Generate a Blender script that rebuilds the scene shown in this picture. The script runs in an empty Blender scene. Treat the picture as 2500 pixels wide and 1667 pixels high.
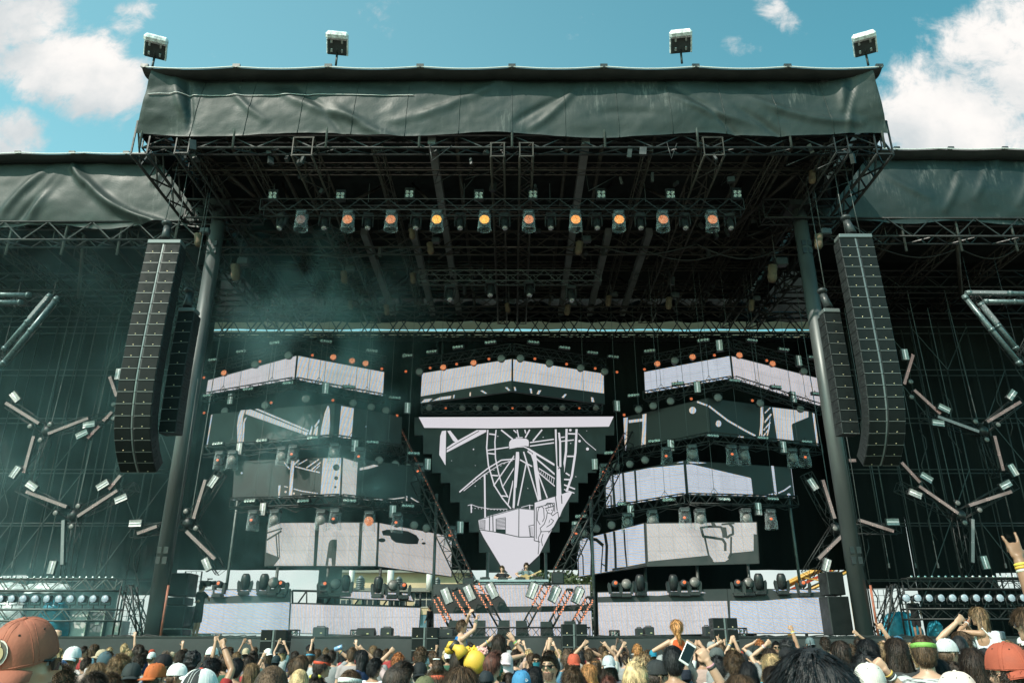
import bpy, bmesh, math, random
from mathutils import Vector, Matrix, Euler, noise as mnoise
R = math.radians
PI = math.pi
random.seed(7)
SC = bpy.context.scene
COL = SC.collection

# ------------------------------------------------------------------ camera
TILT = R(21.5); FPX = 1877.0; CZ = 1.80
cam_d = bpy.data.cameras.new("camera"); cam = bpy.data.objects.new("camera", cam_d); COL.objects.link(cam)
cam_d.sensor_width = 36.0; cam_d.lens = 36.0*FPX/2500.0
cam_d.clip_start = 0.05; cam_d.clip_end = 3000
cam.location = (0, 0, CZ); cam.rotation_euler = (R(90)+TILT, 0, 0)
SC.camera = cam

# ------------------------------------------------------------------ sun, sky, exposure
SUN_DIR = Vector((-0.46, -0.54, 0.705)).normalized()
sun_d = bpy.data.lights.new("sun", 'SUN'); sun_d.energy = 4.6; sun_d.angle = R(0.5); sun_d.color = (1.0, 0.93, 0.82)
sun = bpy.data.objects.new("sun", sun_d); COL.objects.link(sun)
sun.rotation_euler = SUN_DIR.to_track_quat('Z', 'Y').to_euler()
SC.view_settings.view_transform = 'Standard'; SC.view_settings.look = 'None'
SC.view_settings.exposure = 0.22; SC.view_settings.gamma = 1.0; SC.view_settings.use_curve_mapping = False

def ngroup(nt):
    N = nt.nodes; L = nt.links
    def new(t, **k):
        n = N.new(t)
        for a, b in k.items(): setattr(n, a, b)
        return n
    def math_(op, a, b=None, c=None, clamp=False):
        n = new('ShaderNodeMath', operation=op, use_clamp=clamp)
        for i, x in enumerate((a, b, c)):
            if x is None: continue
            if isinstance(x, (int, float)): n.inputs[i].default_value = x
            else: L.new(x, n.inputs[i])
        return n.outputs[0]
    def smooth(x, lo, hi, a=0.0, b=1.0):
        n = new('ShaderNodeMapRange', interpolation_type='SMOOTHSTEP')
        L.new(x, n.inputs[0]); n.inputs[1].default_value = lo; n.inputs[2].default_value = hi
        n.inputs[3].default_value = a; n.inputs[4].default_value = b
        return n.outputs[0]
    def mix(fac, a, b, blend='MIX'):
        n = new('ShaderNodeMix', data_type='RGBA', blend_type=blend)
        for i, x in ((0, fac), (6, a), (7, b)):
            if isinstance(x, (int, float)): n.inputs[i].default_value = x
            elif isinstance(x, (tuple, list)): n.inputs[i].default_value = (*x[:3], 1)
            else: L.new(x, n.inputs[i])
        return n.outputs[2]
    return new, math_, smooth, mix

def setup_world():
    w = bpy.data.worlds.new("World"); SC.world = w; w.use_nodes = True
    nt = w.node_tree; nt.nodes.clear()
    new, M, smooth, mix = ngroup(nt); L = nt.links
    out = new('ShaderNodeOutputWorld'); bg = new('ShaderNodeBackground'); L.new(bg.outputs[0], out.inputs[0])
    bg.inputs[1].default_value = 0.15
    sky = new('ShaderNodeTexSky', sky_type='NISHITA'); sky.sun_disc = False
    sky.sun_elevation = math.asin(SUN_DIR.z); sky.sun_rotation = math.atan2(SUN_DIR.x, SUN_DIR.y)
    sky.air_density = 1.0; sky.dust_density = 0.6; sky.ozone_density = 1.0
    tc = new('ShaderNodeTexCoord'); sep = new('ShaderNodeSeparateXYZ'); L.new(tc.outputs['Generated'], sep.inputs[0])
    x, y, z = sep.outputs
    base = mix(1.0, sky.outputs[0], SKY_TINT, 'MULTIPLY')
    base = mix(1.0, base, mix(smooth(x, -.35, .75), (1.16, 1.08, 1.03), (.42, .70, .74)), 'MULTIPLY')
    # cloud coordinates: a plane standing in the north
    yy = M('MAXIMUM', y, 0.05)
    gx = M('DIVIDE', x, yy); gz = M('DIVIDE', z, yy)
    comb = new('ShaderNodeCombineXYZ'); L.new(gx, comb.inputs[0]); L.new(gz, comb.inputs[1])
    def nz(scale, detail, rough, off, dist=0.0):
        mp = new('ShaderNodeMapping'); L.new(comb.outputs[0], mp.inputs[0]); mp.inputs['Location'].default_value = off
        n = new('ShaderNodeTexNoise'); L.new(mp.outputs[0], n.inputs[0]); n.inputs['Scale'].default_value = scale
        n.inputs['Detail'].default_value = detail; n.inputs['Roughness'].default_value = rough; n.inputs['Distortion'].default_value = dist
        return n.outputs[0]
    fb = nz(6.5, 10, 0.64, (3.1, 1.7, 0.0), 0.35)
    fine = nz(22.0, 8, 0.68, (0.3, 7.7, 2.0), 0.6)
    def blob(cx, cz, rx, rz, rot=0.0):
        c, s = math.cos(rot), math.sin(rot)
        dx = M('SUBTRACT', gx, cx); dz = M('SUBTRACT', gz, cz)
        a = M('ADD', M('MULTIPLY', dx, c/rx), M('MULTIPLY', dz, s/rx))
        b = M('ADD', M('MULTIPLY', dx, -s/rz), M('MULTIPLY', dz, c/rz))
        r = M('SQRT', M('ADD', M('MULTIPLY', a, a), M('MULTIPLY', b, b)))
        return smooth(r, 1.45, 0.25)
    m = None
    for args in CLOUDS:
        b = blob(*args[:5]); b = M('MULTIPLY', b, args[5])
        m = b if m is None else M('MAXIMUM', m, b)
    dens = M('ADD', M('MULTIPLY', m, 1.0), M('MULTIPLY', M('SUBTRACT', fb, 0.5), 2.3))
    dens = M('ADD', dens, M('MULTIPLY', M('SUBTRACT', fine, 0.5), 0.95))
    cov = smooth(dens, 0.34, 0.98)
    hor = smooth(gz, 0.34, 0.10)                 # bright cloud bank low over the horizon
    cov = M('MAXIMUM', cov, M('MULTIPLY', hor, 0.92))
    shade = nz(4.0, 6, 0.55, (9.2, 4.4, 1.0))
    cc = mix(M('MULTIPLY', smooth(shade, 0.30, 0.62), smooth(dens, .5, 1.15, .45, 1.0)), (3.5, 3.85, 4.0), (5.9, 5.7, 5.5))
    col = mix(cov, base, cc)
    L.new(col, bg.inputs[0])
# gnomonic sky positions (x/y, z/y), half sizes, rotation, strength
def _g(u, v):
    a = (u-1250)/FPX; b = (833.5-v)/FPX
    d = math.cos(TILT)-math.sin(TILT)*b
    return a/d, (math.sin(TILT)+math.cos(TILT)*b)/d
CLOUDS = []
for (u, v, ru, rv, rot, s) in [(60, 40, 170, 100, -0.5, 1.15), (150, 150, 200, 120, -0.4, 1.12), (250, 210, 130, 100, -0.2, 1.0), (20, 330, 120, 90, -.5, .85),
                               (320, 40, 70, 60, -.8, .8), (2500, 170, 230, 190, .5, 1.15), (2350, 290, 260, 180, .3, 1.15), (2520, 60, 120, 150, .8, 1.0), (2250, 210, 130, 110, .3, .95),
                               (1905, 40, 50, 70, .7, .55), (1810, 115, 70, 30, -.2, .45), (1430, 40, 60, 40, 0, .4), (1420, 95, 40, 20, 0, .4)]:
    gx, gz = _g(u, v); gx2, _ = _g(u+ru, v); _, gz2 = _g(u, v-rv)
    CLOUDS.append((gx, gz, max(.02, abs(gx2-gx)), max(.02, abs(gz2-gz)), rot, s))
SKY_TINT = (1.18, 1.90, 1.36)
setup_world()

# ------------------------------------------------------------------ pixel of the photograph -> point at distance Y
def W(u, v, Y):
    a = (u-1250.0)/FPX; b = (833.5-v)/FPX
    d = math.cos(TILT)-math.sin(TILT)*b
    t = Y/d
    return Vector((a*t, Y, CZ+(math.sin(TILT)+math.cos(TILT)*b)*t))
def kz(v):
    b = (833.5-v)/FPX
    return (math.sin(TILT)+math.cos(TILT)*b)/(math.cos(TILT)-math.sin(TILT)*b)
def Yat(v, z): return (z-CZ)/kz(v)
def D(u, v, Y): return W(u*2500/2352, v*2500/2352, Y)
def ray(u, v):
    return (W(u, v, 1.0)-Vector((0, 0, CZ)))
def hitplane(u, v, p, n):
    o = Vector((0, 0, CZ)); d = ray(u, v)
    return o+d*((p-o).dot(n)/d.dot(n))
def mpp(Y, z): return (Y*math.cos(TILT)+(z-CZ)*math.sin(TILT))/FPX    # metres per photo pixel

# ------------------------------------------------------------------ materials
MATS = {}
def mat(name, col=(.5, .5, .5), rough=.6, metal=0.0, var=0.0, vscale=8.0, bump=0.0, bscale=30.0, emit=None, estr=0.0, spec=.5, objcol=False, trans=0.0, stretch=None, bdist=0.02):
    m = bpy.data.materials.new(name); m.use_nodes = True; nt = m.node_tree; nt.nodes.clear()
    new, M, smooth, mix = ngroup(nt); L = nt.links
    out = new('ShaderNodeOutputMaterial'); b = new('ShaderNodeBsdfPrincipled'); L.new(b.outputs[0], out.inputs[0])
    b.inputs['Roughness'].default_value = rough; b.inputs['Metallic'].default_value = metal
    b.inputs['Specular IOR Level'].default_value = spec
    tc = new('ShaderNodeTexCoord'); mp = new('ShaderNodeMapping'); L.new(tc.outputs['Object'], mp.inputs[0])
    if stretch: mp.inputs['Scale'].default_value = stretch
    if objcol:
        oi = new('ShaderNodeObjectInfo'); c = oi.outputs['Color']
    else:
        c = None
    if var > 0:
        n = new('ShaderNodeTexNoise'); L.new(mp.outputs[0], n.inputs[0]); n.inputs['Scale'].default_value = vscale; n.inputs['Detail'].default_value = 6
        f = smooth(n.outputs[0], .3, .7)
        v = mix(f, (1-var,)*3, (1+var,)*3)
        c = mix(1.0, c if c is not None else col, v, 'MULTIPLY')
        L.new(c, b.inputs['Base Color'])
        rr = smooth(n.outputs[0], .25, .75, max(.03, rough-.12), min(1, rough+.12)); L.new(rr, b.inputs['Roughness'])
    elif c is not None: L.new(c, b.inputs['Base Color'])
    else: b.inputs['Base Color'].default_value = (*col, 1)
    if bump > 0:
        n2 = new('ShaderNodeTexNoise'); L.new(mp.outputs[0], n2.inputs[0]); n2.inputs['Scale'].default_value = bscale; n2.inputs['Detail'].default_value = 5
        bp = new('ShaderNodeBump'); bp.inputs['Strength'].default_value = bump; bp.inputs['Distance'].default_value = bdist
        L.new(n2.outputs[0], bp.inputs['Height']); L.new(bp.outputs[0], b.inputs['Normal'])
    if emit:
        b.inputs['Emission Color'].default_value = (*emit, 1); b.inputs['Emission Strength'].default_value = estr
    if trans > 0:
        t = new('ShaderNodeBsdfTranslucent'); t.inputs[0].default_value = (*col, 1)
        mx = new('ShaderNodeMixShader'); mx.inputs[0].default_value = trans
        L.new(b.outputs[0], mx.inputs[1]); L.new(t.outputs[0], mx.inputs[2]); L.new(mx.outputs[0], out.inputs[0])
    MATS[name] = m
    return m
def led_material(name, base, amp=.10, kind=0):
    """lit LED screen: tiny lamp grid, and the coloured beat that grid makes"""
    m = bpy.data.materials.new(name); m.use_nodes = True; nt = m.node_tree; nt.nodes.clear()
    new, M, smooth, mix = ngroup(nt); L = nt.links
    out = new('ShaderNodeOutputMaterial'); b = new('ShaderNodeBsdfPrincipled'); L.new(b.outputs[0], out.inputs[0])
    b.inputs['Base Color'].default_value = (.05, .05, .05, 1); b.inputs['Roughness'].default_value = .6
    tc = new('ShaderNodeTexCoord'); mp = new('ShaderNodeMapping'); L.new(tc.outputs['Object'], mp.inputs[0])
    mp.inputs['Rotation'].default_value = (0, R([8, -10, 70, 35][kind % 4]), 0)
    w = new('ShaderNodeTexWave', wave_type='BANDS', bands_direction='X'); L.new(mp.outputs[0], w.inputs[0])
    w.inputs['Scale'].default_value = [2.6, 2.2, 3.0, 2.4][kind % 4]; w.inputs['Distortion'].default_value = 2.5; w.inputs['Detail'].default_value = 2; w.inputs['Detail Scale'].default_value = .35
    n = new('ShaderNodeTexNoise'); L.new(tc.outputs['Object'], n.inputs[0]); n.inputs['Scale'].default_value = 34; n.inputs['Detail'].default_value = 3
    cool = tuple(c*k for c, k in zip(base, (1-amp, 1.0, 1+amp*1.1))); warm = tuple(c*k for c, k in zip(base, (1+amp*.9, 1.0, 1-amp)))
    c = mix(w.outputs[0], cool, warm)
    g = smooth(n.outputs[0], .3, .7, .80, 1.16)
    # cabinets of the wall: slight steps of brightness
    br = new('ShaderNodeTexVoronoi', feature='F1'); br.inputs['Randomness'].default_value = 0.0; br.inputs['Scale'].default_value = 1.15
    L.new(tc.outputs['Object'], br.inputs[0])
    bw = new('ShaderNodeSeparateColor'); L.new(br.outputs['Color'], bw.inputs[0])
    g2 = smooth(bw.outputs[0], 0, 1, .95, 1.05)
    sp = new('ShaderNodeSeparateXYZ'); L.new(tc.outputs['Object'], sp.inputs[0])
    gg = M('MULTIPLY', g, g2)
    for ax in (0, 2):
        fr = M('ABSOLUTE', M('SUBTRACT', M('FRACT', M('MULTIPLY', sp.outputs[ax], 1.7)), .5)); gg = M('MULTIPLY', gg, smooth(fr, .455, .49, 1.0, .84))
    L.new(c, b.inputs['Emission Color']); L.new(gg, b.inputs['Emission Strength'])
    MATS[name] = m
    return m
def dots_material(name, col, hot, strength, scale, bg=(.02, .015, .012), thr=.32):
    """a face of small separate LED lamps"""
    m = bpy.data.materials.new(name); m.use_nodes = True; nt = m.node_tree; nt.nodes.clear()
    new, M, smooth, mix = ngroup(nt); L = nt.links
    out = new('ShaderNodeOutputMaterial'); b = new('ShaderNodeBsdfPrincipled'); L.new(b.outputs[0], out.inputs[0])
    b.inputs['Base Color'].default_value = (*bg, 1); b.inputs['Roughness'].default_value = .35
    tc = new('ShaderNodeTexCoord'); v = new('ShaderNodeTexVoronoi', feature='F1'); L.new(tc.outputs['Object'], v.inputs[0])
    v.inputs['Scale'].default_value = scale; v.inputs['Randomness'].default_value = 0.25
    f = smooth(v.outputs['Distance'], thr+.15, thr-.08)
    c = mix(f, col, hot)
    L.new(c, b.inputs['Emission Color'])
    L.new(M('MULTIPLY', M('ADD', M('MULTIPLY', f, .8), .2), strength), b.inputs['Emission Strength'])
    MATS[name] = m
    return m
def film_material(name, col, alpha, rough=.15, bump=.6):
    """thin clear plastic"""
    m = bpy.data.materials.new(name); m.use_nodes = True; nt = m.node_tree; nt.nodes.clear()
    new, M, smooth, mix = ngroup(nt); L = nt.links
    out = new('ShaderNodeOutputMaterial'); t = new('ShaderNodeBsdfTransparent'); g = new('ShaderNodeBsdfPrincipled')
    g.inputs['Base Color'].default_value = (*col, 1); g.inputs['Roughness'].default_value = rough
    tc = new('ShaderNodeTexCoord'); n = new('ShaderNodeTexNoise'); L.new(tc.outputs['Object'], n.inputs[0]); n.inputs['Scale'].default_value = 9; n.inputs['Detail'].default_value = 5; n.inputs['Distortion'].default_value = 1.5
    bp = new('ShaderNodeBump'); bp.inputs['Strength'].default_value = bump; bp.inputs['Distance'].default_value = .05; L.new(n.outputs[0], bp.inputs['Height']); L.new(bp.outputs[0], g.inputs['Normal'])
    lw = new('ShaderNodeLayerWeight'); lw.inputs[0].default_value = .35
    f = M('ADD', M('MULTIPLY', lw.outputs['Facing'], .55), alpha)
    f = M('MULTIPLY', f, smooth(n.outputs[0], .35, .62, .35, 1.25), clamp=True)
    mx = new('ShaderNodeMixShader'); L.new(f, mx.inputs[0]); L.new(t.outputs[0], mx.inputs[1]); L.new(g.outputs[0], mx.inputs[2]); L.new(mx.outputs[0], out.inputs[0])
    MATS[name] = m
    return m

# ------------------------------------------------------------------ mesh builder
class MB:
    def __init__(s): s.v = []; s.f = []; s.m = []; s.sm = []
    def add(s, vs, fs, mi=0, sm=False):
        o = len(s.v); s.v.extend(vs)
        for f in fs: s.f.append(tuple(i+o for i in f)); s.m.append(mi); s.sm.append(sm)
        return s
    def box(s, c, size, rot=None, mi=0, bev=0.0):
        hx, hy, hz = size[0]/2, size[1]/2, size[2]/2
        c = Vector(c)
        if bev > 0:
            b = min(bev, hx*.9, hy*.9, hz*.9); vs = []
            for z, k in ((-hz, b), (-hz+b, 0), (hz-b, 0), (hz, b)):
                x0, y0 = hx-k, hy-k
                vs += [Vector(p) for p in ((-x0+b*(k == 0), -y0, z), (x0-b*(k == 0), -y0, z), (x0, -y0+b*(k == 0), z), (x0, y0-b*(k == 0), z), (x0-b*(k == 0), y0, z), (-x0+b*(k == 0), y0, z), (-x0, y0-b*(k == 0), z), (-x0, -y0+b*(k == 0), z))]
            fs = []
            for r in range(3):
                for i in range(8):
                    j = (i+1) % 8
                    fs.append((r*8+i, r*8+j, r*8+8+j, r*8+8+i))
            fs.append(tuple(range(7, -1, -1))); fs.append(tuple(range(24, 32)))
        else:
            vs = [Vector(p) for p in ((-hx, -hy, -hz), (hx, -hy, -hz), (hx, hy, -hz), (-hx, hy, -hz), (-hx, -hy, hz), (hx, -hy, hz), (hx, hy, hz), (-hx, hy, hz))]
            fs = [(0, 3, 2, 1), (4, 5, 6, 7), (0, 1, 5, 4), (1, 2, 6, 5), (2, 3, 7, 6), (3, 0, 4, 7)]
        if rot is not None: vs = [rot @ p for p in vs]
        s.add([p+c for p in vs], fs, mi); return s
    def tube(s, p0, p1, r, n=5, r1=None, mi=0, caps=True, sm=True):
        p0 = Vector(p0); p1 = Vector(p1); d = p1-p0
        if d.length < 1e-6: return s
        d.normalize(); a = d.orthogonal().normalized(); b = d.cross(a); r1 = r if r1 is None else r1
        vs = []
        for p, rr in ((p0, r), (p1, r1)):
            for i in range(n):
                t = 2*PI*i/n; vs.append(p+(a*math.cos(t)+b*math.sin(t))*rr)
        s.add(vs, [(i, (i+1) % n, n+(i+1) % n, n+i) for i in range(n)], mi, sm and n > 4)
        if caps: s.add([], []); o = len(s.v)-2*n; s.f += [tuple(o+i for i in range(n-1, -1, -1)), tuple(o+n+i for i in range(n))]; s.m += [mi, mi]; s.sm += [False, False]
        return s
    def chain(s, pts, r, n=5, mi=0, closed_ends=True):
        """bent tube through points; r a number or list"""
        pts = [Vector(p) for p in pts]; k = len(pts); rs = r if isinstance(r, (list, tuple)) else [r]*k
        vs = []; a = None
        for i, p in enumerate(pts):
            d = (pts[min(i+1, k-1)]-pts[max(i-1, 0)]).normalized()
            a = d.orthogonal().normalized() if a is None else (a-d*a.dot(d)).normalized()
            b = d.cross(a)
            for j in range(n):
                t = 2*PI*j/n; vs.append(p+(a*math.cos(t)+b*math.sin(t))*rs[i])
        fs = [(i*n+j, i*n+(j+1) % n, (i+1)*n+(j+1) % n, (i+1)*n+j) for i in range(k-1) for j in range(n)]
        if closed_ends: fs += [tuple(range(n-1, -1, -1)), tuple((k-1)*n+j for j in range(n))]
        s.add(vs, fs, mi, True); return s
    def lathe(s, prof, n=16, mat4=None, mi=0, caps=True, sm=True):
        """profile (r,z) about z"""
        vs = []; k = len(prof)
        for r, z in prof:
            for j in range(n):
                t = 2*PI*j/n; vs.append(Vector((r*math.cos(t), r*math.sin(t), z)))
        fs = [(i*n+j, i*n+(j+1) % n, (i+1)*n+(j+1) % n, (i+1)*n+j) for i in range(k-1) for j in range(n)]
        if caps: fs += [tuple(range(n-1, -1, -1)), tuple((k-1)*n+j for j in range(n))]
        if mat4 is not None: vs = [mat4 @ p for p in vs]
        s.add(vs, fs, mi, sm); return s
    def ball(s, c, rad, n=12, m=8, rot=None, mi=0):
        c = Vector(c); rx, ry, rz = (rad,)*3 if isinstance(rad, (int, float)) else rad
        vs = [Vector((0, 0, -rz))]
        for i in range(1, m):
            ph = -PI/2+PI*i/m
            for j in range(n):
                t = 2*PI*j/n; vs.append(Vector((rx*math.cos(ph)*math.cos(t), ry*math.cos(ph)*math.sin(t), rz*math.sin(ph))))
        vs.append(Vector((0, 0, rz))); last = len(vs)-1
        fs = [(0, 1+(j+1) % n, 1+j) for j in range(n)]
        fs += [(1+(i*n)+j, 1+(i*n)+(j+1) % n, 1+(i+1)*n+(j+1) % n, 1+(i+1)*n+j) for i in range(m-2) for j in range(n)]
        fs += [(1+(m-2)*n+j, 1+(m-2)*n+(j+1) % n, last) for j in range(n)]
        if rot is not None: vs = [rot @ p for p in vs]
        s.add([p+c for p in vs], fs, mi, True); return s
    def prism(s, poly, d0, d1, mi=0):
        """polygon (list of 3D points) swept from offset d0 to d1"""
        n = len(poly); d0 = Vector(d0); d1 = Vector(d1)
        vs = [Vector(p)+d0 for p in poly]+[Vector(p)+d1 for p in poly]
        fs = [tuple(range(n)), tuple(range(2*n-1, n-1, -1))]+[(i, n+i, n+(i+1) % n, (i+1) % n) for i in range(n)]
        s.add(vs, fs, mi); return s
    def grid(s, fn, nu, nv, mi=0, sm=True):
        vs = [Vector(fn(i/nu, j/nv)) for j in range(nv+1) for i in range(nu+1)]
        fs = [(j*(nu+1)+i, j*(nu+1)+i+1, (j+1)*(nu+1)+i+1, (j+1)*(nu+1)+i) for j in range(nv) for i in range(nu)]
        s.add(vs, fs, mi, sm); return s
    def truss(s, p0, p1, w=.4, h=None, seg=None, rc=.025, rd=.013, up=None, n=5, mi=0, tri=False):
        """box truss between two points, chords and zigzag lacing"""
        p0 = Vector(p0); p1 = Vector(p1); d = p1-p0; Lh = d.length; d.normalize(); h = h or w
        up = Vector(up) if up is not None else Vector((0, 0, 1))
        if abs(d.dot(up)) > .95: up = Vector((0, 1, 0))
        sd = d.cross(up).normalized(); up = sd.cross(d).normalized()
        cs = [sd*(a*w/2)+up*(b*h/2) for a, b in ((-1, -1), (1, -1), (1, 1), (-1, 1))]
        if tri: cs = [sd*(-w/2)+up*(h/2), sd*(w/2)+up*(h/2), up*(-h/2)]
        for c in cs: s.tube(p0+c, p1+c, rc, n, mi=mi)
        k = seg or max(2, int(round(Lh/max(w, h)/1.0)))
        nc = len(cs)
        for q in range(nc):
            a, b = cs[q], cs[(q+1) % nc]
            for i in range(k):
                t0, t1 = Lh*i/k, Lh*(i+1)/k
                x, y = (a, b) if i % 2 == 0 else (b, a)
                s.tube(p0+d*t0+x, p0+d*t1+y, rd, 4, mi=mi, caps=False)
            for i in (0, k): s.tube(p0+d*(Lh*i/k)+a, p0+d*(Lh*i/k)+b, rd, 4, mi=mi, caps=False)
        return s
    def build(s, name, mats, parent=None, loc=None, smooth=None, color=None):
        me = bpy.data.meshes.new(name); me.from_pydata([tuple(p) for p in s.v], [], s.f)
        if not isinstance(mats, (list, tuple)): mats = [mats]
        for m in mats: me.materials.append(m)
        if len(me.polygons):
            me.polygons.foreach_set('material_index', s.m)
            me.polygons.foreach_set('use_smooth', s.sm if smooth is None else [smooth]*len(s.f))
        me.update()
        return obj(name, me, parent, loc, color)
def obj(name, me, parent=None, loc=None, color=None):
    o = bpy.data.objects.new(name, me); COL.objects.link(o)
    if parent is not None: o.parent = parent
    if loc is not None: o.location = loc
    if color is not None: o.color = (*color, 1)
    return o
def tag(o, label=None, cat=None, group=None, kind=None):
    if label: o['label'] = label
    if cat: o['category'] = cat
    if group: o['group'] = group
    if kind: o['kind'] = kind
    return o
def thing(name, label, cat, loc=(0, 0, 0), rot=(0, 0, 0), group=None):
    o = bpy.data.objects.new(name, None); COL.objects.link(o); o.location = loc; o.rotation_euler = rot; o.empty_display_size = .2
    return tag(o, label, cat, group)
KIDS = {}
def dup(root, loc, rot=None, label=None, group=None, scale=None):
    """copy of a thing with copies of its parts and sub-parts"""
    def rec(o, par):
        c = o.copy(); COL.objects.link(c)
        if par is not None: c.parent = par
        for ch in o.children: rec(ch, c)
        return c
    r = rec(root, None); r.location = loc
    if rot is not None: r.rotation_euler = rot
    if scale is not None: r.scale = (scale,)*3 if isinstance(scale, (int, float)) else scale
    if label: r['label'] = label
    if group: r['group'] = group
    return r
def fbm(p, o=4):
    return mnoise.fractal(Vector(p), 1.0, 2.0, o)
# ------------------------------------------------------------------ shared materials
m_black = mat('black_fabric', (.022, .026, .026), .9, spec=.1, var=.3, vscale=1.5, bump=.25, bscale=3.0, bdist=.08)
m_drape = mat('drape_cloth', (.010, .012, .012), .9, spec=.1, var=.35, vscale=.9, bump=.5, bscale=2.2, stretch=(1.0, 1, .12), bdist=.12)
m_tarp = mat('roof_tarp', (.018, .029, .027), .53, spec=.52, var=.16, vscale=.8, bump=.14, bscale=13.0, bdist=.03)
m_tarp2 = mat('wing_tarp', (.016, .028, .028), .53, spec=.48, var=.16, vscale=.7, bump=.14, bscale=13.0, bdist=.03)
def scuffs(mt):
    nt = mt.node_tree; new, M, smooth, mix = ngroup(nt); b = [n for n in nt.nodes if n.type == 'BSDF_PRINCIPLED'][0]; src = b.inputs['Base Color'].links[0].from_socket
    tc = new('ShaderNodeTexCoord'); outs = []
    for sc in ((.45, 1, .35), (9.0, 1, 1.6)):
        mp = new('ShaderNodeMapping'); nt.links.new(tc.outputs['Object'], mp.inputs[0]); mp.inputs['Scale'].default_value = sc
        n = new('ShaderNodeTexNoise'); nt.links.new(mp.outputs[0], n.inputs[0]); n.inputs['Scale'].default_value = 1.0; n.inputs['Detail'].default_value = 6; n.inputs['Roughness'].default_value = .65; outs.append(n.outputs[0])
    f = M('MULTIPLY', smooth(outs[0], .54, .70), smooth(outs[1], .46, .66)); f = M('MULTIPLY', M('ADD', f, M('MULTIPLY', smooth(outs[1], .5, .8), .12)), .55)
    nt.links.new(mix(f, src, (.17, .175, .165)), b.inputs['Base Color'])
scuffs(m_tarp); scuffs(m_tarp2)
m_lip = mat('tarp_hem', (.03, .034, .034), .5, var=.2, vscale=2)
m_hem = mat('white_hem', (.62, .62, .6), .4)
m_steel = mat('painted_steel', (.045, .05, .05), .45, .3, var=.25, vscale=4)
m_truss = mat('dark_truss', (.026, .028, .028), .5, .3, var=.2, vscale=5)
m_alu = mat('bare_aluminium', (.42, .43, .42), .38, .75, var=.15, vscale=6)
m_rust = mat('weathered_steel', (.055, .05, .043), .55, .3, var=.3, vscale=3)
m_greybeam = mat('grey_beam', (.15, .16, .155), .55, .1, var=.2, vscale=2)
m_pole = mat('galvanised_pole', (.12, .13, .125), .45, .35, var=.25, vscale=3)
m_column = mat('column_paint', (.085, .095, .095), .4, .25, var=.2, vscale=1.2, stretch=(1, 1, .25))
m_redpipe = mat('red_oxide', (.30, .09, .05), .6, var=.3, vscale=6)
m_deck = mat('stage_ply', (.02, .02, .02), .6, var=.4, vscale=3)
m_skirt = mat('stage_skirt', (.032, .037, .037), .65, var=.15, vscale=.8, bump=.3, bscale=2.0, bdist=.05)
m_cable = mat('black_cable', (.02, .02, .02), .5)
m_plast = mat('black_plastic', (.018, .02, .021), .42, var=.2, vscale=8)
m_plast2 = mat('charcoal_housing', (.035, .04, .042), .45, var=.2, vscale=8)
m_white = mat('white_plastic', (.72, .72, .7), .45, var=.06, vscale=5)
m_blue = mat('blue_sheet', (.02, .20, .28), .4, var=.3, vscale=5, bump=.5, bscale=6)
m_bag = mat('canvas_bag', (.13, .09, .055), .8, var=.3, vscale=6)
m_chain = mat('chain_steel', (.085, .09, .088), .5, .4, var=.3, vscale=40)

ZG = 0.0; ZD = 2.03
# ------------------------------------------------------------------ ground
m_ground = mat('trodden_ground', (.13, .115, .09), .9, var=.35, vscale=.6, bump=.4, bscale=6)
g = MB(); g.box((0, 0, -.25), (1200, 1200, .5)); tag(g.build('ground', m_ground), kind='structure')

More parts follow.
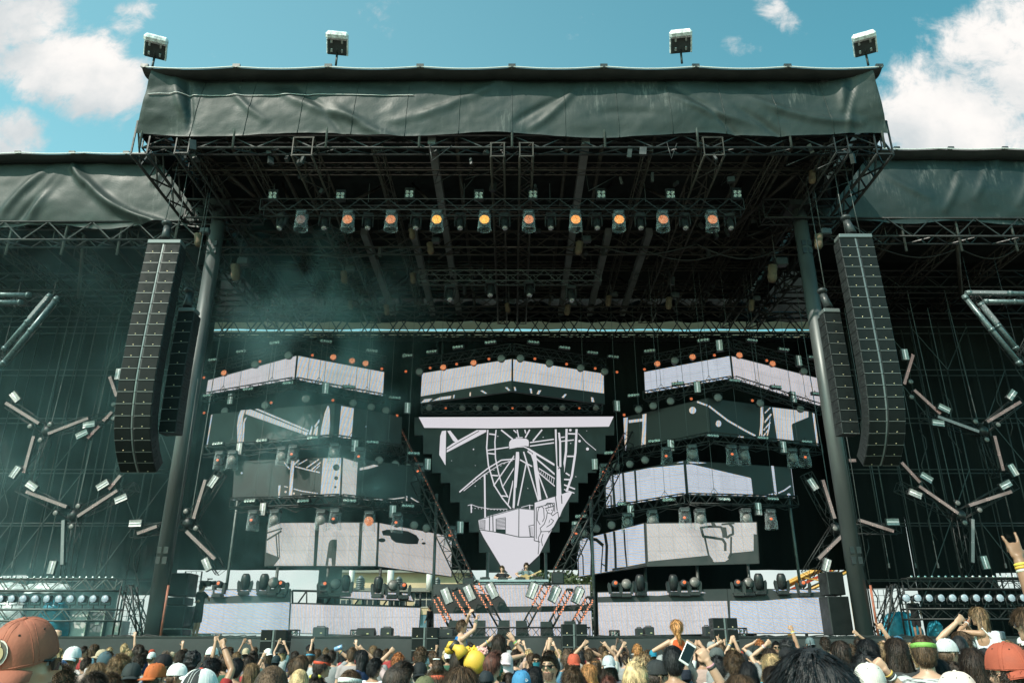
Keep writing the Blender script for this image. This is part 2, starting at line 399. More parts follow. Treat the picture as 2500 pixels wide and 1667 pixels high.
# ------------------------------------------------------------------ background beyond the stage
m_beige = mat('beige_render', (.50, .40, .25), .8, var=.12, vscale=.4)
m_bluewall = mat('blue_grey_cladding', (.10, .20, .24), .6, var=.15, vscale=.5)
m_eave = mat('eave_trim', (.20, .21, .18), .6)
m_pane = mat('dark_pane', (.03, .04, .045), .15)
m_frame = mat('window_frame', (.55, .52, .45), .6)
m_duct = mat('white_duct', (.68, .68, .64), .5, var=.08, vscale=1)
m_vent = mat('vent_metal', (.13, .15, .15), .45, .5)
def background():
    Y = 82.0
    b = thing('building', 'long beige building with small paned windows seen under the screens behind the stage', 'building', (W(930, 1500, Y).x, Y, 0))
    bx = b.location.x
    x0, x1 = W(822, 1400, Y).x-bx, W(1135, 1400, Y).x-bx
    ztop = W(930, 1394, Y).z; zm = W(930, 1447, Y).z; zl = W(930, 1498, Y).z
    m = MB(); m.box(((x0+x1)/2, 12, (ztop+zm)/2), (x1-x0, 20, ztop-zm)); m.build('upper_storey', m_beige, b)
    m = MB(); m.box(((x0+x1)/2, 8, (zl+zm)/2-.15), (x1-x0+1, 22, zm-zl)); m.build('lower_storey', m_beige, b)
    m = MB(); m.box(((x0+x1)/2, 8, zl/2-.1), (x1-x0+1.02, 21.9, zl-.1)); m.build('base_wall', m_bluewall, b)
    m = MB(); m.box(((x0+x1)/2, 12, ztop+.2), (x1-x0+1, 21.5, .4)); m.box(((x0+x1)/2, 8, zm+.1), (x1-x0+2, 23, .35)); m.build('eaves', m_eave, b)
    for wx in range(-2, 9):
        cx = x1-1.2-wx*2.6
        if cx < x0+1: break
        cz = (zm*.62+zl*.38)
        f = MB(); f.box((cx, -3.02, cz), (1.75, .1, 1.5))
        fo = f.build('window', m_frame, b)
        p = MB()
        for i in range(3):
            for j in range(2): p.box((cx-.56+.56*i, -3.08, cz-.35+.7*j), (.48, .05, .6))
        p.build('pane', m_pane, fo)
    for i, (ua, ub, vt, vb) in enumerate(((850, 867, 1380, 1432), (944, 963, 1382, 1434), (1040, 1058, 1384, 1434))):
        a, c = W(ua, vb, Y-4), W(ub, vt, Y-4)
        t = MB(); r = (c.x-a.x)/2
        t.lathe([(r, zm), (r, zm+1), (r*1.02, zm+1.05), (r, zm+1.1), (r, c.z+3)], 20, Matrix.Translation((a.x+r-bx, -4, 0)))
        t.build('flue', m_duct, b)
    for ua, ub, vt, vb in ((868, 892, 1404, 1434), (963, 984, 1406, 1436), (1060, 1076, 1408, 1436)):
        a, c = W(ua, vb, Y-5), W(ub, vt, Y-5); r = (c.x-a.x)/2; h = c.z-zm
        t = MB(); mm = Matrix.Translation((a.x+r-bx, -5, zm))
        pr = []
        for k in range(5): z = h*.14*k; pr += [(r, z), (r, z+h*.08), (r*.85, z+h*.085), (r*.85, z+h*.135)]
        pr += [(r*1.02, h*.72), (r*.3, h*.98), (.01, h)]
        t.lathe(pr, 18, mm); t.build('roof_vent', m_vent, b)
background()
m_bark = mat('bark', (.10, .08, .06), .9, var=.3, vscale=5)
m_leaf = mat('leaf', (.07, .095, .035), .6, var=.5, vscale=1.2, trans=.25)
def tree(u, v_top, Y, h_extra, w, label, seed):
    rnd = random.Random(seed); p = W(u, v_top, Y); H = p.z
    t = thing('tree', label, 'tree', (p.x, Y, 0), group='trees behind the stage')
    m = MB(); m.chain([(0, 0, 0), (.2, .1, H*.3), (-.1, 0, H*.6), (.1, 0, H*.92)], [.35, .28, .18, .05], 8)
    limbs = []
    for i in range(9):
        a = rnd.uniform(0, 2*PI); z = H*rnd.uniform(.3, .8); q = Vector((math.cos(a)*w*.4, math.sin(a)*w*.4, z+H*.16)); limbs.append(q)
        m.chain([(0, 0, z), tuple(q*.5+Vector((0, 0, z*.5))), tuple(q)], [.14, .09, .03], 6)
    m.build('trunk', m_bark, t)
    c = MB()
    for k in range(46):
        q = Vector((rnd.gauss(0, w*.24), rnd.gauss(0, w*.24), H*(.35+.65*rnd.random()**.8)))
        rr = w*.16*(1.25-q.z/H*.6)
        for j in range(60):
            d = Vector((rnd.gauss(0, 1), rnd.gauss(0, 1), rnd.gauss(0, .8))).normalized()*rr*rnd.uniform(.4, 1)
            o = q+d; s = rnd.uniform(.12, .26); n = Vector((rnd.gauss(0, 1), rnd.gauss(0, 1), rnd.gauss(0, 1)+.6)).normalized(); a = n.orthogonal().normalized()*s; b = n.cross(a)
            c.add([o-a, o-b*.6, o+a, o+b*.6], [(0, 1, 2, 3)])
    c.build('crown', m_leaf, t)
tree(1385, 1398, 70, 0, 8, 'leafy tree behind the stage, left one seen beside the booth', 3)
tree(1425, 1392, 74, 0, 9, 'leafy tree behind the stage, right one under the right lower screen', 5)
tree(462, 1490, 62, 0, 5, 'small bushy tree low behind the left net fence', 8)
m_yellow = mat('ride_yellow', (.62, .36, .08), .5, var=.15, vscale=2)
m_ride_r = mat('ride_red', (.45, .07, .03), .5)
def ride():
    Y = 60; a, c = W(1915, 1446, Y), W(2085, 1366, Y)
    r = thing('fairground_ride', 'tilted yellow fairground ride arm with orange stripes behind the right column', 'ride', (a.x, Y, 0))
    o = Vector((a.x, Y, 0)); m = MB(); m.truss(a-o, c-o, 1.5, 1.0, rc=.11, rd=.07); m.build('lattice_arm', m_yellow, r)
    d = (c-a); m = MB(); m.prism([a-o+Vector((0, 0, .25)), c-o+Vector((0, 0, .25)), c-o+Vector((0, 0, .7)), a-o+Vector((0, 0, .7))], (0, -.62, 0), (0, .6, 0)); m.build('side_panel', m_yellow, r)
    m = MB(); m.prism([a-o+Vector((0, 0, -.05)), c-o+Vector((0, 0, -.05)), c-o+Vector((0, 0, .15)), a-o+Vector((0, 0, .15))], (0, -.75, 0), (0, -.62, 0)); m.build('stripe', m_ride_r, r)
    for t in (.05, .95):
        p = a-o+d*t; m = MB(); m.tube((p.x, .5, 0), (p.x, .5, p.z), .25, 8); m.build('leg', m_yellow, r)
ride()
def netfence(u0, u1, Y, vt, label):
    a, c = W(u0, vt, Y), W(u1, vt, Y)
    t = thing('net_fence', label, 'fence', (a.x, Y, ZD), group='net fences beside the columns'); m = MB(); w = c.x-a.x; h = c.z-ZD
    k = max(3, int(w/.24))
    for i in range(k+1): m.tube((w*i/k, 0, 0), (w*i/k, 0, h), .014, 4)
    j = int(h/.24)
    for i in range(j+1): m.tube((0, .02, h*i/j), (w, .02, h*i/j), .014, 4)
    m.build('netting', m_cable, t)
    for px in (-.03, w+.03): m = MB(); m.tube((px, 0, 0), (px, 0, h), .04, 6); m.build('post', m_truss, t)
netfence(455, 492, 40, 1394, 'black square net stretched behind the left speaker stack beside the cameraman')
netfence(2005, 2042, 40, 1394, 'black square net stretched behind the right speaker stack')
netfence(2128, 2170, 37, 1438, 'black square net between right column and right light rail')
netfence(300, 350, 37, 1462, 'black square net between left light rail and left column')
netfence(2442, 2560, 38.4, 1396, 'black square net at the far right edge above the light rail')
netfence(-60, 66, 38.4, 1404, 'black square net at the far left edge above the light rail')

# ------------------------------------------------------------------ stage
def stage():
    s = thing('stage', 'wide black festival stage platform with cloth skirt', 'stage', (0, 28, 0))
    m = MB(); m.box((0, 7.5, ZD-.15), (66, 14.9, .3)); m.build('deck', m_deck, s)
    def fn(u, v):
        x = -33+66*u; z = (ZD+.0)*(1-v); f = max(0, 1-abs(x)/6.5)
        y = -.08-.10*v*abs(math.sin(x*1.9+.8*math.sin(x*.7)))*(.25+f)-.05*fbm((x*.5, z, 3))*(.3+f)
        if abs(x+1.5) < 6: y -= .10*max(0, math.sin((x+z*1.2)*2.6))**3*v
        return (x, y, z-.01)
    m = MB(); m.grid(fn, 420, 8); m.build('skirt', m_skirt, s)
    m = MB(); m.box((0, -.06, ZD+.02), (66, .10, .04)); m.build('edge_strip', m_plast, s)
stage()
def clutter():
    rnd = random.Random(4)
    m = MB()
    for side in (-1, 1):
        for k in range(7):
            x = side*rnd.uniform(2, 12.5); pts = []
            for i in range(9): pts.append((x+i*.22*side+rnd.uniform(-.05, .05), 28.25+rnd.uniform(0, .25), ZD+.03+abs(rnd.gauss(0, .025))))
            m.chain(pts, .018, 5)
    tag(m.build('stage_cables', m_cable), 'black cables lying along the front edge of the stage', 'cable', kind='stuff')
clutter()

# ------------------------------------------------------------------ columns
def column(u0, v0, label):
    p = W(u0, v0, 29.0); t = thing('roof_column', label, 'column', (p.x, 29, ZD), group='steel columns carrying the roof'); h = 19.3-ZD
    m = MB(); m.lathe([(.30, 0), (.30, h)], 24); m.build('shaft', m_column, t)
    m = MB(); m.box((0, 0, .03), (1.0, 1.0, .06)); m.build('base_plate', m_steel, t)
    m = MB(); m.box((0, 0, h+.12), (1.1, 1.1, .25)); m.build('head_plate', m_steel, t)
    for z in (2.6, 15.2):
        for dx in (-.11, .13):
            m = MB(); m.box((dx, -.28, z), (.16, .06, .26)); m.box((dx, -.28, z+.36), (.16, .06, .24)); m.build('access_slot', m_plast, t)
    m = MB(); m.tube((.38, -.2, 0), (.38, -.2, 1.75), .045, 8); m.build('riser_pipe', m_redpipe, t)
    m = MB(); m.chain([(.36, -.25, 1.8), (.36, -.3, 6), (.33, -.33, 9.5)], .012, 5); m.build('tie_cable', m_chain, t)
column(372, 1550, 'round steel column left of the stage, lower half in sunlight')
column(2112, 1550, 'round steel column right of the stage, rising behind the right speaker hang')

# ------------------------------------------------------------------ drapes
def drape(name, label, x0, x1, Y, z0, z1, seed=0, mt=None):
    def fn(u, v):
        x = x0+(x1-x0)*u; z = z1+(z0-z1)*v
        return (x, Y+.10*math.sin(x*3.1+seed)*(.4+.6*v)+.12*fbm((x*.35, z*.18, seed)), z)
    nu = max(12, int((x1-x0)*6))
    m = MB(); m.grid(fn, nu, 10)
    return tag(m.build(name, mt or m_drape), label, 'curtain', 'black stage drapes')
YB = 41.5
zb = W(0, 1391, YB).z
zdt = W(1250, 822, YB).z
drape('back_curtain', 'wide black cloth wall hung behind the centre screens', -19.5, 19.5, YB, zb, zdt, 1)
drape('back_curtain', 'short black cloth under the right lower screen behind the moving lights', W(1447, 1400, 40).x, W(1836, 1400, 40).x, 40.4, ZD, W(0, 1380, 40).z+.4, 2)
xa, xb = W(66, 1408, 39).x, W(296, 1408, 39).x
drape('back_curtain', 'black cloth wall behind the lights of the left wing', xa, xb, 39.0, ZD, 22.6, 3)
drape('back_curtain', 'black cloth wall at the far left of the left wing', -33, xa+.02, 39.05, W(0, 1403, 39).z, 22.6, 3)
drape('back_curtain', 'low black cloth behind the far left light rail', -33, xa+.05, 39.3, ZD, W(0, 1417, 39).z, 7)
drape('back_curtain', 'black cloth wall between left wing lights and the left column', xb-.02, -16.4, 39.05, W(0, 1452, 39).z, 22.6, 8)
xa, xb = W(2236, 1408, 39).x, W(2436, 1408, 39).x
drape('back_curtain', 'black cloth wall behind the lights of the right wing', xa, xb, 39.0, ZD, 22.6, 4)
drape('back_curtain', 'black cloth wall at the far right of the right wing', xb-.02, 33, 39.05, W(0, 1398, 39).z, 22.6, 4)
drape('back_curtain', 'low black cloth behind the far right light rail', xb-.05, 33, 39.3, ZD, W(0, 1440, 39).z, 9)
drape('back_curtain', 'black cloth wall between the right column and right wing lights', 16.4, xa+.02, 39.05, W(0, 1436, 39).z, 22.6, 10)
drape('back_curtain', 'dark narrow cloth strip beside the left lower screen pole', W(822, 1400, 39.6).x-.9, W(840, 1400, 39.6).x-.1, 39.6, ZD, zb+.5, 5)
# pale rear tarp of the roof, lit through from behind
m_pale = mat('pale_rear_tarp', (.40, .33, .22), .7, var=.15, vscale=.8, trans=.45)
m_pale2 = mat('cream_rear_tarp', (.55, .44, .30), .7, var=.08, vscale=.8, trans=.7)
drape('rear_flap', 'black cloth flap closing the rear of the roof', -20, 20, 42.6, W(0, 786, 42.6).z, 24.8, 6)
def reartarp():
    t = thing('rear_tarp', 'pale strip of tarpaulin closing the rear of the roof above the screens', 'tarpaulin', (0, 43, 0))
    za, zb_, zc_, zd_ = [W(1250, v, 43).z for v in (783, 804, 803.5, 822)]
    m = MB(); m.grid(lambda u, v: (-20+40*u, .05*math.sin(u*60)+.1*fbm((u*20, v*3, 0)), za+(zb_-za)*v), 120, 4); m.build('upper_strip', m_pale, t)
    m = MB(); m.grid(lambda u, v: (-20+40*u, .05*math.sin(u*50+1), zc_+(zd_-zc_)*v), 120, 3); m.v = [p+Vector((0, .25, 0)) for p in m.v]; m.build('lower_strip', m_pale2, t)
reartarp()

# ------------------------------------------------------------------ roofs
def tarp_fn(x0, x1, Y, ztop, zbot, seed, sag=.35, creases=(), rope=None):
    def fn(u, v):
        x = (x0+(x1-x0)*u)*(.982+.034*v if rope else 1)
        zt = ztop+.48; e = max(0, 1-min(u, 1-u)/.07) if rope else 0
        if rope: zt += e**1.3*(rope-zt)
        zl = zbot+.10*math.sin(u*PI*8+seed)+.12*fbm((x*.15, seed, 0))
        z = zt+(zl-zt)*v
        y = Y-.70*e*(1-v)-.40*math.sin(PI*min(1, v*1.02))*sag*math.sin(PI*u)**.35-.10*fbm((x*.14, v*1.1, seed))
        y += .028*fbm((x*.7+v*2.2, v*1.4-x*.25, seed+4))+.010*fbm((x*2.2, v*5, seed+9))
        for (cu, cv, ang, ln, wd, dep) in creases:
            dx = (u-cu)*(x1-x0); dz = (cv-v)*(ztop-zbot)
            a = dx*math.cos(ang)+dz*math.sin(ang); b = -dx*math.sin(ang)+dz*math.cos(ang)
            b -= .06*a*a*(1 if dep > 0 else -1); wd_ = wd*.8
            if 0 < a < ln: y -= dep*(.62 if Y < 27 else .8)*math.exp(-(b/wd_)**2)*math.sin(PI*a/ln)**.6
        return (x, y, z)
    return fn
ZT, ZB = 22.45, 19.95
def main_roof():
    Y = 24.5; hw = 14.2
    r = thing('stage_roof', 'huge square stage roof with grey green tarp front above the screens', 'roof', (0, 0, 0))
    cr = [(.17, .30, -.55, 4.2, .20, .16), (.19, .22, -.50, 3.6, .16, -.12), (.25, .55, -.6, 3.6, .2, .16), (.10, .2, -.8, 2.6, .15, .14), (.03, .1, -1.2, 2, .2, .2), (.045, .12, -1.1, 2.2, .14, -.2),
          (.52, .96, .55, 3.0, .16, .15), (.50, .88, .65, 2.4, .14, -.14), (.44, .5, .5, 1.8, .2, .14), (.70, .35, -.55, 4.0, .2, .15), (.72, .3, -.5, 3.5, .14, -.13), (.82, .42, -.5, 4.4, .2, .18), (.80, .6, -.45, 3.6, .18, -.13),
          (.96, .15, -1.9, 1.4, .15, .16), (.975, .1, -1.9, 1.8, .12, -.14), (.965, .45, -2.0, 1.5, .13, .14), (.33, .8, .1, 4, .2, .12), (.6, .7, .15, 3, .2, -.1)]
    m = MB(); m.grid(tarp_fn(-hw, hw, Y, ZT, ZB, 2, .5, cr, W(1250, 163, 23.75).z-.06), 340, 44); m.build('front_tarp', m_tarp, r)
    m = MB()
    f2 = tarp_fn(-hw, hw, Y, ZT, ZB, 2, .5, cr, W(1250, 163, 23.75).z-.06)
    pts = [Vector(f2(.005+i/120*.36, .42+.0*i))+Vector((0, -.035, 0)) for i in range(121)]
    m.chain(pts, .016, 4); m.build('seam', m_hem, r)
    for k in range(1, 14):
        m = MB(); m.chain([Vector(f2(k/14, j/24))+Vector((0, -.006, 0)) for j in range(25)], .014, 4); m.build('seam', m_tarp, r)
    for sx in (-1, 1):
        m = MB(); m.grid(lambda u, v: (sx*(hw+.05+.06*fbm((u*4, v*5, 1))), Y+17*u, ZT-(ZT-ZB)*v), 40, 8); m.build('side_tarp', m_tarp, r)
    # hem that leans out over the front on outriggers
    zr = W(1250, 163, 23.75).z
    m = MB()
    def lip(u, v):
        x = -hw-.1+(2*hw+.2)*u; k = 1.0
        yf = 23.75+(1-k)*.7; zf = zr-.10*abs(math.sin(u*8*PI))-.05
        return (x, yf+(24.45-yf)*v, zf+(ZT+.03-zf)*v-.10*math.sin(PI*v))
    m.grid(lip, 120, 6); m.build('top_hem', m_lip, r)
    m = MB(); m.chain([Vector(lip(i/80, 0))+Vector((0, -.02, .03)) for i in range(81)], .03, 5); m.build('hem_rope', m_hem, r)
    for i in range(9):
        x = -hw+2*hw*i/8; m = MB(); m.tube((x, 23.7, zr-.02), (x+.02, 24.45, ZT), .05, 6); m.box((x, 23.75, zr+.04), (.28, .1, .12)); m.build('outrigger', m_steel, r)
        m = MB(); m.tube((x, 24.42, ZT-.3), (x, 24.55, 19.4), .05, 6); m.build('front_post', m_pole, r)
    # skin
    m = MB(); m.box((0, 33.4, 21.35), (2*hw-.2, 17.9, .06)); m.build('roof_skin', m_black, r)
    # beams across
    for y, h, z in ((24.95, .55, 19.8), (32.3, .85, 19.55), (39.0, .85, 19.5)):
        m = MB(); m.truss((-hw, y, z), (hw, y, z), .45 if y < 26 else .75, h, seg=26, rc=.05, rd=.03); m.build('cross_beam', m_truss if y < 26 else m_rust, r)
    m = MB(); zz = W(1250, 806, 41.2).z; m.truss((-18, 40.9, zz+.15), (18, 40.9, zz+.15), .8, 1.3, seg=44, rc=.06, rd=.04); m.build('rear_beam', m_truss, r)
    m = MB(); m.truss((-18, 41.6, zz-.35), (18, 41.6, zz-.35), .5, .5, seg=72, rc=.04, rd=.03); m.build('rear_beam', m_truss, r)
    for y in (28.2, 33.6, 37.2, 40.6):
        m = MB(); m.tube((-hw, y, 20.9), (hw, y, 20.9), .075, 6); m.build('purlin', m_rust, r)
    for sx in (-1, 1):
        m = MB(); m.truss((sx*hw, 24.6, 19.9), (sx*hw, 42, 19.9), .6, 1.5, seg=22, rc=.065, rd=.04); m.build('side_beam', m_truss, r)
        m = MB(); m.truss((sx*(hw-1.6), 24.6, 19.6), (sx*(hw-1.6), 42, 19.6), .5, .8, seg=26, rc=.05, rd=.03); m.build('side_beam', m_truss, r)
        m = MB(); m.truss((sx*(hw-.2), 28.9, 19.2), (sx*(hw-3.4), 28.9, 19.2), .6, .9, seg=5, rc=.055, rd=.035); m.build('column_head_beam', m_truss, r)
    for y in (26.7, 30.2, 35.4, 37.6):
        m = MB(); m.truss((-hw+.4, y, 19.9), (hw-.4, y, 19.9), .35, .35, seg=44, rc=.028, rd=.017); m.build('thin_beam', m_rust, r)
    for x in (-12.4, -10.3, -5.2, 5.3, 10.4, 12.3):
        m = MB(); m.truss((x, 25, 19.75), (x, 41, 19.75), .3, .35, seg=26, rc=.026, rd=.016); m.build('thin_beam', m_rust, r)
    rnd = random.Random(11); m = MB()
    for k in range(150):
        x, y = rnd.uniform(-13.5, 13.5), rnd.choice((24.9, 26.7, 30.2, 32.3, 35.4, 37.6, 39.0))+rnd.uniform(-.3, .3); z = rnd.uniform(18.9, 19.6)
        if rnd.random() < .6: m.box((x, y, z), (rnd.uniform(.08, .3), rnd.uniform(.08, .2), rnd.uniform(.12, .45)), Euler((rnd.uniform(-.4, .4), rnd.uniform(-.4, .4), rnd.uniform(0, 3))).to_matrix())
        else: m.chain([(x, y, z+.5), (x+rnd.uniform(-.5, .5), y, z-.25), (x+rnd.uniform(.3, 1.4), y, z+.45)], .022, 4)
    tag(m.build('rigging_hardware', m_steel, r), kind='stuff')
    for x in (-.55, .55):
        m = MB(); m.truss((x, 24.6, 19.35), (x, 41, 19.35), .5, .6, seg=26, rc=.045, rd=.026); m.build('long_beam', m_rust, r)
    for x in (-8.0, 7.7):
        m = MB(); m.truss((x, 24.6, 19.5), (x, 41, 19.5), .75, .8, seg=20, rc=.045, rd=.026); m.build('long_beam', m_rust, r)
    for x in (-3.1, 2.85):
        m = MB(); m.box((x, 33, 19.9), (.30, 16.5, .35)); m.build('box_beam', m_greybeam, r)
    for x in (-6.9, 6.4, -4.6, 4.5):
        m = MB(); m.box((x, 36.2, 19.7), (.3, 9.5, .35)); m.build('box_beam', m_greybeam, r)
    for x in (-11.2, -9.6, -5.6, -2.2, 2.2, 3.6, 5.6, 9.6, 11.2):
        m = MB(); m.tube((x, 24.8, 20.3), (x, 41, 20.3), .085, 6); m.build('rafter', m_rust, r)
    for k, (x, y) in enumerate([(x, y) for x in (-9.5, -6.6, -3.6, 3.6, 6.6, 9.5) for y in (28.2, 33.6, 37.2)]):
        m = MB(); m.tube((x, y, 19.4), (x+.9*(1 if k % 2 else -1), y+1.6, 21.2), .06, 6); m.build('knee_brace', m_rust, r)
    for x, y0, z0, x1, y1, z1 in ((-13.2, 25, 20.6, -9.8, 31, 19.3), (13.2, 25, 20.6, 9.8, 31, 19.3), (-12.6, 29, 21, -8, 33, 19.4), (12.6, 29, 21, 8, 33, 19.4), (-13, 30, 19.3, -10.5, 37, 20.9), (13, 30, 19.3, 10.5, 37, 20.9)):
        m = MB(); m.tube((x, y0, z0), (x1, y1, z1), .085, 6); m.build('diagonal_brace', m_rust, r)
main_roof()
def wing(sx, label):
    Y = 29.6; x0, x1 = (-33, -13.6) if sx < 0 else (13.6, 33)
    r = thing('wing_roof', label, 'roof', (0, 0, 0), group='side roofs of the stage')
    zt = W(200, 378*1.063, Y).z if sx < 0 else W(2200, 372*1.063, Y).z
    zbm = W(200, 520*1.063, Y).z if sx < 0 else W(2200, 512*1.063, Y).z
    zt2 = W(200, (352 if sx < 0 else 342)*1.063, Y-.7).z
    if sx < 0: cr = [(.672, .12, -1.0, 1.5, .16, .22), (.675, .15, -.85, 7.5, .22, .42), (.67, .12, -2.2, 3.2, .3, .22), (.66, .2, -2.0, 3.2, .2, -.18), (.65, .12, -2.5, 3.4, .25, .2), (.9, .15, -2.1, 1.2, .2, .15)]
    else: cr = [(.35, .75, .9, 2.2, .2, .14), (.3, .6, 1.1, 1.8, .14, -.1), (.28, .9, .9, 2.0, .2, .12), (.4, .5, 1.0, 2, .2, .1), (.45, .8, .9, 2.4, .2, .14), (.15, .3, -.7, 2.5, .2, .1)]
    m = MB(); m.grid(tarp_fn(x0, x1, Y, zt, zbm, 5+sx, .6, cr), 220, 40); m.build('front_tarp', m_tarp if sx < 0 else m_tarp2, r)
    def lip(u, v):
        x = x0+(x1-x0)*u; zf = zt2-.05-.06*abs(math.sin(u*7*PI))
        return (x, Y-.75+.75*v, zf+(zt+.03-zf)*v-.10*math.sin(PI*v))
    m = MB(); m.grid(lip, 60, 6); m.build('top_hem', m_lip, r)
    m = MB(); m.chain([Vector(lip(i/40, 0))+Vector((0, -.02, .03)) for i in range(41)], .03, 5); m.build('hem_rope', m_hem, r)
    for i in range(8):
        x = x0+(x1-x0)*(i+.5)/8; m = MB(); m.tube((x, Y-.75, zt2-.04), (x, Y-.02, zt), .05, 6); m.box((x, Y-.72, zt2+.03), (.26, .1, .1)); m.build('outrigger', m_steel, r)
        m = MB(); m.tube((x, Y+.15, zt-.3), (x, Y+.2, zbm-1.3), .055, 6); m.build('front_post', m_pole, r)
    xm = (x0+x1)/2
    m = MB(); m.box((xm, Y+5.2, zt-.25), (x1-x0-.2, 10.2, .06)); m.build('roof_skin', m_black, r)
    for y, z in ((Y+.3, zbm-.25), (Y+5.5, zbm-.2), (Y+8.8, zbm-.2)):
        m = MB(); m.truss((x0, y, z), (x1, y, z), .7, .9, seg=20, rc=.055, rd=.032); m.build('cross_beam', m_truss, r)
    for x in [x0+(x1-x0)*k/6 for k in range(1, 6)]:
        m = MB(); m.truss((x, Y+.4, zbm-.1), (x, Y+9, zbm-.1), .5, .6, seg=10, rc=.045, rd=.025); m.build('long_beam', m_rust, r)
        m = MB(); m.tube((x+1.2, Y+.4, zbm+.6), (x+1.2+.5*sx, Y+9, zbm+.6), .07, 6); m.build('rafter', m_rust, r)
    for k in range(4):
        x = x0+(x1-x0)*(k+.6)/5; m = MB(); m.tube((x, Y+.5, zbm-.2), (x+1.8*sx, Y+4, zbm-1.6), .09, 6); m.build('diagonal_brace', m_rust, r)
wing(-1, 'left side roof with sunlit billowing grey tarp and one long curved fold')
wing(1, 'right side roof with flatter dark grey tarp partly shaded by the main roof')

# floodlights on the roof edge
m_floodw = mat('sheet_plastic_wrap', (.78, .78, .78), .35, var=.3, vscale=9, bump=.8, bscale=9, bdist=.04)
def floodlight(u, v, tilt, lean, label, first=None):
    base = W(u, v, 24.2)
    if first is None:
        t = thing('floodlight', label, 'floodlight', base, (0, 0, lean), 'floodlights along the roof edge')
        m = MB(); m.tube((0, 0, 0), (0, 0, .45), .035, 8); m.tube((-.0, 0, .42), (0, -.2, .66), .03, 8); m.build('bracket', m_steel, t)
        hd = MB(); rot = Euler((R(-38), 0, 0)).to_matrix(); c = Vector((0, -.18, .66))
        hd.box(c, (.62, .62, .13), rot, bev=.03); h = hd.build('housing', m_plast2, t)
        for dx in (-.16, .16):
            for dy in (-.22, .05):
                b = MB(); b.box(c+rot @ Vector((dx, dy+.12, -.085)), (.06, .11, .05), rot, bev=.01); b.build('clip', m_alu, h)
        wr = MB()
        wr.box(c+rot @ Vector((0, .0, .085)), (.68, .66, .09), rot, bev=.035)
        wr.box(c+rot @ Vector((0, -.27, .0)), (.70, .24, .30), rot, bev=.07)
        wr.box(c+rot @ Vector((.325, .0, -.01)), (.05, .62, .17), rot, bev=.02)
        wr.build('plastic_wrap', m_floodw, t); t.scale = (1.25,)*3
        return t
    return dup(first, base, (0, 0, lean), label, None, 1.25)
fl = floodlight(371, 168, 0, R(22), 'floodlight in plastic wrap standing at the left end of the roof edge')
floodlight(820, 160, 0, R(8), 'wrapped floodlight on the roof edge, second from the left', fl)
floodlight(1665, 155, 0, R(-8), 'wrapped floodlight on the roof edge, third from the left', fl)
floodlight(2120, 160, 0, R(-24), 'floodlight in torn shiny wrap at the right end of the roof edge', fl)
# ------------------------------------------------------------------ lamps and screens: materials
m_scr_off = mat('screen_dark', (.034, .037, .037), .55, var=.12, vscale=2.0)
m_scr_back = mat('screen_frame', (.012, .013, .013), .6)
led_a = led_material('screen_lit_grey', (.47, .44, .46), .20, 0)
led_b = led_material('screen_lit_stripe', (.45, .435, .44), .36, 1)
led_c = led_material('screen_lit_blue', (.43, .45, .51), .32, 2)
led_d = led_material('screen_lit_warm', (.43, .405, .39), .12, 3)
led_e = mat('screen_lit_white', (.05, .05, .05), .6, emit=(.58, .55, .59), estr=1.0)
m_dots_o = dots_material('lamp_dots_orange', (1.0, .22, .04), (1.0, .46, .10), 1.9, 21)
m_dots_r = dots_material('lamp_dots_red', (.70, .14, .05), (1.0, .40, .16), 1.25, 21)
m_dots_y = dots_material('lamp_dots_amber', (1.0, .32, .02), (1.0, .56, .10), 2.1, 21)
m_dots_dim = dots_material('lamp_dots_dim', (.25, .12, .10), (.5, .35, .3), .5, 21)
m_spot_o = mat('lamp_spot_orange', (.1, .03, .01), .4, emit=(1.0, .20, .06), estr=.85)
m_spot_s = mat('lamp_spot_small', (.1, .03, .01), .4, emit=(1.0, .22, .07), estr=.5)
m_led_faint = dots_material('strip_dots_faint', (.03, .01, .006), (.85, .26, .12), .45, 9, bg=(.03, .03, .03))
m_lens_dull = mat('frosted_lens', (.17, .155, .145), .4, var=.15, vscale=20)
m_lens_dark = mat('dark_lens', (.05, .055, .06), .15)
m_glassy = mat('lamp_glass', (.62, .64, .62), .22, .75, var=.2, vscale=30)
m_reflect = mat('strobe_reflector', (.36, .345, .335), .42, .2, var=.2, vscale=12)
m_tube_w = mat('strobe_tube', (.8, .85, .85), .2, emit=(.85, .82, .78), estr=.4)  # strobes are unlit; the faint glow stands in for the tube's bright reflection
m_film = film_material('clear_plastic_cover', (.60, .68, .70), .05)
m_led_pink = dots_material('batten_dots', (.30, .17, .14), (1.0, .62, .52), 2.6, 11, bg=(.10, .10, .10))
m_led_grey = dots_material('batten_dots_dull', (.22, .22, .21), (.70, .64, .60), 1.5, 11, bg=(.14, .15, .15))
m_led_red = dots_material('strip_dots', (.05, .012, .006), (1.0, .26, .09), 1.35, 12, bg=(.05, .05, .05))
m_tubeskin = mat('sleeved_tube', (.12, .16, .165), .35, .3, var=.25, vscale=10)
m_grille = mat('speaker_grille', (.009, .012, .012), .6, spec=.15, var=.15, vscale=3)
m_cab = mat('speaker_cabinet', (.020, .023, .024), .5, var=.2, vscale=4)
m_seam = mat('cabinet_seam', (.16, .17, .165), .4, .2)
m_badge = mat('gold_badge', (.55, .45, .28), .3, .6)
m_slot = mat('bright_slot', (.16, .18, .18), .32, .2)
ORD = ['first', 'second', 'third', 'fourth', 'fifth', 'sixth', 'seventh', 'eighth', 'ninth', 'tenth', 'eleventh', 'twelfth', 'thirteenth']
def nth(i, n):
    if n == 1: return 'only one'
    if i == 0: return 'leftmost'
    if i == n-1: return 'rightmost'
    return ORD[i]+' from left'

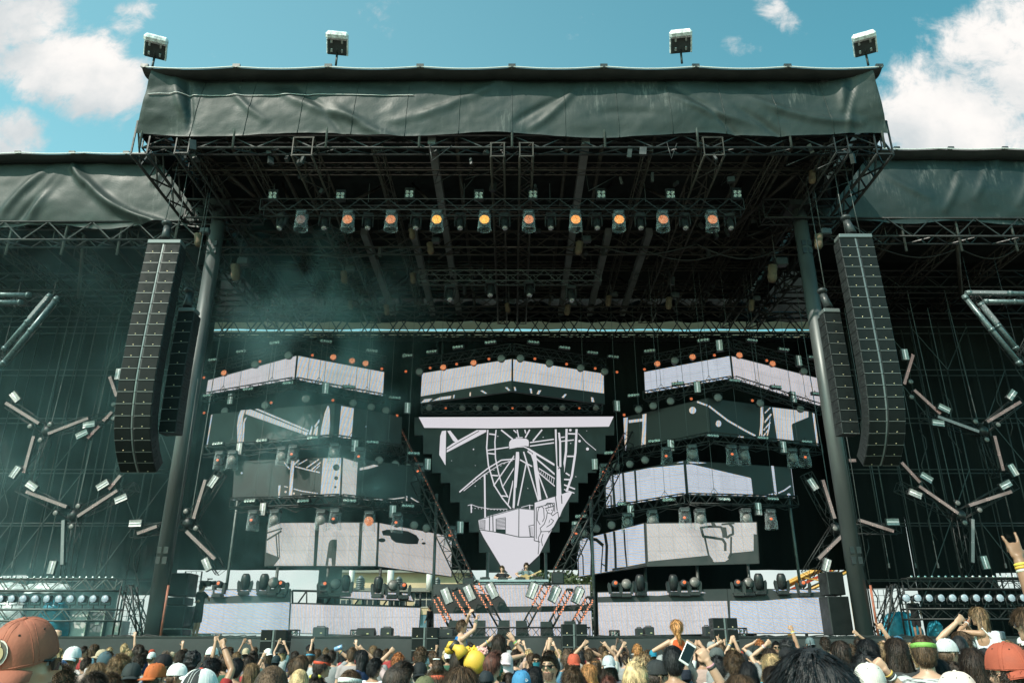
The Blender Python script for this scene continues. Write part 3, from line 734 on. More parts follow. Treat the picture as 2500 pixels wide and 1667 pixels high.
# ------------------------------------------------------------------ LED screens
def crop(ox, oy, s): return lambda x, y: (ox+x/s, oy+y/s)
LC, CC, RC = crop(450, 820, 3.485), crop(980, 820, 3.484), crop(1450, 820, 3.485)
LB, CB, RB = crop(450, 1217, 3.485), crop(980, 1217, 3.484), crop(1400, 1217, 3.485)
def circle(cx, cy, rx, ry=None, n=14):
    ry = ry or rx
    return [(cx+rx*math.cos(2*PI*i/n), cy+ry*math.sin(2*PI*i/n)) for i in range(n)]
def screen_part(parent, org, q, white, art, cr, name='panel', lift=.012):
    """q: four world corners TL TR BR BL; art: list of (op, data..) in crop coordinates"""
    TL, TR, BR, BL = [Vector(p) for p in q]
    n = (TR-TL).cross(BL-TL).normalized()
    if n.y > 0: n = -n
    # keep the four corners in one plane
    BR = BR-n*((BR-TL).dot(n))
    x_ax = (TR-TL); x_ax.z = 0; x_ax.normalize()
    m = MB(); m.prism([p-org for p in (TL, TR, BR, BL)], -n*.16, Vector((0, 0, 0)), 0)
    p = m.build(name, [m_scr_off], parent)
    frame = MB()
    for a, b in ((TL, TR), (TR, BR), (BR, BL), (BL, TL)): frame.tube(a-n*.02-org, b-n*.02-org, .028, 4)
    frame.build('frame', m_scr_back, p)
    if not art: return p
    mb = MB(); used = [white]; lay = 0
    def P(x, y, h):
        u, v = cr(x, y); return hitplane(u, v, TL+n*h, n)-org
    wmb = MB(); kmb = MB()
    for k, it in enumerate(art):
        op = it[0]; tgt = wmb if op[0] == 'w' else kmb; h = lift+.0012*k
        if op in ('w', 'k'): tgt.add([P(x, y, h) for x, y in it[1]], [tuple(range(len(it[1])))])
        elif op in ('wc', 'kc'): tgt.add([P(x, y, h) for x, y in circle(*it[1:])], [tuple(range(14))])
        else:
            w = it[1]/2; pts = it[2]
            for i in range(len(pts)-1):
                (x0, y0), (x1, y1) = pts[i], pts[i+1]; L = math.hypot(x1-x0, y1-y0) or 1
                nx, ny = -(y1-y0)/L*w, (x1-x0)/L*w; ex, ey = (x1-x0)/L*w*.35, (y1-y0)/L*w*.35
                hh = h+.0002*(i % 2)
                tgt.add([P(x0+nx-ex, y0+ny-ey, hh), P(x0-nx-ex, y0-ny-ey, hh), P(x1-nx+ex, y1-ny+ey, hh), P(x1+nx+ex, y1+ny+ey, hh)], [(0, 1, 2, 3)])
    if wmb.f: wmb.build('lit_picture', white, p)
    if kmb.f: kmb.build('dark_picture', m_scr_off, p)
    return p
def Yeq(v_ap, Y_ap, v): return min(41.0, max(29.5, Y_ap*kz(v_ap)/kz(v)))
SCREEN = {}
def vscreen(key, label, cr, Yap, tl, ap, ab, bl, tr, br, gap, wl, wr, artl, artr, group='hanging LED screens'):
    """two panels meeting at a corner; all corners in photo pixels"""
    Yl, Yr = Yeq(ap[1], Yap, tl[1]), Yeq(ap[1], Yap, tr[1])
    a = W(*ap, Yap); org = Vector((a.x, Yap, a.z))
    t = thing('led_screen', label, 'screen', org, group=group)
    qa = [W(*tl, Yl), W(ap[0]-gap, ap[1], Yap), W(ab[0]-gap, ab[1], Yap), W(*bl, Yl)]
    qb = [W(ap[0]+gap, ap[1], Yap), W(*tr, Yr), W(*br, Yr), W(ab[0]+gap, ab[1], Yap)]
    screen_part(t, org, qa, wl, artl, cr); screen_part(t, org, qb, wr, artr, cr)
    SCREEN[key] = dict(Y=(Yl, Yap, Yr), top=(tl, ap, tr), bot=(bl, ab, br), org=org)
    return t
def pts(cr, *xy): return [cr(x, y) for x, y in xy]
# left column of screens
vscreen('L1', 'left top LED screen, all pale grey, folded at a corner', LC, 35, *pts(LC, (200, 375), (961, 165), (943, 371), (180, 500), (1703, 305), (1692, 512)), 1.2, led_a, led_b,
        [('w', [(203, 377), (953, 170), (935, 368), (184, 498)])], [('w', [(970, 170), (1700, 308), (1689, 510), (950, 374)])])
vscreen('L2', 'left second LED screen, mostly dark with white slanting beam drawing', LC, 34.6, *pts(LC, (237, 665), (1285, 572), (1272, 860), (186, 950), (1850, 690), (1840, 945)), 1.2, led_b, led_b,
        [('w', [(228, 670), (240, 668), (196, 942), (186, 946)]), ('w', [(480, 632), (520, 628), (500, 690), (487, 905), (452, 908), (448, 760), (460, 680)]),
         ('w', [(533, 688), (515, 730), (505, 905), (491, 905), (500, 740), (512, 702)]), ('w', [(525, 630), (565, 624), (1055, 822), (1040, 845), (520, 664)]), ('w', [(598, 622), (625, 618), (1060, 800), (1055, 815)]),
         ('w', [(1060, 835), (1085, 760), (1092, 778), (1078, 842)]), ('w', [(1105, 765), (1150, 705), (1150, 730), (1110, 785)]), ('w', [(1140, 762), (1130, 848), (1096, 838), (1105, 792)]),
         ('w', [(1218, 594), (1228, 594), (1238, 625), (1240, 760), (1228, 858), (1156, 850), (1170, 760), (1195, 650)])],
        [('w', [(1335, 594), (1445, 615), (1425, 874), (1312, 862)]), ('wc', 1545, 770, 5)])
vscreen('L3', 'left third LED screen, dark with white post and three dots drawing', LC, 34.2, *pts(LC, (430, 1068), (1343, 1028), (1328, 1366), (408, 1396), (2012, 1118), (2006, 1440)), 1.4, led_b, led_d,
        [('w', [(908, 1062), (938, 1062), (930, 1170), (915, 1378), (888, 1378), (900, 1170)]), ('w', [(800, 1270), (820, 1268), (812, 1378), (798, 1378)]),
         ('ws', 8, [(850, 1278), (880, 1285)]), ('ws', 9, [(932, 1300), (1000, 1318), (1132, 1338)]), ('ws', 11, [(945, 1110), (1040, 1135), (1150, 1160)]), ('ws', 13, [(925, 1100), (975, 1055)]), ('ws', 8, [(965, 1095), (1045, 1050)]),
         ('ws', 11, [(1040, 1120), (1145, 1048)]), ('ws', 10, [(1085, 1135), (1158, 1075)]), ('ws', 8, [(1110, 1140), (1152, 1100)]), ('ws', 11, [(850, 1075), (895, 1130)]),
         ('wc', 862, 1325, 10), ('wc', 932, 1338, 9), ('wc', 993, 1353, 9), ('wc', 1060, 1363, 8), ('wc', 1110, 1362, 6), ('wc', 488, 1165, 9),
         ('w', [(1180, 1040), (1335, 1034), (1322, 1362), (1157, 1366)]), ('kc', 1293, 1117, 28), ('kc', 1292, 1208, 17), ('kc', 1285, 1284, 10), ('ws', 3, [(415, 1392), (1320, 1364)])],
        [('w', [(1352, 1036), (1475, 1075), (1458, 1382), (1338, 1362)]), ('w', [(1492, 1122), (1570, 1105), (1612, 1092), (1655, 1103), (1570, 1128), (1492, 1142)]),
         ('ws', 9, [(1478, 1378), (1560, 1390), (1680, 1390), (1780, 1385), (1875, 1372)]), ('ws', 11, [(1893, 1362), (1891, 1420)]), ('ws', 9, [(1928, 1375), (2002, 1420)]), ('wc', 1755, 1412, 6), ('wc', 1803, 1412, 7), ('wc', 1850, 1407, 7), ('wc', 1935, 1424, 6)])
vscreen('L4', 'left lowest hanging LED screen, pale grey with dark doorway and puddle drawing', LB, 34, *pts(LB, (700, 204), (1650, 200), (1640, 575), (683, 572), (2277, 320), (2275, 664)), 1.5, led_d, led_d,
        [('w', [(712, 250), (820, 206), (1643, 203), (1628, 570), (762, 568), (815, 500), (697, 455), (702, 350)]), ('k', [(1115, 206), (1150, 206), (1125, 569), (1098, 569)]), ('k', [(1490, 205), (1520, 205), (1500, 569), (1475, 569)]),
         ('k', [(1240, 355), (1260, 345), (1298, 348), (1298, 400), (1285, 568), (1255, 568), (1252, 505), (1230, 505), (1222, 568), (1200, 568), (1215, 470), (1228, 380)]),
         ('ks', 13, [(705, 290), (830, 252)]), ('ks', 15, [(703, 350), (825, 275)]), ('ks', 11, [(780, 300), (795, 500)]), ('ks', 9, [(803, 285), (809, 495)]), ('k', [(690, 460), (718, 468), (735, 508), (795, 510), (760, 568), (690, 568)])],
        [('w', [(1662, 207), (2274, 322), (2272, 660), (1648, 572)]), ('k', [(1680, 275), (1720, 262), (1800, 262), (1900, 275), (1975, 310), (1998, 345), (1985, 385), (1900, 385), (1800, 372), (1762, 345), (1750, 315), (1690, 310)]),
         ('kc', 1682, 352, 30, 18), ('kc', 2037, 379, 17, 10), ('kc', 2025, 345, 5)])
# centre
vscreen('C1', 'centre top LED screen with pale striped shine and dark lower edge', CC, 35.5, *pts(CC, (175, 315), (943, 193), (943, 470), (160, 573), (1722, 318), (1728, 581)), 1.0, led_b, led_b,
        [('w', [(176, 318), (937, 197), (935, 380), (165, 513)]), ('w', [(165, 568), (195, 538), (265, 530), (235, 558)]), ('w', [(258, 553), (330, 520), (425, 508), (420, 532)]), ('w', [(440, 502), (455, 500), (450, 528), (438, 530)]),
         ('w', [(580, 480), (592, 478), (590, 510), (578, 511)]), ('w', [(670, 465), (690, 462), (730, 488), (712, 491)]), ('w', [(880, 437), (900, 435), (927, 462), (910, 465)])],
        [('w', [(951, 199), (1720, 321), (1723, 488), (951, 382)]), ('w', [(956, 432), (970, 435), (978, 466), (962, 464)]), ('w', [(1090, 447), (1107, 447), (1113, 488), (1100, 487)]), ('w', [(1165, 462), (1190, 462), (1170, 496), (1150, 493)]),
         ('w', [(1390, 493), (1407, 495), (1382, 526), (1362, 522)]), ('w', [(1612, 520), (1632, 523), (1642, 563), (1617, 559)])])
# right column
vscreen('R1', 'right top LED screen, all pale grey, folded at a corner', RC, 35, *pts(RC, (425, 305), (1161, 167), (1181, 361), (434, 488), (1918, 360), (1958, 607)), 1.2, led_c, led_a,
        [('w', [(428, 307), (1153, 172), (1173, 358), (437, 486)])], [('w', [(1171, 173), (1916, 363), (1955, 603), (1191, 366)])])
vscreen('R2', 'right second LED screen, dark with white dots and cable drawing', RC, 34.6, *pts(RC, (249, 695), (970, 530), (994, 837), (266, 978), (1878, 650), (1916, 937)), 1.2, led_b, led_b,
        [('w', [(251, 697), (288, 693), (282, 860), (271, 972), (264, 972)]), ('ws', 24, [(300, 727), (425, 712)]), ('w', [(412, 668), (447, 660), (440, 932), (402, 940), (412, 780)]), ('wc', 840, 632, 30), ('ws', 15, [(880, 560), (962, 590)])],
        [('ws', 15, [(978, 596), (1140, 720), (1280, 800), (1372, 848)]), ('wc', 1060, 745, 24, 28), ('w', [(1222, 862), (1230, 845), (1250, 838), (1270, 845), (1275, 866)]), ('w', [(1418, 596), (1440, 598), (1445, 700), (1432, 850), (1405, 848), (1415, 760)]),
         ('ws', 10, [(1455, 655), (1500, 610)]), ('ws', 14, [(1452, 735), (1508, 665)]), ('ws', 12, [(1445, 800), (1500, 735)]), ('ws', 11, [(1442, 850), (1485, 795)]), ('w', [(1500, 690), (1496, 780), (1480, 848), (1470, 848), (1488, 760)]),
         ('w', [(1517, 607), (1825, 643), (1825, 690), (1690, 745), (1683, 760), (1700, 890), (1560, 886)]), ('w', [(1858, 652), (1876, 655), (1912, 930), (1895, 926)])])
vscreen('R3', 'right third LED screen with large bluish white shape and dark right end', RC, 34.2, *pts(RC, (98, 1186), (768, 1060), (792, 1357), (103, 1470), (1678, 1120), (1712, 1380)), 1.6, led_c, led_c,
        [('w', [(101, 1255), (130, 1190), (470, 1122), (762, 1092), (782, 1355), (560, 1390), (370, 1420), (106, 1465)]), ('k', [(150, 1180), (166, 1178), (188, 1452), (165, 1455)]), ('k', [(238, 1160), (255, 1157), (275, 1436), (255, 1438)]), ('k', [(340, 1140), (357, 1137), (373, 1418), (357, 1420)]),
         ('ks', 12, [(107, 1380), (130, 1355), (145, 1358), (148, 1455)]), ('ks', 8, [(110, 1440), (130, 1400)]), ('w', [(700, 1080), (730, 1070), (760, 1066), (758, 1076)])],
        [('w', [(786, 1092), (830, 1090), (1330, 1205), (1338, 1215), (1355, 1363), (807, 1354)]), ('w', [(800, 1068), (900, 1073), (960, 1078), (900, 1084), (820, 1080)]), ('w', [(1508, 1103), (1530, 1105), (1560, 1366), (1540, 1366)]), ('ws', 10, [(1375, 1352), (1440, 1362), (1525, 1342)]), ('ws', 12, [(1570, 1335), (1620, 1312), (1672, 1275)]), ('wc', 1658, 1352, 15),
         ('ws', 3, [(1678, 1128), (1707, 1372)]), ('ws', 3, [(1500, 1368), (1705, 1374)])])
vscreen('R4', 'right lowest hanging LED screen, pale with dark poles and tilted cup drawing', RB, 34, *pts(RB, (26, 355), (604, 207), (621, 573), (40, 667), (1560, 198), (1580, 548)), 1.6, led_c, led_d,
        [('w', [(60, 348), (597, 211), (612, 566), (42, 662), (30, 510)]), ('ks', 10, [(45, 395), (70, 470), (80, 490), (85, 648)]), ('ks', 9, [(32, 450), (45, 495), (40, 520), (44, 655)]), ('ks', 26, [(150, 340), (160, 480), (156, 640)]), ('ks', 27, [(135, 340), (195, 348), (250, 395)]),
         ('ks', 10, [(250, 400), (240, 540), (234, 625)]), ('ks', 24, [(268, 300), (284, 400), (278, 615)]), ('ks', 10, [(275, 575), (240, 552)]), ('ks', 20, [(345, 280), (355, 420), (360, 600)]), ('ks', 14, [(430, 262), (440, 430), (455, 580)]), ('k', [(330, 592), (460, 575), (612, 545), (612, 566), (330, 612)])],
        [('w', [(622, 212), (1556, 202), (1559, 303), (1533, 300), (1533, 443), (636, 533)]), ('w', [(1150, 480), (1335, 465), (1325, 510), (1290, 534), (1200, 538), (1172, 522)]), ('ks', 22, [(1085, 245), (1105, 320), (1180, 330), (1270, 345), (1292, 380), (1292, 440)]), ('ks', 18, [(1080, 246), (1160, 236), (1255, 240)]),
         ('ks', 20, [(1257, 240), (1275, 290), (1310, 330), (1332, 310), (1358, 300), (1354, 240), (1320, 208)]), ('ks', 16, [(1118, 330), (1150, 480), (1182, 526)]), ('ks', 16, [(1342, 325), (1340, 460), (1318, 505)]), ('ks', 15, [(1262, 218), (1368, 208)]),
         ('k', [(1258, 240), (1300, 242), (1312, 332), (1268, 330)]), ('w', [(1320, 238), (1335, 242), (1330, 288), (1318, 284)]), ('k', [(1170, 204), (1200, 204), (1215, 230), (1180, 240)])])
def flatscreen(key, label, cr, Y, q, white, art, group):
    p = [W(*cr(x, y), Y) for x, y in q]
    org = Vector((p[3].x, Y, p[3].z)); t = thing('led_screen', label, 'screen', org, group=group)
    screen_part(t, org, p, white, art, cr); SCREEN[key] = dict(org=org); return t
gl = 'LED screens standing on the stage'
flatscreen('BL1', 'left outer LED screen standing on stage behind the cameraman', LB, 33, [(150, 775), (903, 768), (884, 1145), (62, 1147)], led_c,
           [('w', [(153, 777), (728, 773), (692, 815), (600, 825), (480, 820), (340, 833), (145, 838)]), ('w', [(130, 893), (500, 887), (897, 878), (883, 1142), (66, 1144)])], gl)
flatscreen('BL2', 'left inner LED screen on stage with see-through frame along its top', LB, 33, [(907, 890), (2012, 925), (1992, 1176), (892, 1140)], led_a,
           [('w', [(909, 893), (2009, 928), (1989, 1173), (894, 1138)])], gl)
flatscreen('BL3', 'short lit strip of screen above the left inner standing screen', LB, 33.1, [(1270, 782), (1960, 802), (1955, 872), (1262, 845)], led_a,
           [('w', [(1275, 830), (1350, 787), (1800, 799), (1830, 862), (1500, 850)]), ('w', [(1850, 803), (1920, 808), (1948, 868), (1880, 852)])], gl)
flatscreen('BR1', 'right inner LED screen standing on stage behind the woman in orange top', RB, 33, [(206, 795), (1304, 768), (1330, 1147), (214, 1170)], led_a,
           [('w', [(208, 798), (1060, 780), (1130, 800), (900, 805), (720, 825), (560, 818), (350, 828), (209, 835)]), ('w', [(209, 882), (700, 875), (1308, 868), (1327, 1144), (216, 1166)])], gl)
flatscreen('BR2', 'right outer LED screen standing on stage beside the right speaker stack', RB, 33, [(1312, 768), (2118, 770), (2172, 1143), (1337, 1146)], led_c,
           [('w', [(1690, 772), (2110, 773), (2115, 790), (1950, 800), (1760, 800)]), ('w', [(1331, 868), (1600, 868), (1900, 842), (2125, 838), (2168, 1140), (1341, 1143)])], gl)
flatscreen('DJ', 'wide LED screen on the front of the performers booth', CB, 31.6, [(273, 728), (1606, 727), (1627, 1166), (272, 1171)], led_a,
           [('w', [(622, 734), (1603, 731), (1605, 895), (1300, 910), (900, 915), (880, 870), (840, 830), (780, 818), (640, 800)]), ('w', [(276, 976), (800, 971), (1615, 952), (1623, 1163), (276, 1168)])], gl)
def screenframe():
    a, b = W(*LB(920, 780), 33.3), W(*LB(2008, 805), 33.3); c, d = W(*LB(920, 890), 33.3), W(*LB(2008, 920), 33.3)
    t = thing('screen_frame', 'open black frame with struts above the left inner standing screen', 'frame', a); m = MB(); o = a
    for p, q in ((a, b), (c, d), (a, c), (b, d)): m.tube(p-o, q-o, .045, 6)
    for i in range(1, 9):
        k = i/9; m.tube(a.lerp(b, k)-o, c.lerp(d, k)-o, .03, 5)
        if i % 2: m.tube(a.lerp(b, k)-o, c.lerp(d, k-.07)-o, .035, 5)
    m.build('struts', m_truss, t)
screenframe()
def backdrop():
    Y = 38.2; half = [(110, 690), (110, 845), (185, 845), (185, 1002), (260, 1002), (260, 1162), (335, 1162), (335, 1248), (415, 1248), (415, 1412), (495, 1412), (495, 1578), (575, 1578), (575, 1666), (660, 1666), (660, 1838), (742, 1838), (742, 2008)]
    poly = half+[(1920-x, y) for x, y in reversed(half)]
    org = W(*CC(960, 2008), Y)
    t = thing('led_backdrop', 'huge stepped dark LED wall with white line drawing of a fairground wheel', 'screen', org)
    n = Vector((0, -1, 0)); P = lambda x, y, h: W(*CC(x, y), Y-h)-org
    m = MB(); m.prism([W(*CC(x, y), Y)-org for x, y in poly], (0, .2, 0), (0, 0, 0)); m.build('wall', m_scr_off, t)
    lit, dark = MB(), MB(); k = [0]
    def fill(b, pts_): k[0] += 1; b.add([P(x, y, .012+.0011*k[0]) for x, y in pts_], [tuple(range(len(pts_)))])
    def st(b, w, *pt):
        k[0] += 1; w = w/2
        for i in range(len(pt)-1):
            (x0, y0), (x1, y1) = pt[i], pt[i+1]; L = math.hypot(x1-x0, y1-y0) or 1; nx, ny = -(y1-y0)/L*w, (x1-x0)/L*w; ex, ey = (x1-x0)/L*w*.4, (y1-y0)/L*w*.4; h = .012+.0011*k[0]+.0003*(i % 2)
            b.add([P(x0+nx-ex, y0+ny-ey, h), P(x0-nx-ex, y0-ny-ey, h), P(x1-nx+ex, y1-ny+ey, h), P(x1+nx+ex, y1+ny+ey, h)], [(0, 1, 2, 3)])
    l, d = lit, dark
    fill(l, [(147, 690), (1805, 685), (1765, 770), (750, 785), (195, 780)])
    fill(l, [(330, 850), (345, 808), (380, 803), (375, 1100), (322, 1010)]); fill(l, [(390, 808), (415, 803), (480, 885), (465, 905), (440, 890)]); fill(l, [(385, 950), (440, 910), (640, 800), (722, 798), (722, 815), (385, 990)]); st(d, 6, (384, 968), (470, 915), (660, 808))
    st(l, 11, (735, 800), (725, 950), (740, 1100), (790, 1270), (860, 1380), (930, 1465)); st(l, 10, (805, 800), (795, 900), (800, 1040), (830, 1180), (860, 1280), (905, 1370))
    for a, b in (((748, 832), (795, 838)), ((738, 997), (795, 1003)), ((768, 1183), (820, 1187)), ((850, 1358), (905, 1362))): st(l, 11, a, b)
    st(l, 18, (1405, 793), (1400, 980), (1378, 1150), (1368, 1200)); st(l, 18, (1490, 795), (1480, 990), (1450, 1190), (1405, 1320))
    for a, b in (((1420, 830), (1485, 832)), ((1412, 1022), (1478, 1022)), ((1375, 1218), (1438, 1220)), ((1400, 1165), (1430, 1185))): st(l, 12, a, b)
    for w, *p in ((12, (850, 800), (945, 875)), (10, (955, 800), (978, 822)), (10, (985, 798), (997, 858)), (10, (1050, 798), (1057, 825)), (12, (1090, 798), (1055, 862)), (12, (1195, 798), (1120, 890)), (10, (1095, 905), (1300, 877)), (10, (1095, 935), (1300, 907)), (9, (1360, 862), (1387, 858)), (9, (1360, 895), (1465, 883)),
                  (10, (730, 972), (910, 945)), (16, (1080, 960), (1310, 1100)), (13, (1075, 980), (1310, 1180)), (11, (1100, 990), (1140, 1110), (1240, 1375)), (10, (965, 1010), (785, 1272)), (8, (960, 1120), (865, 1275)), (11, (1060, 1090), (990, 1440)), (11, (1040, 985), (1165, 1400)), (10, (950, 1230), (905, 1440))): st(l, w, *p)
    fill(l, [(1115, 980), (1145, 1000), (1190, 1390), (1165, 1395), (1125, 1110)])
    fill(l, [(935, 880), (975, 872), (1060, 872), (1080, 885), (1085, 905), (1082, 938), (1040, 933), (970, 940), (920, 952), (915, 930), (918, 900)]); st(l, 9, (920, 955), (985, 942), (1040, 940), (1085, 960)); st(l, 8, (975, 865), (1030, 863))
    fill(d, [(955, 985), (1015, 985), (1012, 1050), (970, 1465), (935, 1460), (962, 1050)]); fill(l, [(975, 985), (1000, 985), (1003, 1040), (962, 1465), (945, 1460), (970, 1050)]); st(d, 6, (975, 1290), (968, 1440))
    st(l, 11, (495, 1325), (640, 1200), (735, 1125), (850, 1055), (960, 1045)); st(l, 6, (530, 1315), (700, 1180), (850, 1085), (945, 1058)); st(l, 11, (1010, 1052), (1110, 1108)); st(l, 9, (1170, 1125), (1310, 1215)); st(l, 9, (1160, 1155), (1310, 1280)); st(l, 11, (1335, 1245), (1475, 1300)); st(l, 8, (1375, 1300), (1470, 1335))
    for i in range(11): st(l, 4, (600+i*30, 1240-i*17), (612+i*30, 1252-i*19))
    for i in range(8): st(l, 4, (1172+i*18, 1138+i*11), (1165+i*18, 1165+i*13))
    st(l, 14, (708, 1175), (712, 1540)); fill(d, [(1296, 793), (1326, 793), (1385, 1120), (1380, 1540), (1310, 1540)])
    fill(l, [(1305, 793), (1320, 793), (1327, 1100), (1350, 1130), (1368, 1480), (1345, 1540), (1318, 1500), (1320, 1120), (1308, 900)]); st(l, 17, (1340, 825), (1350, 900), (1352, 1110)); st(d, 6, (1332, 830), (1338, 1110)); fill(d, circle(1337, 1125, 6))
    st(l, 5, (565, 1440), (595, 1432), (650, 1452), (760, 1470), (900, 1470)); st(l, 11, (594, 1435), (595, 1500)); st(l, 5, (1020, 1455), (1090, 1437), (1120, 1440)); st(l, 9, (1090, 1435), (1092, 1470)); st(l, 5, (1505, 828), (1570, 900), (1655, 970))
    for i in range(12): fill(l, circle(600+i*27, 1462+i*2, 4, 4, 8))
    for x, y, r_ in ((1437, 800, 11), (1515, 893, 11), (1583, 960, 13), (613, 963, 6), (427, 1060, 3), (628, 1100, 3), (820, 852, 4), (1205, 860, 4), (1484, 1195, 4), (1577, 806, 3), (1075, 1295, 4), (628, 1275, 4), (1440, 912, 4)): fill(l, circle(x, y, r_, r_, 10))
    B = lambda *p: [(x, y+1383) for x, y in p]
    fill(l, B((655, 180), (750, 145), (1000, 78), (1125, 92), (1130, 35), (1310, -20), (1425, -60), (1452, -50), (1380, 75), (1250, 320), (1170, 480), (985, 655), (960, 676), (935, 655), (845, 570), (700, 330), (665, 260)))
    S = lambda w, *p: st(d, w, *B(*p))
    S(7, (660, 262), (780, 280), (890, 300), (1000, 325), (1130, 325)); S(7, (1000, 80), (998, 325)); S(8, (750, 148), (750, 268)); S(8, (777, 140), (780, 275)); S(5, (655, 180), (1000, 82), (1125, 95))
    S(4, (662, 188), (712, 180), (710, 262), (662, 250)); S(5, (805, 172), (885, 160), (885, 298)); S(5, (805, 172), (805, 285)); fill(d, B((805, 256), (885, 260), (885, 298), (805, 284)))
    for i in range(7): S(4, (664, 196+i*9), (710, 190+i*10)); S(5, (808, 182+i*11), (883, 172+i*12))
    S(7, (1130, 35), (1130, 355)); S(6, (1147, 75), (1147, 338)); S(7, (1130, 355), (1180, 367)); S(6, (1147, 75), (1300, 35), (1305, 110)); S(6, (1085, 232), (1095, 318), (1122, 322)); S(6, (1082, 232), (1125, 222)); S(4, (1095, 240), (1100, 310)); S(4, (1110, 240), (1112, 310))
    S(8, (1310, -20), (1325, 100)); S(8, (1362, -30), (1365, 40))
    S(6, (1160, 110), (1170, 75), (1190, 65), (1210, 80), (1215, 165), (1200, 195)); S(6, (1160, 110), (1155, 180), (1180, 220)); S(6, (1230, 90), (1245, 120), (1275, 128), (1295, 95), (1290, 60)); S(8, (1225, 60), (1240, 38), (1280, 38), (1295, 62), (1225, 82)); S(5, (1245, 45), (1250, 70)); S(5, (1265, 42), (1270, 66)); S(7, (1248, 95), (1256, 95)); S(7, (1276, 95), (1284, 95))
    S(6, (1275, 130), (1285, 145), (1330, 110), (1338, 160), (1300, 235), (1250, 290)); S(6, (1240, 120), (1235, 160), (1215, 215), (1180, 250), (1190, 280), (1165, 330), (1170, 390), (1163, 470)); S(6, (1180, 280), (1262, 276)); S(6, (1270, 170), (1295, 185), (1275, 215), (1235, 240)); S(5, (1262, 180), (1255, 205)); S(6, (1205, 300), (1190, 350), (1200, 400))
    lit.build('lit_picture', led_e, t); dark.build('dark_picture', m_scr_off, t)
backdrop()

# ------------------------------------------------------------------ lamps: one of each kind, then copies
def facing(): return Euler((R(90), 0, 0)).to_matrix().to_4x4()      # lathe z axis -> -y (towards the crowd)
FR = facing()
def make_domed(lens_mat, label, group, spot=False):
    t = thing('moving_light', label, 'stage light', (0, 0, 0), group=group)
    m = MB(); m.box((0, .02, .43), (.44, .40, .20), bev=.04); m.build('base', m_plast2, t)
    m = MB(); m.box((-.17, .02, .20), (.05, .16, .34), bev=.02); m.box((.17, .02, .20), (.05, .16, .34), bev=.02); m.box((0, .06, .345), (.30, .05, .04)); m.build('yoke', m_plast2, t)
    m = MB(); m.lathe([(.06, -.2), (.13, -.17), (.16, .02), (.20, .13)], 18, Matrix.Translation((0, 0, .08)) @ FR); h = m.build('head', m_plast, t)
    if spot:
        m = MB(); m.lathe([(.15, .132), (.15, .136)], 20, Matrix.Translation((0, 0, .08)) @ FR); m.build('lens', m_lens_dark, h)
        m = MB(); m.ball((-.04, -.15, .10), (.065, .015, .055), 8, 6); m.build('glow', lens_mat, h)
    else:
        m = MB(); m.lathe([(.195, .132), (.195, .140)], 24, Matrix.Translation((0, 0, .08)) @ FR); m.build('lens', lens_mat, h)
    m = MB()
    rnd = random.Random(hash(lens_mat.name) % 99)
    def fn(u, v):
        a = 2*PI*u; r = .235+.035*v+.012*math.sin(5*a+v*6)+.012*fbm((math.cos(a)*2, math.sin(a)*2, v*3))
        return (r*math.cos(a), r*math.sin(a)*.95, .40-.72*v)
    m.grid(fn, 28, 10)
    m.chain([fn(i/28, 1) for i in range(29)], .008, 4); m.chain([fn(i/28, 0) for i in range(29)], .008, 4)
    m.build('rain_cover', m_film, t)
    return t
g_front = 'lights in clear rain covers on the front truss'
g_dome = 'lights in clear rain covers under the screens'
K_amb = make_domed(m_dots_y, 'x', g_front); K_or = make_domed(m_dots_o, 'x', g_front); K_red = make_domed(m_dots_r, 'x', g_front); K_dim = make_domed(m_dots_dim, 'x', g_front)
K_off = make_domed(m_lens_dull, 'x', g_dome); K_spot = make_domed(m_spot_o, 'x', g_dome, True)
def make_hanging(label, group):
    t = thing('moving_light', label, 'stage light', group=group)
    m = MB(); m.box((0, 0, .40), (.40, .30, .16), bev=.03); m.build('base', m_plast2, t)
    m = MB(); m.box((-.20, 0, .15), (.05, .16, .45), bev=.02); m.box((.20, 0, .15), (.05, .16, .45), bev=.02); m.box((0, 0, .35), (.40, .10, .04)); m.build('yoke', m_plast2, t)
    m = MB(); m.lathe([(.08, -.28), (.14, -.25), (.15, 0), (.125, .2), (.12, .28)], 16, Matrix.Translation((0, 0, .02)) @ Euler((R(155), 0, 0)).to_matrix().to_4x4()); h = m.build('head', m_plast2, t)
    m = MB(); m.lathe([(.105, .282), (.105, .288)], 16, Matrix.Translation((0, 0, .02)) @ Euler((R(155), 0, 0)).to_matrix().to_4x4()); m.build('lens', m_glassy, h)
    return t
K_hang = make_hanging('x', 'bare moving lights hanging under the roof')
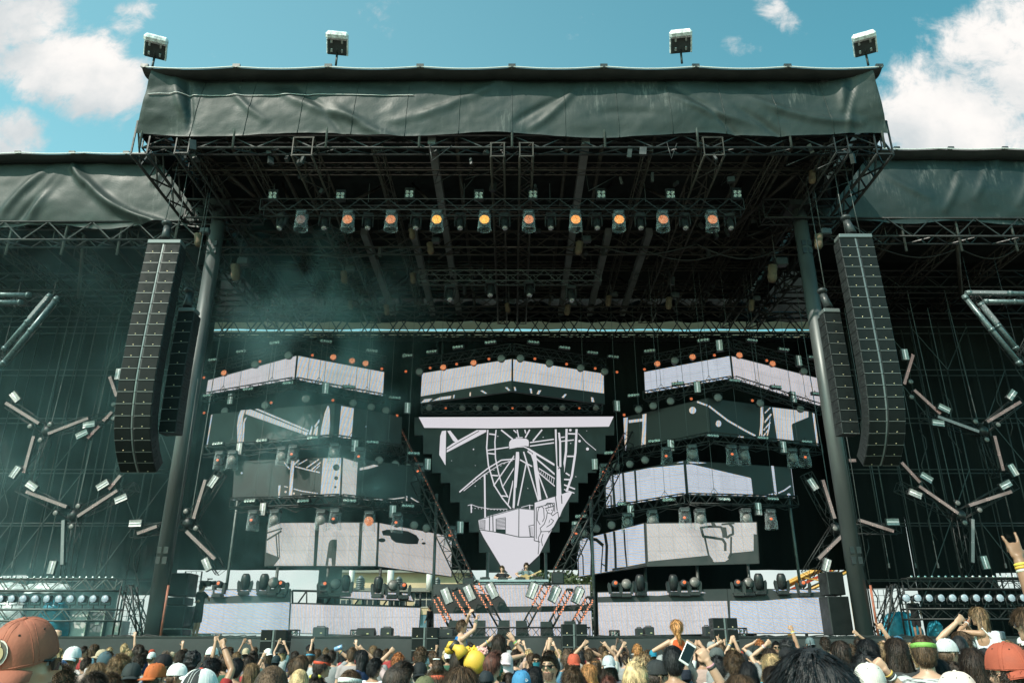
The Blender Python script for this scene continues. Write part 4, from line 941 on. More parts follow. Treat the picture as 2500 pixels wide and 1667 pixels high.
def make_floor(kind):
    t = thing('moving_light', 'x', 'stage light', group='moving lights standing along the tops of the low screens')
    m = MB(); m.box((0, 0, .07), (.46, .40, .14), bev=.03); m.build('base', m_plast, t)
    m = MB(); m.prism([(-.28, -.08, .14), (-.16, -.08, .14), (-.20, -.08, .55), (-.28, -.08, .60), (-.32, -.08, .5)], (0, 0, 0), (0, .16, 0)); m.prism([(.16, -.08, .14), (.28, -.08, .14), (.32, -.08, .5), (.28, -.08, .60), (.20, -.08, .55)], (0, 0, 0), (0, .16, 0)); m.box((0, 0, .16), (.40, .12, .05)); m.build('yoke', m_plast, t)
    if kind == 'up':
        rot = Euler((R(8), 0, 0)).to_matrix().to_4x4(); pr = [(.06, -.32), (.15, -.28), (.19, -.1), (.20, .12), (.17, .26), (.12, .34)]
    else:
        rot = Euler((R(82), 0, R(10 if kind == 'disc' else -6))).to_matrix().to_4x4(); pr = [(.08, -.22), (.16, -.18), (.21, .0), (.22, .16)] if kind == 'disc' else [(.06, -.2), (.12, -.16), (.15, .0), (.15, .14)]
    c = Matrix.Translation((0, 0, .52)) @ rot
    m = MB(); m.lathe(pr, 18, c); h = m.build('head', m_plast, t)
    m = MB(); r, z = pr[-1]; m.lathe([(r*.9, z+.003), (r*.9, z+.009)], 18, c)
    m.build('lens', {'up': m_lens_dark, 'disc': m_lens_dull, 'or': m_lens_dark}[kind], h)
    if kind == 'or':
        m = MB(); m.ball(c @ Vector((.03, .03, z+.012)), (.075, .02, .07), 8, 6); m.build('glow', m_spot_o, h)
    return t
K_fup, K_fdisc, K_for = make_floor('up'), make_floor('disc'), make_floor('or')
def lamp_face(m, x, z, r, y=-.06):
    m.lathe([(r, 0), (r, .03), (r*.86, .035), (r*.8, .012), (r*.42, -.01), (r*.4, .02), (r*.15, .035)], 12, Matrix.Translation((x, y, z)) @ FR, 1)
def make_blinder(nx, nz, label, group):
    t = thing('blinder_light', 'x', 'stage light', group=group); s = .125
    m = MB(); m.box((0, 0, 0), (nx*s*1.02+.03, .12, nz*s*1.02+.03), bev=.01)
    if nz == 2: m.box((0, .0, .19), (.30, .10, .10), bev=.01)
    m.build('housing', m_plast, t)
    for i in range(nx):
        for j in range(nz):
            q = MB(); lamp_face(q, (i-(nx-1)/2)*s, (j-(nz-1)/2)*s, s*.47); q.build('lamp', [m_plast2, m_glassy], t)
    q = MB(); q.tube((0, .04, nz*s*.5), (0, .06, nz*s*.5+.12), .02, 5); q.build('clamp', m_truss, t)
    return t
K_b4 = make_blinder(2, 2, 'x', 'four-lamp blinders on the front truss'); K_b1 = make_blinder(4, 1, 'x', 'four-lamp strip lights around the screens')
def make_strobe():
    t = thing('strobe_light', 'x', 'strobe', group='white strobe lights')
    m = MB(); m.box((0, .05, 0), (.34, .14, .62), bev=.02); m.build('housing', m_plast2, t)
    m = MB(); m.grid(lambda u, v: ((u-.5)*.30, -.052+.026*(1-(2*u-1)**2), (v-.5)*.56), 8, 2); m.build('reflector', m_reflect, t)
    m = MB(); m.tube((0, -.045, -.26), (0, -.045, .26), .022, 8); m.build('tube', m_tube_w, t)
    m = MB(); m.chain([(-.19, .05, .0), (-.19, .12, .25), (0, .14, .38), (.19, .12, .25), (.19, .05, 0)], .015, 5); m.build('bracket', m_truss, t)
    return t
K_str = make_strobe()
def make_par(kind):
    t = thing('round_light', 'x', 'stage light', group='round lights around the screens')
    r = {'big': .20, 'or': .17, 'small': .075, 'lamp': .12}[kind]
    m = MB(); m.lathe([(r*.5, -r*1.1), (r*.8, -r*.9), (r, 0), (r*1.02, .02)], 16, FR); m.build('housing', m_plast2, t)
    m = MB(); m.lathe([(r*.9, .022), (r*.85, .03), (r*.3, .045)], 16, FR); m.build('lens', {'big': m_lens_dull, 'or': m_dots_r, 'small': m_spot_s, 'lamp': m_lens_dull}[kind], t)
    m = MB(); m.chain([(-r*1.08, .05, 0), (-r*1.08, .06, r*1.2), (r*1.08, .06, r*1.2), (r*1.08, .05, 0)], .014, 5); m.build('yoke', m_truss, t)
    return t
K_pbig, K_por, K_psm, K_lamp = make_par('big'), make_par('or'), make_par('small'), make_par('lamp')
PROTOS = [K_amb, K_or, K_red, K_dim, K_off, K_spot, K_hang, K_fup, K_fdisc, K_for, K_b4, K_b1, K_str, K_pbig, K_por, K_psm, K_lamp]
def put(k, u, v, Y, label, rot=(0, 0, 0), scale=1.0, dz=0.0, group=None):
    p = W(u, v, Y); p.z += dz*scale
    return dup(k, p, rot, label, group, scale)

# ------------------------------------------------------------------ front truss with its lights
YF = 27.0
def hung_truss(name, label, u0, u1, v, Y, w, h, seg, hang=(), ztop=21.0, matl=None, group=None):
    a, b = W(u0, v, Y), W(u1, v, Y); b.z = a.z; o = (a+b)/2
    t = thing(name, label, 'truss', o, group=group); m = MB(); m.truss(a-o, b-o, w, h, seg=seg, rc=.026, rd=.014); m.build('lattice', matl or m_pole, t)
    for k in hang:
        x = (k-.5)*(b.x-a.x); m = MB(); m.tube((x, 0, h/2), (x, 0, ztop-o.z), .012, 4); m.build('chain', m_chain, t)
    return t
hung_truss('lighting_truss', 'long lattice truss across the front carrying glowing lights in rain covers', 640, 1812, 507, YF, .5, .5, 34, (.02, .22, .42, .6, .8, .98), 19.4, m_truss)
for i, (u, k) in enumerate(((736, K_dim), (850, K_red), (955, K_red), (1067, K_amb), (1183, K_amb), (1291, K_red), (1405, K_or), (1511, K_or), (1618, K_red), (1738, K_red))):
    put(k, u, 540, YF-.1, 'light in a clear rain cover on the front truss, %s%s' % (nth(i, 10), {K_dim: ', barely lit', K_amb: ', amber', K_or: ', orange', K_red: ', reddish'}[k]), dz=-.08)
for i, (u, v) in enumerate(((667, 481), (832, 482), (1000, 477), (1169, 481), (1301, 478), (1467, 478), (1636, 479), (1798, 477))):
    put(K_b4, u, v, YF-.1, 'four-lamp blinder standing above the front truss, %s' % nth(i, 8), scale=1.35)
for i, u in enumerate((688, 792, 898, 1015, 1123, 1232, 1344, 1457, 1563, 1672, 1782)):
    put(K_hang, u, 543, YF+.9, 'dark bare moving light behind the front truss row, %s' % nth(i, 11), (0, 0, R(i*37 % 40-20)), 1.05, dz=-.1)
hung_truss('lighting_truss', 'shorter lattice truss deep under the roof carrying four dark moving lights', 1023, 1467, 678, 33.2, .5, .55, 16, (.05, .35, .65, .95), 19.4)
for i, (u, v) in enumerate(((1098, 722), (1197, 712), (1293, 712), (1394, 724))):
    put(K_hang, u, v, 33.1, 'dark moving light hanging from the inner roof truss, %s' % nth(i, 4), (0, 0, R((10, 0, -4, 12)[i])), 1.15)

# ------------------------------------------------------------------ trusses under the screens and their lights
def screen_truss(key, label, dv=8, fwd=.7, w=.45, h=.42, ext=0):
    S = SCREEN[key]; P = []
    for i in range(3):
        u, v = S['bot'][i]; P.append(W(u, v+dv, S['Y'][i]-fwd))
    zb_ = sum(p.z for p in P)/3; o = P[1].copy()
    t = thing('lighting_truss', label, 'truss', o, group='trusses hung under the screens')
    for i in (0, 2):
        m = MB(); m.truss(P[1]-o, P[i]-o, w, h, seg=14, rc=.03, rd=.017); m.build('lattice', m_truss, t)
    for i in (0, 2):
        for k in (.25, .8):
            p = P[1].lerp(P[i], k); m = MB(); m.tube(p-o+Vector((0, 0, h/2)), (p.x-o.x, p.y-o.y, 19.3-o.z), .011, 4); m.build('chain', m_chain, t)
            m = MB(); m.tube(p-o+Vector((-.2, 0, h/2)), p-o+Vector((0, 0, h/2+.3)), .012, 4); m.tube(p-o+Vector((.2, 0, h/2)), p-o+Vector((0, 0, h/2+.3)), .012, 4); m.build('sling', m_cable, t)
    rnd = random.Random(len(label))
    m = MB()
    for i in (0, 2):
        q = [P[1].lerp(P[i], k/8)-o+Vector((0, -.3, -.25-.18*(k % 2)-rnd.uniform(0, .12))) for k in range(9)]
        m.chain(q, .016, 4)
    m.build('cable_loom', m_cable, t)
    return P
TR = {}
for key, nm in (('L1', 'left top'), ('L2', 'left second'), ('L3', 'left third'), ('R1', 'right top'), ('R2', 'right second'), ('R3', 'right third')):
    TR[key] = screen_truss(key, 'angled black truss hung under the %s screen' % nm)
def rowY(key, u):
    a, b, c = SCREEN[key]['bot']; ya, yb, yc = SCREEN[key]['Y']
    if u < b[0]: k = (b[0]-u)/max(1, b[0]-a[0]); return yb+(ya-yb)*k-1.0
    k = (u-b[0])/max(1, c[0]-b[0]); return yb+(yc-yb)*k-1.0
def yawof(key, u):
    a, b, c = SCREEN[key]['bot']; ya, yb, yc = SCREEN[key]['Y']
    return R(-16) if u < b[0] else R(16)
def lightrow(cr, key, where, items):
    """items: kind -> list of (x,y)"""
    words_ = {'b': (K_b1, 'four-lamp strip light'), 's': (K_str, 'upright white strobe'), 'd': (K_off, 'unlit light in a clear rain cover'), 'o': (K_spot, 'rain covered light with small orange glow'), 'O': (K_red, 'rain covered light with big reddish face'),
              'p': (K_pbig, 'round frosted light'), 'q': (K_por, 'round reddish light'), 'n': (K_psm, 'tiny orange light')}
    for kind, xy in items.items():
        k, nm = words_[kind]; xy = sorted(xy)
        for i, (x, y) in enumerate(xy):
            u, v = cr(x, y); Y = rowY(key, u)-(.15 if kind in 'dOo' else 0)
            sc = {'b': 1.12, 's': .95, 'd': 1.02, 'o': 1.02, 'O': 1.02}.get(kind, 1.0)
            put(k, u, v, Y, '%s %s%s' % (nm, where, '' if len(xy) == 1 else ', '+nth(i, len(xy))), (0, 0, yawof(key, u)*(1 if kind in 'bs' else .3)), sc, dz=(.0 if kind not in 'dOo' else -.05), group=(g_dome if kind in 'dOo' else None))
lightrow(LC, 'L1', 'above the left top screen', {'b': [(250, 207), (490, 135), (775, 62), (1205, 50), (1595, 130), (1905, 168)], 'p': [(885, 165), (600, 243), (2000, 303)], 'q': [(338, 315), (1268, 182), (1428, 213), (1543, 235)], 'n': [(645, 218), (1090, 165), (168, 355), (1680, 280), (1885, 303)]})
lightrow(LC, 'L1', 'under the left top screen', {'b': [(208, 508), (550, 455), (890, 403), (1400, 435), (1790, 528)], 's': [(395, 535), (1200, 445), (1898, 612)], 'p': [(345, 640), (688, 590), (1035, 537), (1437, 572), (1590, 605), (1715, 635)], 'n': [(170, 655), (740, 568), (1265, 548), (1810, 678)]})
lightrow(LC, 'L2', 'under the left second screen', {'b': [(292, 917), (668, 890), (1100, 868), (1600, 905), (1950, 1000)], 's': [(470, 960), (1450, 935), (2070, 1090)], 'd': [(410, 1065), (832, 1035), (1278, 1005)], 'o': [(300, 1070), (928, 1020), (1492, 1040), (1995, 1165)], 'p': [(1658, 1058), (1795, 1092), (1910, 1118)]})
lightrow(LB, 'L3', 'under the left third screen', {'b': [(565, 20), (1020, 20), (1405, 18), (1900, 62)], 's': [(670, 90), (1772, 108), (2347, 242)], 'd': [(770, 190), (1165, 192)], 'o': [(586, 195), (1283, 185), (1810, 215), (2267, 325)], 'O': [(1572, 200)], 'p': [(1955, 225), (2060, 250)]})
lightrow(CC, 'C1', 'above the centre top screen', {'b': [(55, 172), (262, 137), (485, 98), (760, 57), (1120, 57), (1385, 103), (1622, 145), (1798, 180)], 'p': [(153, 305), (850, 192), (1013, 190), (1260, 232), (1525, 272), (1728, 303)], 'q': [(357, 268), (615, 230)], 'n': [(38, 303), (245, 273), (470, 240), (745, 197), (1135, 195), (1405, 240), (1648, 277), (1833, 308)]})
lightrow(CC, 'C1', 'beside the centre top screen', {'s': [(1833, 595)]})
lightrow(RC, 'R1', 'above the right top screen', {'b': [(475, 130), (930, 40), (1340, 40), (1610, 118), (1860, 185)], 's': [(1068, 80), (1742, 210)], 'p': [(688, 210), (1785, 300)], 'q': [(540, 238), (840, 180), (1238, 165), (1520, 237)], 'n': [(430, 285), (1025, 165), (1470, 210)]})
lightrow(RC, 'R1', 'under the right top screen', {'b': [(338, 508), (715, 408), (1190, 382), (1545, 437), (1890, 493)], 's': [(880, 435), (1695, 520)], 'p': [(652, 555), (505, 595), (380, 625), (1055, 525), (1413, 572), (1755, 620)], 'n': [(828, 535), (1347, 550), (257, 672)]})
lightrow(RC, 'R2', 'under the right second screen', {'b': [(140, 995), (515, 895), (1005, 850), (1428, 868), (1803, 900)], 's': [(8, 1090), (655, 930), (1610, 945)], 'd': [(838, 1015), (1275, 1025), (1690, 1045)], 'o': [(90, 1170), (620, 1035), (1175, 1020), (1795, 1045)], 'p': [(305, 1090), (435, 1055), (190, 1110)]})
lightrow(RB, 'R3', 'under the right third screen', {'b': [(68, 150), (430, 45), (815, 10), (1275, 5), (1690, 2)], 's': [(15, 242), (488, 108), (1572, 86)], 'd': [(460, 215), (675, 190), (1080, 185), (1470, 180)], 'o': [(30, 310), (950, 175), (1680, 185)], 'p': [(325, 225), (195, 255), (90, 290)]})
hung_truss('lighting_truss', 'dark truss in the shade between the centre top screen and the fairground wall', 1030, 1470, 998, 36.6, .5, .4, 20, (.1, .9), 19.2, m_truss)
for i in range(11):
    put(K_psm if i % 4 == 1 else K_pbig, 980/1+(235+i*142)/3.484, 820+612/3.484, 36.2, 'small shaded light in the row under the centre top screen, %s' % nth(i, 11), (R(50), 0, 0), .8)
# arc trusses above the top screens
for key, nm, dv in (('L1', 'left', -26), ('C1', 'centre', -24), ('R1', 'right', -26)):
    S = SCREEN[key]; P = [W(S['top'][i][0], S['top'][i][1]+dv, S['Y'][i]-.3) for i in range(3)]; o = P[1].copy()
    t = thing('lighting_truss', 'thin shaded truss above the %s top screen' % nm, 'truss', o, group='trusses above the top screens')
    for i in (0, 2):
        m = MB(); m.truss(P[1]-o, P[i]-o, .4, .4, seg=16, rc=.022, rd=.012); m.build('lattice', m_truss, t)

# ------------------------------------------------------------------ poles under the screens
for i, (u, v0, vt, Y, lb) in enumerate(((552, 1440, 1140, 36.2, 'left of all screens'), (672, 1440, 1380, 36, 'behind the left outer standing screen'), (797, 1440, 1380, 36, 'behind the see-through screen frame'), (926, 1440, 1385, 36, 'left of the beige building'), (1058, 1430, 1205, 36.5, 'left of the booth'),
                                     (1190, 1410, 1348, 37, 'just left of the two performers'), (1333, 1410, 1348, 37, 'just right of the two performers'), (1450, 1440, 1210, 36.5, 'right of the booth'), (1578, 1440, 1380, 36, 'behind the right inner standing screen'), (1706, 1440, 1375, 36, 'in front of the short black cloth'), (1832, 1438, 1350, 36, 'at the end of the short black cloth'), (1955, 1440, 1140, 36.2, 'right of all screens'))):
    p = W(u, v0, Y); q = W(u, vt, Y); t = thing('support_pole', 'slim grey pole standing %s' % lb, 'pole', (p.x, Y, ZD), group='poles holding up the screens')
    m = MB(); m.tube((0, 0, 0), (0, 0, q.z-ZD), .07, 8); m.build('tube', m_pole, t); m = MB(); m.box((0, 0, .02), (.4, .4, .04)); m.build('foot', m_truss, t)

# ------------------------------------------------------------------ moving lights on the low screens
fl_ = []
for x, y, k in ((303, 735, 'or'), (520, 715, 'up'), (680, 715, 'up'), (763, 722, 'disc'), (830, 732, 'or'), (1193, 737, 'or'), (1285, 732, 'disc'), (1375, 725, 'up'), (1652, 738, 'up'), (1770, 745, 'disc'), (1868, 750, 'or')): fl_.append((*LB(x, y), k, 'left'))
for x, y, k in ((355, 732, 'or'), (447, 735, 'disc'), (565, 722, 'up'), (850, 722, 'up'), (937, 727, 'or'), (1025, 720, 'disc'), (1400, 725, 'or'), (1480, 722, 'disc'), (1577, 712, 'up'), (1770, 712, 'up'), (1953, 730, 'or')): fl_.append((*RB(x, y), k, 'right'))
cnt = {}
for i, (u, v, k, sd) in enumerate(fl_):
    c = cnt.get(sd, 0); cnt[sd] = c+1
    put({'up': K_fup, 'disc': K_fdisc, 'or': K_for}[k], u, v, 33.0, '%s moving light on the %s standing screens, %s' % ({'up': 'upturned black', 'disc': 'pale faced', 'or': 'orange glowing'}[k], sd, nth(c, 11)), (0, 0, R((i*53) % 30-15)), .98, dz=-.5)

# ------------------------------------------------------------------ speaker hangs
def cabinet(w, h, d, two=True):
    m = MB(); m.box((0, d/2, -h/2), (w, d, h-.012), bev=.01)
    g = MB(); hw = w/2
    if two:
        sl = .09
        for s in (-1, 1): g.box((s*(hw/2+sl/4), -.012, -h/2), (hw-sl/2-.05, .03, h-.03), mi=0)
        g.box((-.02, -.004, -h/2), (.05, .02, h-.012), mi=1)
        for s in (-1, 1): g.box((s*(hw/2+sl/4), -.02, -h+.022), (hw-.07, .016, .02), mi=2); g.ball((s*(hw/2+.03), -.03, -h+.075), (.025, .012, .022), 8, 5, mi=3)
    else:
        g.box((0, -.012, -h/2), (w-.05, .03, h-.03), mi=0); g.box((0, -.02, -h+.022), (w-.05, .016, .02), mi=2); g.ball((.02, -.03, -h+.075), (.025, .012, .022), 8, 5, mi=3)
    # rigging holes on the sides
    for s in (-1, 1):
        for yy in (.12, .24, .36):
            for zz in (.3, .65): m.box((s*(w/2+.003), yy*d*1.6, -h*zz), (.012, .06, h*.2))
    return m, g
def speaker_hang(u, v, Y, w, h, n, bend, label, two=True, yaw=0.0, hoist=True, group='hanging speaker columns', tilt0=0.0, top=True):
    p = W(u, v, Y); t = thing('line_array_speaker', label, 'speaker', p, (0, 0, yaw), group)
    m0, g0 = cabinet(w, h, .55, two); me = None
    pos = Vector((0, 0, 0)); ang = tilt0
    for i in range(n):
        ang += bend(i)
        if me is None:
            c = m0.build('cabinet', m_cab, t); g = g0.build('grille', [m_grille, m_slot, m_seam, m_badge], c); me = (c.data, g.data)
        else:
            c = obj('cabinet', me[0], t); obj('grille', me[1], c)
        c.location = pos; c.rotation_euler = (ang, 0, 0)
        pos = pos+Vector((0, math.sin(ang)*h, -math.cos(ang)*h))
    if top:
        m = MB(); m.box((0, .2, .10), (w*.98, .5, .16), bev=.02); m.build('top_bar', m_slot, t)
    if hoist:
        for dx in (-.25, .3) if two else (0,):
            m = MB(); m.tube((dx, .2, .2), (dx*.8, .3, 19.6-p.z), .02, 5); m.build('chain', m_chain, t)
        m = MB(); m.tube((-.05, .1, .25), (-.12, .25, .95), .17, 10, .13); m.ball((-.14, .2, 1.0), (.2, .2, .12), 10, 6); m.build('hoist_motor', m_plast2, t)
    return t
jb = lambda i: R(.3) if i < 12 else (R(2.4) if i < 16 else R(8.0))
speaker_hang(401, 596, 25.5, 1.27, .418, 21, jb, 'tall double speaker column hanging at the left, sun catching its face', tilt0=R(-3.5))
speaker_hang(2089, 582, 25.5, 1.27, .418, 21, jb, 'tall double speaker column hanging at the right, upper half in shade', tilt0=R(-3.5))
jc = lambda i: R(.5)
speaker_hang(455, 762, 26.6, .64, .425, 11, jc, 'narrow speaker column hanging between the left double column and steel column', False, R(-4), tilt0=R(-2.5))
speaker_hang(2031, 764, 26.6, .64, .425, 11, jc, 'narrow shaded speaker column hanging between the right double column and steel column', False, R(4), tilt0=R(-2.5))
def fill_stack(u0, u1, vt, Y, n, label, z0=0.0):
    a, b = W(u0, vt, Y), W(u1, vt, Y); w = b.x-a.x; h = .36
    t = speaker_hang((u0+u1)/2, vt, Y, w, h, n, lambda i: 0, label, True, 0, False, 'short speaker stacks along the stage front', 0, False)
    zb_ = a.z-n*h
    m = MB()
    for x in (-w*.4, w*.4): m.tube((x, .3, -n*h), (x, .3, -a.z), .04, 6)
    m.box((0, .3, -n*h-.05), (w, .5, .08)); m.build('stand', m_truss, t)
fill_stack(638, 702, 1536, 26.6, 3, 'short speaker stack in front of the left standing screens')
fill_stack(1006, 1070, 1530, 26.6, 3, 'short speaker stack just left of the booth')
fill_stack(1371, 1433, 1522, 26.6, 3, 'short speaker stack just right of the booth')
fill_stack(1739, 1799, 1507, 26.6, 3, 'short speaker stack in front of the right standing screens')
def sub_stack(rows, Y, label):
    """rows: list of (u0,u1,v0,v1) boxes"""
    b = W((rows[-1][0]+rows[-1][1])/2, rows[-1][3], Y); t = thing('speaker_stack', label, 'speaker', (b.x, Y, ZD), group='floor speaker stacks beside the standing screens')
    for (u0, u1, v0, v1) in rows:
        a, c = W(u0, v0, Y), W(u1, v1, Y); z0 = max(ZD, c.z); w = c.x-a.x; h = a.z-z0
        m = MB(); m.box(((a.x+c.x)/2-b.x, .45, z0+h/2-ZD), (w, .9, h-.02), bev=.02); c_ = m.build('box', m_cab, t)
        m = MB(); m.box(((a.x+c.x)/2-b.x, -.008, z0+h/2-ZD), (w-.07, .02, h-.08)); m.build('grille', m_grille, c_)
sub_stack([(410, 455, 1397, 1454), (388, 448, 1456, 1476), (386, 446, 1477, 1533), (382, 442, 1534, 1551)], 29.6, 'tall black floor speaker stack beside the left column')
sub_stack([(2017, 2066, 1394, 1452), (2020, 2086, 1454, 1550)], 29.6, 'tall black floor speaker stack beside the right column')
def monitor(u0, u1, v0, v1, Y, label, wedge=False):
    a, c = W(u0, v0, Y), W(u1, v1, Y); w = c.x-a.x; h = a.z-ZD
    t = thing('stage_monitor', label, 'speaker', ((a.x+c.x)/2, Y, ZD), group='small speakers along the stage front')
    if wedge:
        m = MB(); m.prism([(-w/2, -.25, 0), (-w/2, .3, 0), (-w/2, .3, h*.55), (-w/2, 0, h), (-w/2, -.25, h*.8)], (0, 0, 0), (w, 0, 0)); m.build('box', m_cab, t)
        m = MB(); m.box((0, -.26, h*.45), (w*.3, .02, h*.3)); m.build('rear_plate', m_plast, t)
    else:
        m = MB(); m.box((0, .2, h*.46), (w, .45, h*.92), bev=.03); m.build('box', m_cab, t)
        m = MB(); m.chain([(-w*.3, .2, h*.9), (-w*.3, .2, h), (w*.3, .2, h), (w*.3, .2, h*.9)], .018, 5); m.build('handle', m_plast, t)
    m = MB(); m.box((w*.15, -.035 if not wedge else -.275, h*.4), (.07, .01, .04)); m.build('badge', m_badge, t)
monitor(*LB(1097, 1085), *LB(1200, 1190), 28.8, 'x') if False else None
def mon2(cr, x0, y0, x1, y1, label, wedge=False):
    (u0, v0), (u1, v1) = cr(x0, y0), cr(x1, y1); monitor(u0, u1, v0, v1, 28.7, label, wedge)
mon2(LB, 1097, 1082, 1200, 1190, 'small black monitor speaker with handle before the left inner standing screen'); mon2(LB, 1475, 1098, 1620, 1190, 'black wedge monitor lying on the left stage edge', True); mon2(LB, 1670, 1088, 1765, 1195, 'small black monitor speaker beside the left wedge')
mon2(CB, 320, 1097, 440, 1200, 'black monitor speaker beside the stack left of the booth'); mon2(RB, 535, 1092, 600, 1190, 'slim black monitor speaker left of the woman in orange'); mon2(RB, 606, 1080, 692, 1195, 'square black monitor speaker with handle behind the woman in orange'); mon2(RB, 1112, 1075, 1180, 1195, 'black monitor speaker behind the right short stack')
def stub(cr, x0, y0, x1, y1, label):
    (u0, v0), (u1, v1) = cr(x0, y0), cr(x1, y1); a, c = W(u0, v0, 29), W(u1, v1, 29); w = c.x-a.x; h = a.z-ZD
    t = thing('truss_stub', label, 'frame', ((a.x+c.x)/2, 29, ZD), group='little open frames on the stage front'); m = MB()
    for x in (-w/2, w/2):
        for y in (0, .35): m.tube((x, y, 0), (x, y, h), .025, 5)
    for z in (.03, h):
        m.tube((-w/2, 0, z), (w/2, 0, z), .025, 5); m.tube((-w/2, .35, z), (w/2, .35, z), .025, 5); m.tube((-w/2, 0, z), (-w/2, .35, z), .025, 5); m.tube((w/2, 0, z), (w/2, .35, z), .025, 5)
    m.tube((-w/2, 0, 0), (w/2, 0, h), .018, 5); m.build('frame', m_truss, t)
    for i in range(4):
        q = MB(); lamp_face(q, (-.25+.5*(i % 2))*w*.8, h*(.3+.4*(i//2)), w*.16, .1); q.build('lamp', [m_plast2, m_glassy], t)
stub(LB, 888, 1115, 955, 1195, 'little open frame with lamps right of the left short stack'); stub(LB, 1418, 1115, 1478, 1195, 'little open frame with lamps left of the wedge monitor'); stub(CB, 1780, 1120, 1856, 1198, 'little open frame with lamps on the right of the booth'); stub(RB, 1412, 1100, 1480, 1175, 'little open frame with lamps right of the right short stack')

# ------------------------------------------------------------------ booth, leaning frames, diagonal towers
m_table = mat('table_edge', (.34, .40, .42), .35, .4, var=.1, vscale=4)
def booth():
    Y = 32.0; a, c = W(*CB(620, 686), Y), W(*CB(1255, 722), Y); cx = (a.x+c.x)/2; w = c.x-a.x
    t = thing('booth_table', 'long grey equipment table on top of the booth screen', 'table', (cx, Y, ZD)); h = a.z-ZD
    m = MB(); m.box((0, .4, h-.05), (w, .9, .10), bev=.02); m.build('table_top', m_table, t)
    m = MB(); m.box((-w*.25, -.06, h-.22), (w*.5, .03, .14)); m.box((w*.25, -.06, h-.22), (w*.49, .03, .14)); m.build('front_rail', m_table, t)
    for sx in (-1, 1):
        for y in (0.05, .75): m = MB(); m.tube((sx*(w/2-.1), y, 0), (sx*(w/2-.1), y, h-.1), .04, 6); m.build('leg', m_truss, t)
    for i in range(4):
        b = thing('mixing_deck', 'flat black music deck on the booth table, %s' % nth(i, 4), 'music gear', (cx-w*.36+i*w*.24, Y+.35, a.z), group='decks on the booth table')
        m = MB(); m.box((0, 0, .05), (.4, .42, .10), bev=.02); m.build('body', m_plast, b); m = MB(); m.lathe([(.12, 0), (.12, .02), (.1, .025)], 18, Matrix.Translation((0, 0, .10))); m.build('jog_wheel', m_plast2, b)
    s = thing('stage_riser', 'raised black platform behind the booth screen', 'platform', (cx, Y+1.6, ZD)); m = MB(); zr = a.z-1.05-ZD; m.box((0, .3, zr-.05), (w+2.5, 2.4, .1)); m.build('top', m_deck, s)
    for sx in (-1, 1): m = MB(); m.box((sx*(w/2+1), .3, (zr-.1)/2), (.1, 2.2, zr-.12)); m.build('leg', m_truss, s)
    return zr+ZD
Z_RISER = booth()
def leaner(r0, r1, foot, label, flip):
    """two LED rails leaning sideways; pixel pairs in CB"""
    Y = 30.7; P = [W(*CB(x, y), Y) for x, y in (*r0, *r1, foot)]; o = Vector((P[4].x, Y, ZD))
    t = thing('leaning_light_frame', label, 'light frame', o, group='leaning frames of red LED strips before the booth')
    d = (P[1]-P[0]).normalized(); k = (P[4]-P[1]).dot(d); e0 = P[1]+d*k; e1 = P[3]+d*max(.05, (P[4]-P[3]).dot(d))
    e0.z = max(e0.z, ZD+.03); e1.z = max(e1.z, ZD+.03)
    m = MB()
    for dy in (0, .4):
        v = Vector((0, dy, 0))
        m.tube(P[0]-d*.1-o+v, e0-o+v, .035, 6); m.tube(P[2]-d*.1-o+v, e1-o+v, .035, 6); m.tube(P[0]-d*.1-o+v, P[2]-d*.1-o+v, .035, 6)
    for i in range(9):
        a, b = (P[0]-d*.1).lerp(e0, i/8)-o, (P[2]-d*.1).lerp(e1, min(1, (i+.8)/8))-o
        m.tube(a, b, .018, 4); m.tube(a, a+Vector((0, .4, 0)), .018, 4); m.tube(b, b+Vector((0, .4, 0)), .018, 4); m.tube(a, b+Vector((0, .4, 0)), .015, 4)
    m.build('lattice', m_truss, t)
    for a, b in ((P[0], P[1]), (P[2], P[3])):
        s = MB(); rot = Matrix.Rotation(-math.atan2(d.x, -d.z)+PI*0, 3, 'Y'); L = (b-a).length
        x = d; z_ = Vector((0, -1, 0)); yv = x.cross(z_); c = (a+b)/2-o+Vector((0, -.05, 0))
        q = [c-x*L/2-yv*.036, c+x*L/2-yv*.036, c+x*L/2+yv*.036, c-x*L/2+yv*.036]
        s.prism(q, (0, -.02, 0), (0, .02, 0)); s.build('led_strip', m_led_red, t)
    m = MB(); c = (e0+e1)/2-o; m.prism([c+Vector((-.25, -.12, 0-c.z)), c+Vector((.25, -.12, 0-c.z)), c+Vector((.2+flip*.05, -.12, .35)), c+Vector((-.2+flip*.05, -.12, .35))], (0, 0, 0), (0, .6, 0)); m.build('foot', m_plast, t)
leaner([(275, 855), (380, 1050)], [(312, 835), (415, 1025)], (425, 1130), 'leaning frame of LED strips, outermost on the booth left', 1)
leaner([(437, 800), (545, 985)], [(493, 775), (600, 965)], (640, 1130), 'leaning frame of LED strips, middle one on the booth left', 1)
leaner([(615, 735), (728, 930)], [(657, 712), (768, 905)], (845, 1130), 'leaning frame of LED strips, innermost on the booth left', 1)
leaner([(1200, 745), (1115, 905)], [(1265, 742), (1160, 935)], (1045, 1130), 'leaning frame of LED strips, innermost on the booth right', -1)
leaner([(1400, 785), (1298, 975)], [(1450, 792), (1343, 990)], (1245, 1130), 'leaning frame of LED strips, middle one on the booth right', -1)
leaner([(1570, 850), (1465, 1030)], [(1625, 858), (1525, 1050)], (1455, 1130), 'leaning frame of LED strips, outermost on the booth right', -1)
hung_truss('floor_truss', 'low black truss lying along the foot of the booth screen', 1075, 1440, 1543, 30.2, .4, .34, 18, (), 0, m_truss)
